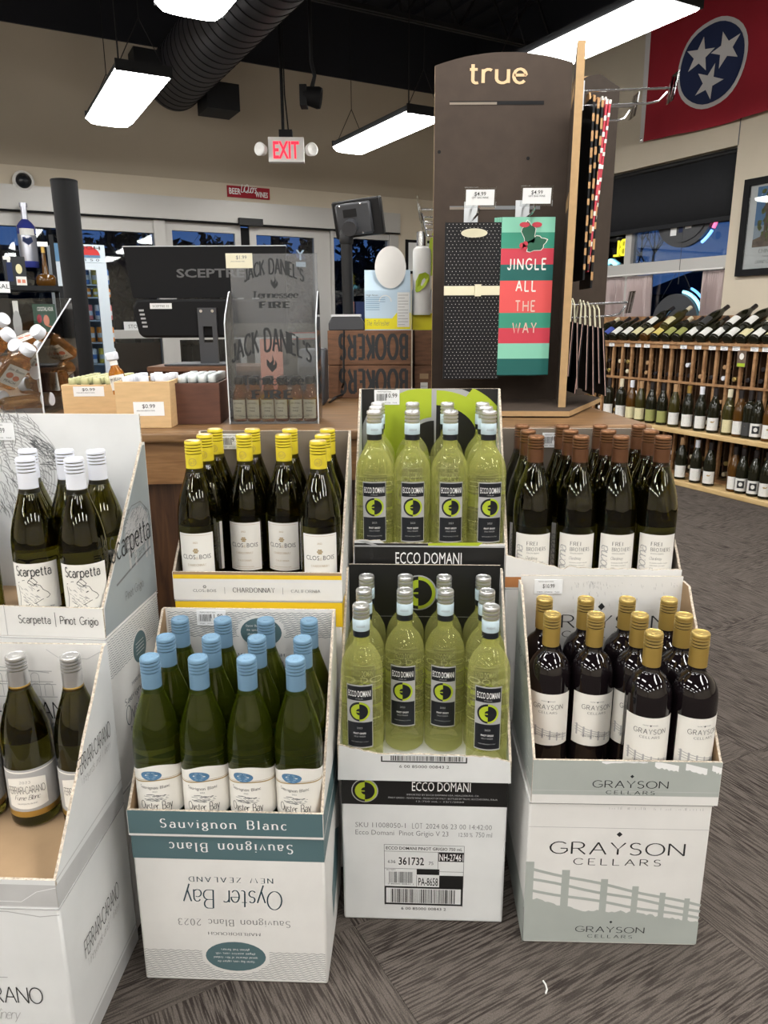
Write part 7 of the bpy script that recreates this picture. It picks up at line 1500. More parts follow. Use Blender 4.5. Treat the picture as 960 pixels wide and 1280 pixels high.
# hooks and bags on the right-hand side of the fin
zh1 = at_y(740, 117, 2.17).z; zh2 = at_y(740, 126, 2.25).z; zh3 = at_y(740, 381, 2.12).z
prong((.525, 2.15, zh1), (1, .0, .03), .235, label='upper chrome peg hook sticking out towards the red flag', wtag=.05, htag=.07)
prong((.535, 2.24, zh2 - .02), (1, .0, .02), .155, label='chrome peg hook just behind the upper one, with a shorter reach', wtag=.05, htag=.06)
prong((.520, 2.15, zh3), (1, .0, .04), .17, label='lower chrome peg hook over the dark gift bags', wtag=.05, htag=.06)
mat('plaid_gold', (.50, .28, .12), .5); mat('bag_wine', (.30, .01, .03), .45)
def side_bag(label, x, y0, w, z0, z1, kind, group, tilt=0):
    t = thing('gift_bag', label, 'gift bag', (x, y0, z1), 0, group); t.rotation_euler = (0, tilt, 0); h = z1 - z0
    mb = MB(); mb.prism([(0, -h), (w, -h), (w, 0), (0, 0)], (0, 0, 0), (0, 1, 0), (0, 0, 1), (.005, 0, 0)); mb.build('bag_body', {'plaid': 'bag_black', 'red': 'bag_red', 'dark': 'bag_black'}[kind], t, smooth=False)
    mb = MB(); r_ = random.Random(int(x * 1000)); n_ = 22
    if kind == 'plaid':
        for i in range(n_):
            if i % 2 == 0: mb.box(-.0006, -.0008, -h * (i + r_.uniform(.7, 1.3)) / n_, .0056, .001, -h * i / n_)
    elif kind == 'red':
        for i in range(n_):
            if i % 2 == 0: mb.box(-.0006, -.0008, -h * (i + .6) / n_, .0056, .001, -h * i / n_)
    else: mb.box(-.0003, -.0008, -h, .0012, .001, 0); 
    mb.build('edge_pattern', {'plaid': 'plaid_gold', 'red': 'label_paper', 'dark': 'foil_pink'}[kind], t, smooth=False)['kind'] = 'stuff'
    if kind == 'dark': mb = MB(); mb.tube([(.002, w * .3, 0), (.002, w * .32, .05), (.002, w * .5, .065), (.002, w * .68, .05), (.002, w * .7, 0)], .0022, 6); mb.build('rope_handle', 'ribbon_cream', t)
    elif kind == 'red' or kind == 'plaid': mb = MB(); mb.prism([(w * .3, 0), (w * .7, 0), (w * .6, .02), (w * .4, .02)], (0, 0, 0), (0, 1, 0), (0, 0, 1), (.004, 0, 0)); mb.build('handle_tab', 'plaid_gold' if kind == 'plaid' else 'label_paper', t, smooth=False)
zt1 = at_y(745, 122, 2.12).z
for k, px in enumerate((736, 742, 748)): x = at_y(px, 200, 2.11).x; side_bag(f'black and gold checked gift bag seen edge-on, {("nearest the board", "second", "third")[k]}', x, 2.10 + k * .006, .12, at_y(740, (350, 338, 360)[k], 2.11).z, zt1 - .004 * k, 'plaid', 'checked bags hanging edge-on')
for k, px in enumerate((753, 758)): x = at_y(px, 160, 2.13).x; side_bag(f'red and white candy-striped gift bag seen edge-on, {("inner", "outer")[k]} one', x, 2.11 + k * .006, .12, at_y(750, (340, 300)[k], 2.11).z, zt1 - .006, 'red', 'candy-striped bags hanging edge-on', R(3 + 1 * k))
z5t = at_y(740, 402, 2.10).z
for k, px in enumerate((713, 719, 726, 733, 740, 747, 754)): x = at_y(px, 430, 2.09).x; side_bag(f'dark rope-handled gift bag seen edge-on on the lower hook, {("innermost", "second", "third", "fourth", "fifth", "sixth", "outermost")[k]}', x, 2.08 + k * .004, .115, max(zB + .012, at_y(740, (470, 486, 492, 488, 494, 480, 496)[k], 2.09).z), z5t - .003 * k, 'dark', 'dark bags on the lower hook', R((2, -3, 3, -2, -4, -5, -6)[k]))
# hooks seen beyond the left edge of the board
for k, (px, py, y) in enumerate(((541, 262, 2.36), (541, 272, 2.42), (541, 281, 2.48))): p = at_y(px, py, y); prong((p.x + .02, y, p.z), (-1, .1, .02), (.055, .05, .045)[k], label=f'chrome hook past the left edge of the brown board, {("front", "middle", "rear")[k]} one', wtag=.06, htag=.07)

# ================================================================== WINE RACK ALONG THE RIGHT WALL
RA = R(25.5); RD = Vector((-sin(RA), cos(RA), 0)); RN = Vector((cos(RA), sin(RA), 0)); RP = Vector((2.23, 4.95, 0))
def rk(s, w_, z): p = RP + RD * s + RN * w_; return Vector((p.x, p.y, z))
def s_at(px, py, w_): q = at_pl(px, py, rk(0, w_, 0), RN); return (q - RP).dot(RD), q.z
S0, S1 = -1.15, 1.90
WBK = .47
rack = thing('wine_rack', 'long wooden wine rack with slanted top display, under the storefront window', 'wine rack', rk(0, 0, 0))
def kbox(mb, s0, w0, z0, s1, w1, z1, m=0): return mb.obox(rk(s0, w0, z0), RD * (s1 - s0), RN * (w1 - w0), Vector((0, 0, z1 - z0)), m)
WB = .20                                     # front plane of the cubbies behind the plank ledges
for z0, z1, w1 in ((.0, .035, .40), (.37, .405, .40)):
    mb = MB(); kbox(mb, S0, 0, z0, S1, w1, z1); o = child(mb, 'plank_shelf', 'pine', rack); o.modifiers.new('b', 'BEVEL').width = .004
for z0, z1 in ((.705, .722), (.955, .985), (.035, .06)):
    mb = MB(); kbox(mb, S0, WB - .012, z0, S1, WB + .006, z1); child(mb, 'front_rail', 'rack_wood', rack, smooth=False)
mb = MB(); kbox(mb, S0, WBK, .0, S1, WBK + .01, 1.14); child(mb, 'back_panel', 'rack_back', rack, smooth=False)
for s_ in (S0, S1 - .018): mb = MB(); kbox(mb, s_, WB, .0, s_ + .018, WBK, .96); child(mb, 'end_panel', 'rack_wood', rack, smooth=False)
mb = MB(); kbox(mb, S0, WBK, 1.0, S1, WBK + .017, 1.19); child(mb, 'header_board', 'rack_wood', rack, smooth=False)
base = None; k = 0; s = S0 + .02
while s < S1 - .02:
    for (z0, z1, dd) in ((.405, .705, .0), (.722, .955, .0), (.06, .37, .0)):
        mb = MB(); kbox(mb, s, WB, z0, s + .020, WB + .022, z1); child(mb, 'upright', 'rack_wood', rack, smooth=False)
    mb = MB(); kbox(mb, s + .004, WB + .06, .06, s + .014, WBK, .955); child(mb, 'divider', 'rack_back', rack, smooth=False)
    s += .102; k += 1
SL0, SL1 = (WB - .01, .987), (WBK - .002, 1.15)      # slanted tray
mb = MB(); mb.prism([(SL0[0], SL0[1]), (SL1[0], SL1[1]), (SL1[0], SL1[1] - .012), (SL0[0], SL0[1] - .012)], rk(S0, 0, 0), RN, (0, 0, 1), RD * (S1 - S0)); child(mb, 'slanted_tray', 'rack_wood', rack, smooth=False)
mb = MB(); kbox(mb, S0, WB - .022, .985, S1, WB - .010, 1.003); child(mb, 'tray_lip', 'rack_wood', rack, smooth=False)
F = lambda u, v, l=0: rk(-u, WB - .0122 - l, v)
for i, px in enumerate((765, 784, 798, 809, 833, 855, 873, 891, 906, 921, 944, 959)):
    s_, z_ = s_at(px, 430, WB - .012); mb = MB(); wv = .030; rect(mb, -s_ - wv, .955, -s_ + wv, .984, 0, F, .001); rect(mb, -s_ - wv * .6, .962, -s_ + wv * .5, .966, 1, F, .0015); rect(mb, -s_ - wv * .6, .972, -s_ + wv * .1, .976, 1, F, .0015); child(mb, 'rail_ticket', ['tag_paper', 'light_ink'], rack, smooth=False)
s_, z_ = s_at(929, 437, WB - .012); t_ = thing('shelf_talker', 'small printed card hanging from the rack rail', 'card', rk(s_, WB - .02, .90)); mb = MB(); kbox(mb, s_ - .035, WB - .018, .85, s_ + .035, WB - .0165, .958); child(mb, 'card', 'photo_earth', t_, smooth=False); mb = MB(); F2 = lambda u, v, l=0: rk(-u, WB - .0185 - l, v); rect(mb, -s_ - .03, .853, -s_ + .03, .875, 0, F2); ell(mb, -s_, .92, .018, .022, 1, F2, n=12); child(mb, 'print', ['lime_leaf', 'label_paper'], t_, smooth=False)

# ---- bottle kinds on the rack
mat('lab_white', (.72, .71, .68), .6); mat('lab_cream', (.66, .60, .36), .6); mat('lab_yellow', (.66, .54, .16), .6); mat('lab_green', (.30, .31, .10), .6); mat('lab_dark', (.05, .05, .05), .5); mat('lab_blue', (.06, .09, .35), .5)
mat('cap_cream', (.66, .60, .44), .5); mat('cap_dark', (.02, .015, .015), .4); mat('cap_tan', (.40, .24, .12), .5); mat('art_black', (.015, .015, .018), .5)
mat('olive_solid', (.040, .034, .008), .06)
def rack_proto(shape, glass, labm, capm, art=None, foil=False):
    S = SHAPES[shape]; t = thing('wine_bottle', 'x', 'bottle'); mb = MB(); mb.lathe(S['body'], 18); mb.build('bottle_glass', glass, t, sharp=50)
    mb = MB(); mb.lathe([(S['cr'] * .93, S['capz']), (S['cr'], S['capz'] + .001), (S['cr'], S['H'] - .002), (S['cr'] * .85, S['H']), (0, S['H'])], 14); mb.build('capsule', capm, t, sharp=40)
    mb = MB(); F = cyl(S['r'], 0); curved_bg(mb, S['r'], .020, .105, -60, 60, 0, .0006, n=12); mats = [labm, 'ink', 'gold_ink']
    if art == 'art': P = rect(mb, -.022, .040, .022, .090, 1, F, .001, 4); ell(mb, 0, .066, .012, .014, 0, F, .0015, n=12)
    elif art == 'bird': poly(mb, [(-.015, .078), (-.005, .083), (.002, .080), (.016, .086), (.006, .072), (-.006, .071)], 2, F, .0015)
    else: line(mb, [(-.018, .080), (.018, .080)], .004, 1 if art == 'ink' else 2, F, .0012)
    line(mb, [(-.015, .048), (.015, .048)], .0015, 1, F, .0012); line(mb, [(-.012, .040), (.012, .040)], .0015, 1, F, .0012)
    if foil: ell(mb, 0, .185, .018, .018, 0, cyl(.031, 0), .002, n=14)
    mb.build('label', mats, t, smooth=False); KIDS[t.name] = [c for c in bpy.data.objects if c.parent == t]; return t
RPt = {}
def rb(shape, glass, labm, capm, art=None, foil=False):
    k_ = (shape, glass, labm, capm, art, foil)
    if k_ not in RPt: RPt[k_] = rack_proto(*k_)
    return RPt[k_]
COLW = {'lab_white': 'white', 'lab_cream': 'cream', 'lab_yellow': 'yellow', 'lab_green': 'olive green', 'lab_dark': 'dark', 'lab_blue': 'blue'}
GW = {'dark_glass': 'dark', 'amber_glass': 'amber', 'olive_solid': 'olive'}; CW = {'cap_cream': 'cream', 'cap_dark': 'black', 'cap_tan': 'tan', 'white_cap': 'white', 'gold': 'gold', 'gold_cap': 'gold'}
th_word = lambda i: ('nineteenth', 'twentieth', 'twenty-first', 'twenty-second', 'twenty-third', 'twenty-fourth', 'twenty-fifth', 'twenty-sixth', 'twenty-seventh', 'twenty-eighth', 'twenty-ninth', 'thirtieth')[i - 18] if i > 17 else ('first', 'second', 'third', 'fourth', 'fifth', 'sixth', 'seventh', 'eighth', 'ninth', 'tenth', 'eleventh', 'twelfth', 'thirteenth', 'fourteenth', 'fifteenth', 'sixteenth', 'seventeenth', 'eighteenth')[i]
def row(zb, pys, items, shelf, w_=.065):
    for i, (px, *spec) in enumerate(items):
        s_, z_ = s_at(px, pys, w_); p = rk(s_, w_, zb); pr = rb(*spec)
        place(pr, p.x, p.y, zb, RA - pi / 2 + pi * 0 + random.uniform(-.15, .15) + pi / 2 - R(0) - R(50), f'{GW[spec[1]]} wine bottle with {COLW[spec[2]]} label, {th_word(i)} from left on the {shelf} rack plank', f'bottles standing on the {shelf} rack plank')
D, A_, O_ = 'dark_glass', 'amber_glass', 'olive_solid'
row(.4055, 540, [(758, 'round', D, 'lab_white', 'cap_dark', 'ink'), (773, 'round', D, 'lab_white', 'cap_cream', 'ink'), (786, 'slope', A_, 'lab_cream', 'white_cap', None), (797.5, 'slope', O_, 'lab_cream', 'cap_tan', 'ink'), (811, 'slope', D, 'lab_green', 'cap_dark', None), (825, 'slope', D, 'lab_green', 'cap_dark', None),
     (840, 'slope', O_, 'lab_white', 'cap_tan', 'ink'), (857, 'slope', D, 'lab_white', 'gold', None), (873, 'slope', D, 'lab_white', 'white_cap', 'ink'), (890, 'slope', D, 'lab_white', 'cap_dark', 'bird'), (908, 'slope', O_, 'lab_cream', 'cap_cream', None, True), (922, 'slope', A_, 'lab_white', 'cap_dark', None),
     (934, 'round', D, 'lab_dark', 'cap_dark', None), (944.5, 'slope', D, 'lab_white', 'cap_dark', 'art'), (960, 'slope', A_, 'lab_white', 'cap_dark', 'bird'), (976, 'slope', D, 'lab_white', 'cap_dark', None)], 'upper')
row(.0355, 620, [(826, 'round', D, 'lab_white', 'cap_dark', 'ink'), (847, 'slope', D, 'lab_white', 'cap_tan', None), (866, 'slope', D, 'lab_white', 'white_cap', None), (883, 'slope', D, 'lab_white', 'cap_dark', 'bird'), (914, 'slope', A_, 'lab_white', 'cap_dark', None), (924.5, 'slope', D, 'lab_white', 'cap_dark', 'art'), (940, 'slope', D, 'lab_white', 'cap_dark', 'art'), (955, 'slope', D, 'lab_white', 'cap_dark', 'bird'), (972, 'slope', D, 'lab_white', 'cap_dark', None)], 'lower')
# ---- bottles lying on the slanted tray
sl = math.atan2(SL1[1] - SL0[1], SL1[0] - SL0[0]); axis = (RN * cos(sl) + Vector((0, 0, 1)) * sin(sl)).normalized(); nor = (Vector((0, 0, 1)) * cos(sl) - RN * sin(sl)).normalized()
def lie(spec, px, up, lab, grp):
    s_, _ = s_at(px, 423, WB + .0); c = rk(s_, SL0[0] + .012 + up * cos(sl), SL0[1] + up * sin(sl)) + nor * .0400
    xx = nor.cross(axis).normalized(); M = Matrix((xx, -nor, axis)).transposed() if False else Matrix((axis.cross(-nor * -1), nor * -1, axis)).transposed()
    M = Matrix(((-nor).cross(axis), -nor, axis)).transposed(); rot = M.to_euler()      # bottle's front (-Y) looks along the tray normal
    pr = rb(*spec)
    if pr.name not in used: used.add(pr.name); pr.location = c; pr.rotation_euler = rot; tag(pr, lab, None, grp)
    else: dup(pr, c, 0, lab, grp, rot)
def lie2(spec, px, lab_):
    # second layer, nestled between the bottles below
    s_, _ = s_at(px, 420, WB); ax, no = axis, nor
    c = rk(s_, SL0[0] + .012 + .09 * cos(sl), SL0[1] + .09 * sin(sl)) + nor * .078; M = Matrix(((-no).cross(ax), -no, ax)).transposed(); rot = M.to_euler(); pr = rb(*spec)
    if pr.name not in used: used.add(pr.name); pr.location = c; pr.rotation_euler = rot; tag(pr, lab_, None, 'second layer of bottles on the rack top')
    else: dup(pr, c, 0, lab_, 'second layer of bottles on the rack top', rot)
lab = lambda i, sp, r_: f'{GW[sp[1]]} bottle with {COLW[sp[2]]} label lying on the slanted rack top, {th_word(i)} from left'
front = [(744, 'slope', D, 'lab_white', 'cap_cream'), (757, 'round', D, 'lab_blue', 'cap_dark'), (767, 'slope', D, 'lab_white', 'cap_dark'), (780, 'slope', D, 'lab_white', 'cap_dark'), (792.5, 'slope', D, 'lab_cream', 'cap_dark'), (806, 'slope', A_, 'lab_cream', 'cap_tan'), (819, 'slope', D, 'lab_yellow', 'cap_dark'), (833, 'slope', D, 'lab_green', 'cap_cream'), (846.5, 'slope', D, 'lab_green', 'cap_dark'), (861, 'slope', D, 'lab_white', 'cap_dark'), (877, 'slope', D, 'lab_white', 'cap_dark'), (894, 'slope', D, 'lab_white', 'cap_dark'), (911, 'slope', D, 'lab_white', 'cap_dark'), (927.5, 'slope', D, 'lab_cream', 'cap_cream'), (944, 'slope', D, 'lab_white', 'cap_dark'), (961, 'slope', D, 'lab_cream', 'cap_dark'), (978, 'slope', D, 'lab_white', 'cap_dark')]
for i, (px, *sp) in enumerate(front): sp = tuple(sp) + (None,); lie(sp, px, 0.0, lab(i, sp, 0), 'bottles lying on the slanted rack top')
back = [(803, 'slope', D, 'lab_white', 'cap_dark'), (824, 'slope', O_, 'lab_cream', 'cap_cream'), (869, 'slope', D, 'lab_dark', 'cap_dark'), (903, 'slope', D, 'lab_white', 'cap_dark'), (925, 'slope', D, 'lab_white', 'cap_dark'), (952, 'slope', D, 'lab_white', 'cap_cream')]
for i, (px, *sp) in enumerate(back): sp = tuple(sp) + (None,); lie2(sp, px, f'{GW[sp[1]]} bottle with {COLW[sp[2]]} label nestled on the rack-top bottles, {th_word(i)} from left')
# ---- necks of bottles lying in the cubbies
mat('neck_glass', (.012, .010, .006), .08)
def cub(capm):
    t = thing('lying_bottle', 'x', 'bottle'); mb = MB(); mb.lathe([(.036, -.215), (.0375, -.205), (.0375, -.10), (.030, -.075), (.018, -.055), (.0145, -.04), (.0145, .02)], 14); mb.build('bottle_glass', 'neck_glass', t, sharp=50); mb = MB(); mb.lathe([(.0155, -.03), (.016, -.028), (.016, .022), (.013, .025), (0, .025)], 12); mb.build('capsule', capm, t, sharp=40); KIDS[t.name] = [c for c in bpy.data.objects if c.parent == t]; return t
CB = {m_: cub(m_) for m_ in ('cap_dark', 'cap_cream', 'cap_tan', 'gold_cap', 'white_cap')}
outer = -RN; q_ = outer.to_track_quat('Z', 'Y').to_euler()
r = random.Random(21); n_c = 0; col = 0; s = S0 + .02 + .061
plan = {}
while s < S1 - .06:
    for zb0, cap_n, top in ((.722, r.choice((1, 1, 2, 3)), .95), (.405, r.choice((2, 3, 3)), .70), (.06, r.choice((2, 3)), .36)):
        for k in range(cap_n):
            z = zb0 + .040 + k * .0765
            if z + .036 > top: break
            m_ = r.choice(('cap_dark', 'cap_dark', 'cap_dark', 'cap_cream', 'cap_tan', 'gold_cap', 'white_cap')); p = rk(s + r.uniform(-.001, .001), WB + .03 + r.uniform(0, .03), z); pr = CB[m_]
            cw = {'cap_dark': 'black', 'cap_cream': 'cream', 'cap_tan': 'tan', 'gold_cap': 'gold', 'white_cap': 'white'}[m_]
            lb = f'{cw}-capped bottle lying neck-out in a cubby of the wine rack, column {col + 1} from the right, {("bottom", "second", "third")[k]} of the {("upper" if zb0 > .7 else "middle" if zb0 > .4 else "lower")} stack'
            lb = f'{cw}-capped bottle lying neck-out, {("upper", "middle", "lower")[0 if zb0 > .7 else 1 if zb0 > .4 else 2]} {th_word(col)} cubby column from right, {("bottom", "second", "third")[k]} one'
            if pr.name not in used: used.add(pr.name); pr.location = p; pr.rotation_euler = q_; tag(pr, lb, None, 'bottles lying in the rack cubbies')
            else: dup(pr, p, 0, lb, 'bottles lying in the rack cubbies', q_)
    s += .102; col += 1
for o in list(CB.values()):
    if o.name not in used:
        for c in KIDS[o.name]: bpy.data.objects.remove(c)
        bpy.data.objects.remove(o)

# ================================================================== BACK LEFT: SHELF AND COOLER
vs = 6.30
def dv(px, py, v=vs): q = at_pl(px, py, rm(0, v), EV); return ruv(q)[0], q.z
us0, zsf = dv(-60, 355); us1, _ = dv(79, 357); zsf = dv(50, 357)[1]
t_ = thing('bottle_shelf', 'dark metal shelf unit with bottles, far left behind the acrylic bin', 'shelf', rm((us0 + us1) / 2, vs, 0))
for z in (zsf, zsf - .45, .12): mb = MB(); rbox(mb, us0, vs, z - .035, us1, vs + .35, z); child(mb, 'shelf_board', 'black_steel', t_, smooth=False)
for u, v in ((us1 - .03, vs), (us1 - .03, vs + .32), (us0, vs), (us0, vs + .32)): mb = MB(); rbox(mb, u, v, 0, u + .03, v + .03, zsf + (.40 if v > vs + .1 and u > us0 + .1 else 0)); child(mb, 'upright', 'black_steel', t_, smooth=False)
Fv = lambda vv: (lambda a, b, l=0: rm(a, vv - l, b))
a = dv(0, 352); b = dv(13, 366); t2 = thing('shelf_ticket', 'white shelf ticket card at the far left edge of the shelf', 'price tag', rm(b[0], vs - .02, a[1])); mb = MB(); rbox(mb, dv(-14, 352)[0], vs - .02, dv(5, 366)[1], b[0], vs - .012, dv(5, 352)[1]); child(mb, 'card', 'tag_paper', t2, smooth=False)
mb = MB(); txt(mb, 'SALE', (a[0] + b[0]) / 2, dv(5, 361)[1], .035, 0, Fv(vs - .021)); child(mb, 'print', 'ink', t2, smooth=False)
# gift box with bottle picture
a, b = dv(3, 320, vs + .1), dv(34, 351, vs + .1); t2 = thing('gift_box', 'black gift box with bottle and fruit picture, on the back left shelf', 'box', rm((a[0] + b[0]) / 2, vs + .1, zsf)); hb_ = a[1] - zsf
mb = MB(); rbox(mb, a[0], vs + .1, zsf, b[0], vs + .2, zsf + hb_); child(mb, 'box', 'capsule_black', t2, smooth=False)
Fq = Fv(vs + .099); mb = MB(); wq = b[0] - a[0]; rect(mb, a[0] + wq * .12, zsf + hb_ * .15, a[0] + wq * .38, zsf + hb_ * .8, 2, Fq); rect(mb, a[0] + wq * .18, zsf + hb_ * .8, a[0] + wq * .32, zsf + hb_ * .95, 0, Fq, .001)
rect(mb, a[0] + wq * .5, zsf + hb_ * .0, a[0] + wq * .98, zsf + hb_ * .32, 0, Fq); ell(mb, a[0] + wq * .68, zsf + hb_ * .58, wq * .15, hb_ * .17, 1, Fq, n=14); rect(mb, a[0] + wq * .55, zsf + hb_ * .1, a[0] + wq * .7, zsf + hb_ * .22, 3, Fq, .001); rect(mb, a[0] + wq * .76, zsf + hb_ * .1, a[0] + wq * .92, zsf + hb_ * .22, 3, Fq, .001); rect(mb, a[0], zsf + hb_ * .88, a[0] + wq * .35, zsf + hb_, 0, Fq, .002)
child(mb, 'print', ['lab_white', 'lab_cream', 'navy', 'salmon'], t2, smooth=False)
# tall vodka display bottle
vv = VW - .16; c = dv(33, 300, vv); zb0, zt0 = dv(40, 335, vv)[1], dv(33, 254, vv)[1]; rb_ = (dv(47, 320, vv)[0] - dv(21, 320, vv)[0]) / 2 * .92; H_ = zt0 - zb0
t2 = thing('display_bottle', 'giant blue and silver vodka display bottle mounted on the wall under the dome camera', 'display bottle', rm(dv(37, 330, vv)[0], vv, zb0)); T = Matrix.Translation(rm(dv(34, 300, vv)[0], vv, zb0)) @ Matrix.Rotation(R(0), 4, 'Y')
mat('blue_glass', (.03, .04, .22), .1); mat('silver_glass', (.45, .46, .52), .15, .6)
mb = MB(); mb.lathe([(rb_ * .95, 0), (rb_, .01), (rb_, H_ * .1)], 20, T=T); child(mb, 'blue_foot', 'blue_glass', t2)
mb = MB(); mb.lathe([(rb_, H_ * .1), (rb_, H_ * .52)], 20, T=T); child(mb, 'silver_body', 'silver_glass', t2)
mb = MB(); mb.lathe([(rb_, H_ * .52), (rb_ * .98, H_ * .64), (rb_ * .7, H_ * .70), (rb_ * .36, H_ * .75)], 20, T=T); child(mb, 'blue_shoulder', 'blue_glass', t2)
mb = MB(); mb.lathe([(rb_ * .36, H_ * .75), (rb_ * .33, H_ * .94), (rb_ * .42, H_ * .94), (rb_ * .42, H_), (0, H_)], 16, T=T); child(mb, 'neck_and_cap', 'silver_glass', t2)
mb = MB(); Fc = lambda u, v, l=0: T @ (Matrix.Rotation(TH, 4, 'Z') @ cyl(rb_, 0)(u, v, l + .002)); rect(mb, -rb_ * .8, H_ * .50, rb_ * .8, H_ * .60, 0, Fc, .002, 6); poly(mb, [(-rb_ * .55, H_ * .40), (0, H_ * .34), (rb_ * .5, H_ * .40), (rb_ * .4, H_ * .47), (-rb_ * .5, H_ * .47)], 1, Fc, .004)
child(mb, 'label', ['lab_white', 'navy'], t2, smooth=False); mb = MB(); rbox(mb, dv(34, 320, vv)[0] - .03, vv, zb0 + .05, dv(34, 320, vv)[0] + .03, VW, zb0 + .09); child(mb, 'wall_bracket', 'black_steel', t2, smooth=False)
# decanter
c = dv(58, 352, vs + .12); t2 = thing('whiskey_decanter', 'squat amber whiskey decanter with tall thin neck, right end of the back shelf', 'bottle', rm(c[0], vs + .12, zsf)); T = Matrix.Translation(rm(c[0], vs + .12, zsf + .001)); H_ = dv(58, 306, vs + .12)[1] - zsf; r0 = (dv(73, 345, vs + .12)[0] - dv(47, 345, vs + .12)[0]) / 2
mb = MB(); mb.lathe([(r0 * .85, 0), (r0, .02), (r0, H_ * .20), (r0 * .8, H_ * .27), (r0 * .35, H_ * .30), (r0 * .30, H_ * .40), (r0 * .22, H_ * .60), (r0 * .18, H_ * .8)], 22, T=T); child(mb, 'decanter_glass', 'amber_glass', t2)
mb = MB(); mb.lathe([(r0 * .2, H_ * .8), (r0 * .2, H_ * .96), (0, H_ * .97)], 14, T=T); child(mb, 'foil', 'gold', t2)
mb = MB(); rbox(mb, c[0] - r0 * .5, vs + .10, zsf + H_ * .95, c[0] + r0 * .5, vs + .105, zsf + H_ * 1.06); child(mb, 'neck_tag', 'tag_paper', t2, smooth=False)
# things on the lower shelf
a, b = dv(40, 380, vs + .05), dv(72, 412, vs + .05); z0 = zsf - .45
t2 = thing('cocktail_poster', 'green cocktail picture board standing under the back shelf', 'picture board', rm((a[0] + b[0]) / 2, vs + .05, z0)); mb = MB(); rbox(mb, a[0], vs + .05, z0, b[0], vs + .06, a[1]); mat('deep_green', (.01, .06, .04), .5); child(mb, 'board', 'deep_green', t2, smooth=False)
mb = MB(); Fq = Fv(vs + .049); wq, hq = b[0] - a[0], a[1] - z0; txt(mb, 'COCKTAIL HOUR', a[0] + wq * .55, a[1] - .05, .03, 0, Fq, W=wq * .7, lift=.001, off=.02); ell(mb, a[0] + wq * .55, a[1] - hq * .38, wq * .13, hq * .13, 1, Fq, .001, n=14); ell(mb, a[0] + wq * .25, a[1] - hq * .34, wq * .11, hq * .1, 2, Fq, .001, n=14); line(mb, [(a[0] + wq * .55, a[1] - hq * .5), (a[0] + wq * .85, a[1] - hq * .55)], .01, 1, Fq, .001); child(mb, 'print', ['lab_white', 'salmon', 'bag_wine'], t2, smooth=False)
a, b = dv(15, 376, vs + .03), dv(26, 410, vs + .03); t2 = thing('white_card_sign', 'narrow white card sign with bottle shape, under the back shelf', 'sign', rm((a[0] + b[0]) / 2, vs + .03, z0)); mb = MB(); rbox(mb, a[0], vs + .03, z0, b[0], vs + .04, a[1]); child(mb, 'card', 'lab_white', t2, smooth=False); mb = MB(); ell(mb, (a[0] + b[0]) / 2, (z0 + a[1]) / 2, .03, .10, 0, Fv(vs + .029), .001, n=16); child(mb, 'print', 'light_ink', t2, smooth=False)
t2 = thing('black_cabinet', 'black cabinet at the far left edge, behind the acrylic bin', 'cabinet', rm(dv(-40, 400, 5.6)[0], 5.6, 0)); u1 = dv(14, 400, 5.6)[0]; zc9 = dv(10, 368, 5.6)[1]; mb = MB(); rbox(mb, u1 - 1.0, 5.6, 0, u1, 5.9, zc9); child(mb, 'body', 'matte_black', t2, smooth=False); mb = MB(); rbox(mb, u1 - .95, 5.59, .1, u1 - .05, 5.6, zc9 - .1); child(mb, 'door', 'black_plastic', t2, smooth=False)
mb = MB(); rbox(mb, u1 - .12, 5.575, .8, u1 - .10, 5.59, 1.0); child(mb, 'door_handle', 'chrome', t2, smooth=False)
# ---- lit beverage cooler by the entrance
vc = 6.7
c0, c1 = dv(99, 330, vc), dv(133, 330, vc); cx1 = dv(139, 400, vc)[0]; cx0 = cx1 - .40; zt9 = dv(118, 306, vc)[1]; zh9 = dv(118, 328, vc)[1]
t2 = thing('drinks_cooler', 'slim lit drinks cooler with sun logo header, beside the entrance glass', 'cooler', rm((cx0 + cx1) / 2, vc, 0))
mat('cooler_white', (.55, .62, .68), .4); emis('cooler_glow', (.55, .75, 1.0), 1.1)
for nm, b_ in (('side_wall', (cx1 - .03, vc + .01, 0, cx1, vc + .4, zt9)), ('side_wall', (cx0, vc + .01, 0, cx0 + .03, vc + .4, zt9)), ('rear_wall', (cx0 + .03, vc + .38, 0, cx1 - .03, vc + .4, zt9)), ('header', (cx0, vc, zh9, cx1, vc + .05, zt9)), ('kick_plate', (cx0, vc, 0, cx1, vc + .04, .2)), ('door_frame', (cx1 - .085, vc - .02, .2, cx1, vc + .01, zh9 - .005)), ('door_frame', (cx0, vc - .02, .2, cx0 + .07, vc + .01, zh9 - .005)), ('door_frame', (cx0 + .07, vc - .02, zh9 - .06, cx1 - .085, vc + .01, zh9 - .005))):
    mb = MB(); rbox(mb, *b_); child(mb, nm, 'cooler_white', t2, smooth=False)
mb = MB(); rbox(mb, cx0 + .075, vc + .0, .25, cx1 - .09, vc + .005, zh9 - .065); child(mb, 'door_glass', 'window_glass', t2, smooth=False)
mb = MB(); rbox(mb, cx1 - .05, vc + .03, .3, cx1 - .035, vc + .05, zh9 - .1); child(mb, 'lamp_strip', 'cooler_glow', t2, smooth=False)
Fq = Fv(vc - .002); mb = MB(); um = cx1 - .13; hh = zt9 - zh9; txt(mb, 'HIGH', um, zt9 - hh * .28, hh * .2, 0, Fq, W=.19, off=.02, lift=.001); poly(mb, [(um - .09, zh9 + hh * .36)] + [(um + .09 * cos(R(a_)) * -1, zh9 + hh * .36 + .075 * sin(R(a_))) for a_ in range(0, 181, 15)] + [(um + .09, zh9 + hh * .36)], 1, Fq, .001)
for k in range(3): line(mb, [(um - .09, zh9 + hh * (.38 - .05 * k)), (um + .09, zh9 + hh * (.38 - .05 * k))], .006, 2, Fq, .002)
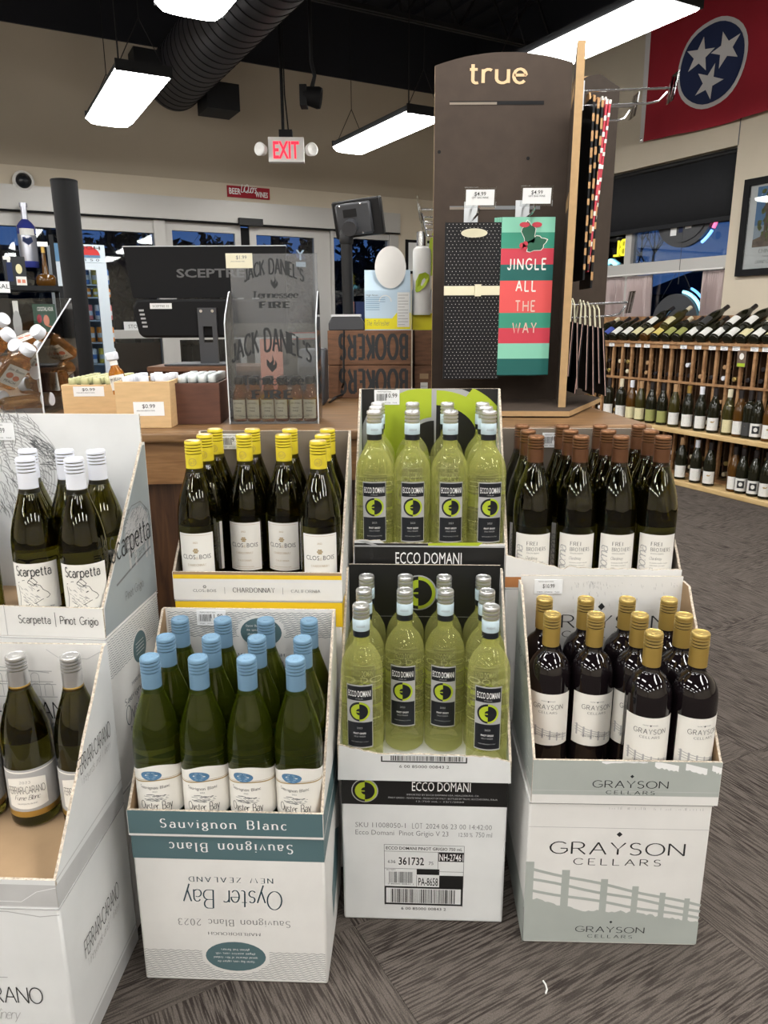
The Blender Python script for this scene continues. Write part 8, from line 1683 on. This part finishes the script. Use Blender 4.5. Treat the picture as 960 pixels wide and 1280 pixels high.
txt(mb, '7:1 5 0', um, zh9 + hh * .06, hh * .14, 0, Fq, W=.16, lift=.001); rect(mb, cx0 + .0, zh9, cx0 + .22, zt9, 2, Fq, .001); child(mb, 'header_print', ['ink', 'ticket_red', 'blue_label'], t2, smooth=False)
zz = [dv(120, y_, vc)[1] for y_ in (355, 371, 400, 428, 455)]; cans = 0
mat('can_orange', (.75, .28, .05), .35, .3); mat('can_white', (.7, .72, .75), .35, .3); mat('can_yellow', (.75, .6, .1), .35, .3); mat('can_blue', (.08, .2, .5), .35, .3); mat('can_pink', (.7, .2, .2), .35, .3)
names_c = {'can_orange': 'orange', 'can_white': 'white', 'can_yellow': 'yellow', 'can_blue': 'blue', 'can_pink': 'pink'}
for i, z in enumerate(zz):
    mb = MB(); rbox(mb, cx0 + .035, vc + .06, z - .012, cx1 - .06, vc + .36, z); child(mb, 'shelf', 'cooler_white', t2, smooth=False)
    hc_ = .14 if i else .22
    for k in range(5):
        m_ = (('can_blue', 'can_yellow'), ('can_orange', 'can_yellow'), ('can_pink', 'can_white'), ('can_orange', 'can_orange'), ('can_white', 'can_yellow'))[i][k % 2]
        u = cx0 + .09 + k * .078; t3 = thing('drink_can', f'{names_c[m_]} drink can in the lit cooler, {th_word(k)} from left, {th_word(i)} shelf down', 'can', rm(u, vc + .12, z), 0, 'cans in the lit cooler'); mb = MB()
        h_ = min(.125, (zz[i - 1] - z - .03) if i else .125); mb.lathe([(.026, 0), (.032, .006), (.032, h_ - .01), (.026, h_), (0, h_ - .002)], 14); mb.build('can_body', m_, t3)
        mb = MB(); curved_bg(mb, .0325, h_ * .3, h_ * .6, -60, 60, 0, .001, 8); o = mb.build('label', 'can_white' if m_ != 'can_white' else 'can_blue', t3, smooth=False); t3.rotation_euler = (0, 0, TH)
# dark merchandise rack seen low through the entrance glass, and the right-hand sidelite goods
t2 = thing('brick_bin', 'dim brick-red merchandise bin outside the entrance glass', 'bin', rm(da(165, 440, 8.6)[0], 8.6, -.15)); mb = MB(); u = da(165, 440, 8.6)[0]; rbox(mb, u - .7, 8.6, -.15, u + .55, 9.1, .95); child(mb, 'bin_body', 'brick_dim', t2, smooth=False); mb = MB()
for k in range(6): rbox(mb, u - .7 + k * .2, 8.58, .95, u - .56 + k * .2, 8.9, 1.2)
child(mb, 'stock', 'dark_building', t2, smooth=False)['kind'] = 'stuff'
q9 = da(460, 395, 6.9); t2 = thing('magazine_stand', 'small stand of dark and white packages beyond the customer display', 'stand', rm(q9[0], 6.9, 0)); mb = MB(); rbox(mb, q9[0] - .3, 6.9, 0, q9[0] + .35, 7.1, q9[1] - .02); child(mb, 'stand_body', 'matte_black', t2, smooth=False)
for j in range(2):
    for k in range(5):
        mb = MB(); uu_ = q9[0] - .28 + k * .125; rbox(mb, uu_, 6.86, q9[1] - .30 + j * .26, uu_ + .10, 6.9, q9[1] - .12 + j * .26); child(mb, 'package', ('lab_white', 'capsule_black', 'salmon', 'navy', 'lab_cream')[(k + j * 2) % 5], t2, smooth=False)
# small scrap of paper on the carpet
q = at_z(682, 1243, 0); t2 = thing('paper_scrap', 'tiny white scrap lying on the carpet in the foreground', 'scrap', q); mb = MB(); mb.tube([(0, 0, .002), (.004, .008, .002), (.004, .018, .002), (.001, .026, .002)], .0016, 5); mb.build('thread', 'white_card', t2)
# remove unused prototypes
for o in [o for o in bpy.data.objects if o.get('label') == 'x']:
    for c in [c for c in bpy.data.objects if c.parent == o]: bpy.data.objects.remove(c)
    bpy.data.objects.remove(o)
bpy.context.view_layer.update()
# pieces of a part become sub-parts of it
SUB = {'cap_print': 'screw_cap', 'cap_band': 'screw_cap', 'gold_ring': 'screw_cap', 'cap_top': 'screw_cap', 'band_lettering': 'screw_cap', 'front_print': 'box', 'flap_crease': 'box', 'lip_print': 'front_lip', 'back_print': 'back_panel',
       'print': 'card', 'ticket': 'ticket_holder', 'front_lettering': 'front_panel', 'back_lettering': 'back_panel', 'price_label': ('back_panel', 'front_board'), 'lettering': ('front_wing', 'front_board', 'board'), 'slot': 'front_wing', 'fin_slot': 'fin_wing',
       'logo': 'screen_panel', 'button': 'lower_housing', 'sticker': 'lower_housing', 'rating_plate': 'rear_cover', 'screw': ('rear_cover', 'stand_neck'), 'pane': 'window_frame', 'emblem': 'flag_cloth', 'grommet': 'heading_band', 'letters': 'sign_case',
       'header_print': 'header', 'glazing': 'frame', 'side_print': ('side_panel', 'box'), 'door_handle': 'door', 'foil': 'decanter_glass', 'base_trim': 'base', 'paper_slot': 'printer_body', 'pink_light_edge': 'sign_back', 'blue_light_edge': 'sign_back', 'neon_rim': 'sign_back', 'outer_neon_rim': 'sign_back', 'spiral_seam': 'duct_pipe'}
def reparent(c, p):
    mi = p.matrix_world.inverted() @ c.parent.matrix_world @ c.matrix_parent_inverse; c.parent = p; c.matrix_parent_inverse = mi
for root in [o for o in bpy.data.objects if o.parent is None]:
    kids = list(root.children); by = {}
    for c in kids: by.setdefault(c.name.split('.')[0], []).append(c)
    for c in kids:
        tg = SUB.get(c.name.split('.')[0])
        if not tg: continue
        for n_ in ((tg,) if isinstance(tg, str) else tg):
            if n_ in by and c not in by[n_]:
                reparent(c, by[n_][-1]); break
    if root.name == 'door_1':
        fr = by['door_leaf_frame']
        for i, c in enumerate(by['door_glass']): reparent(c, fr[min(i, len(fr) - 1)])
bpy.context.view_layer.update()
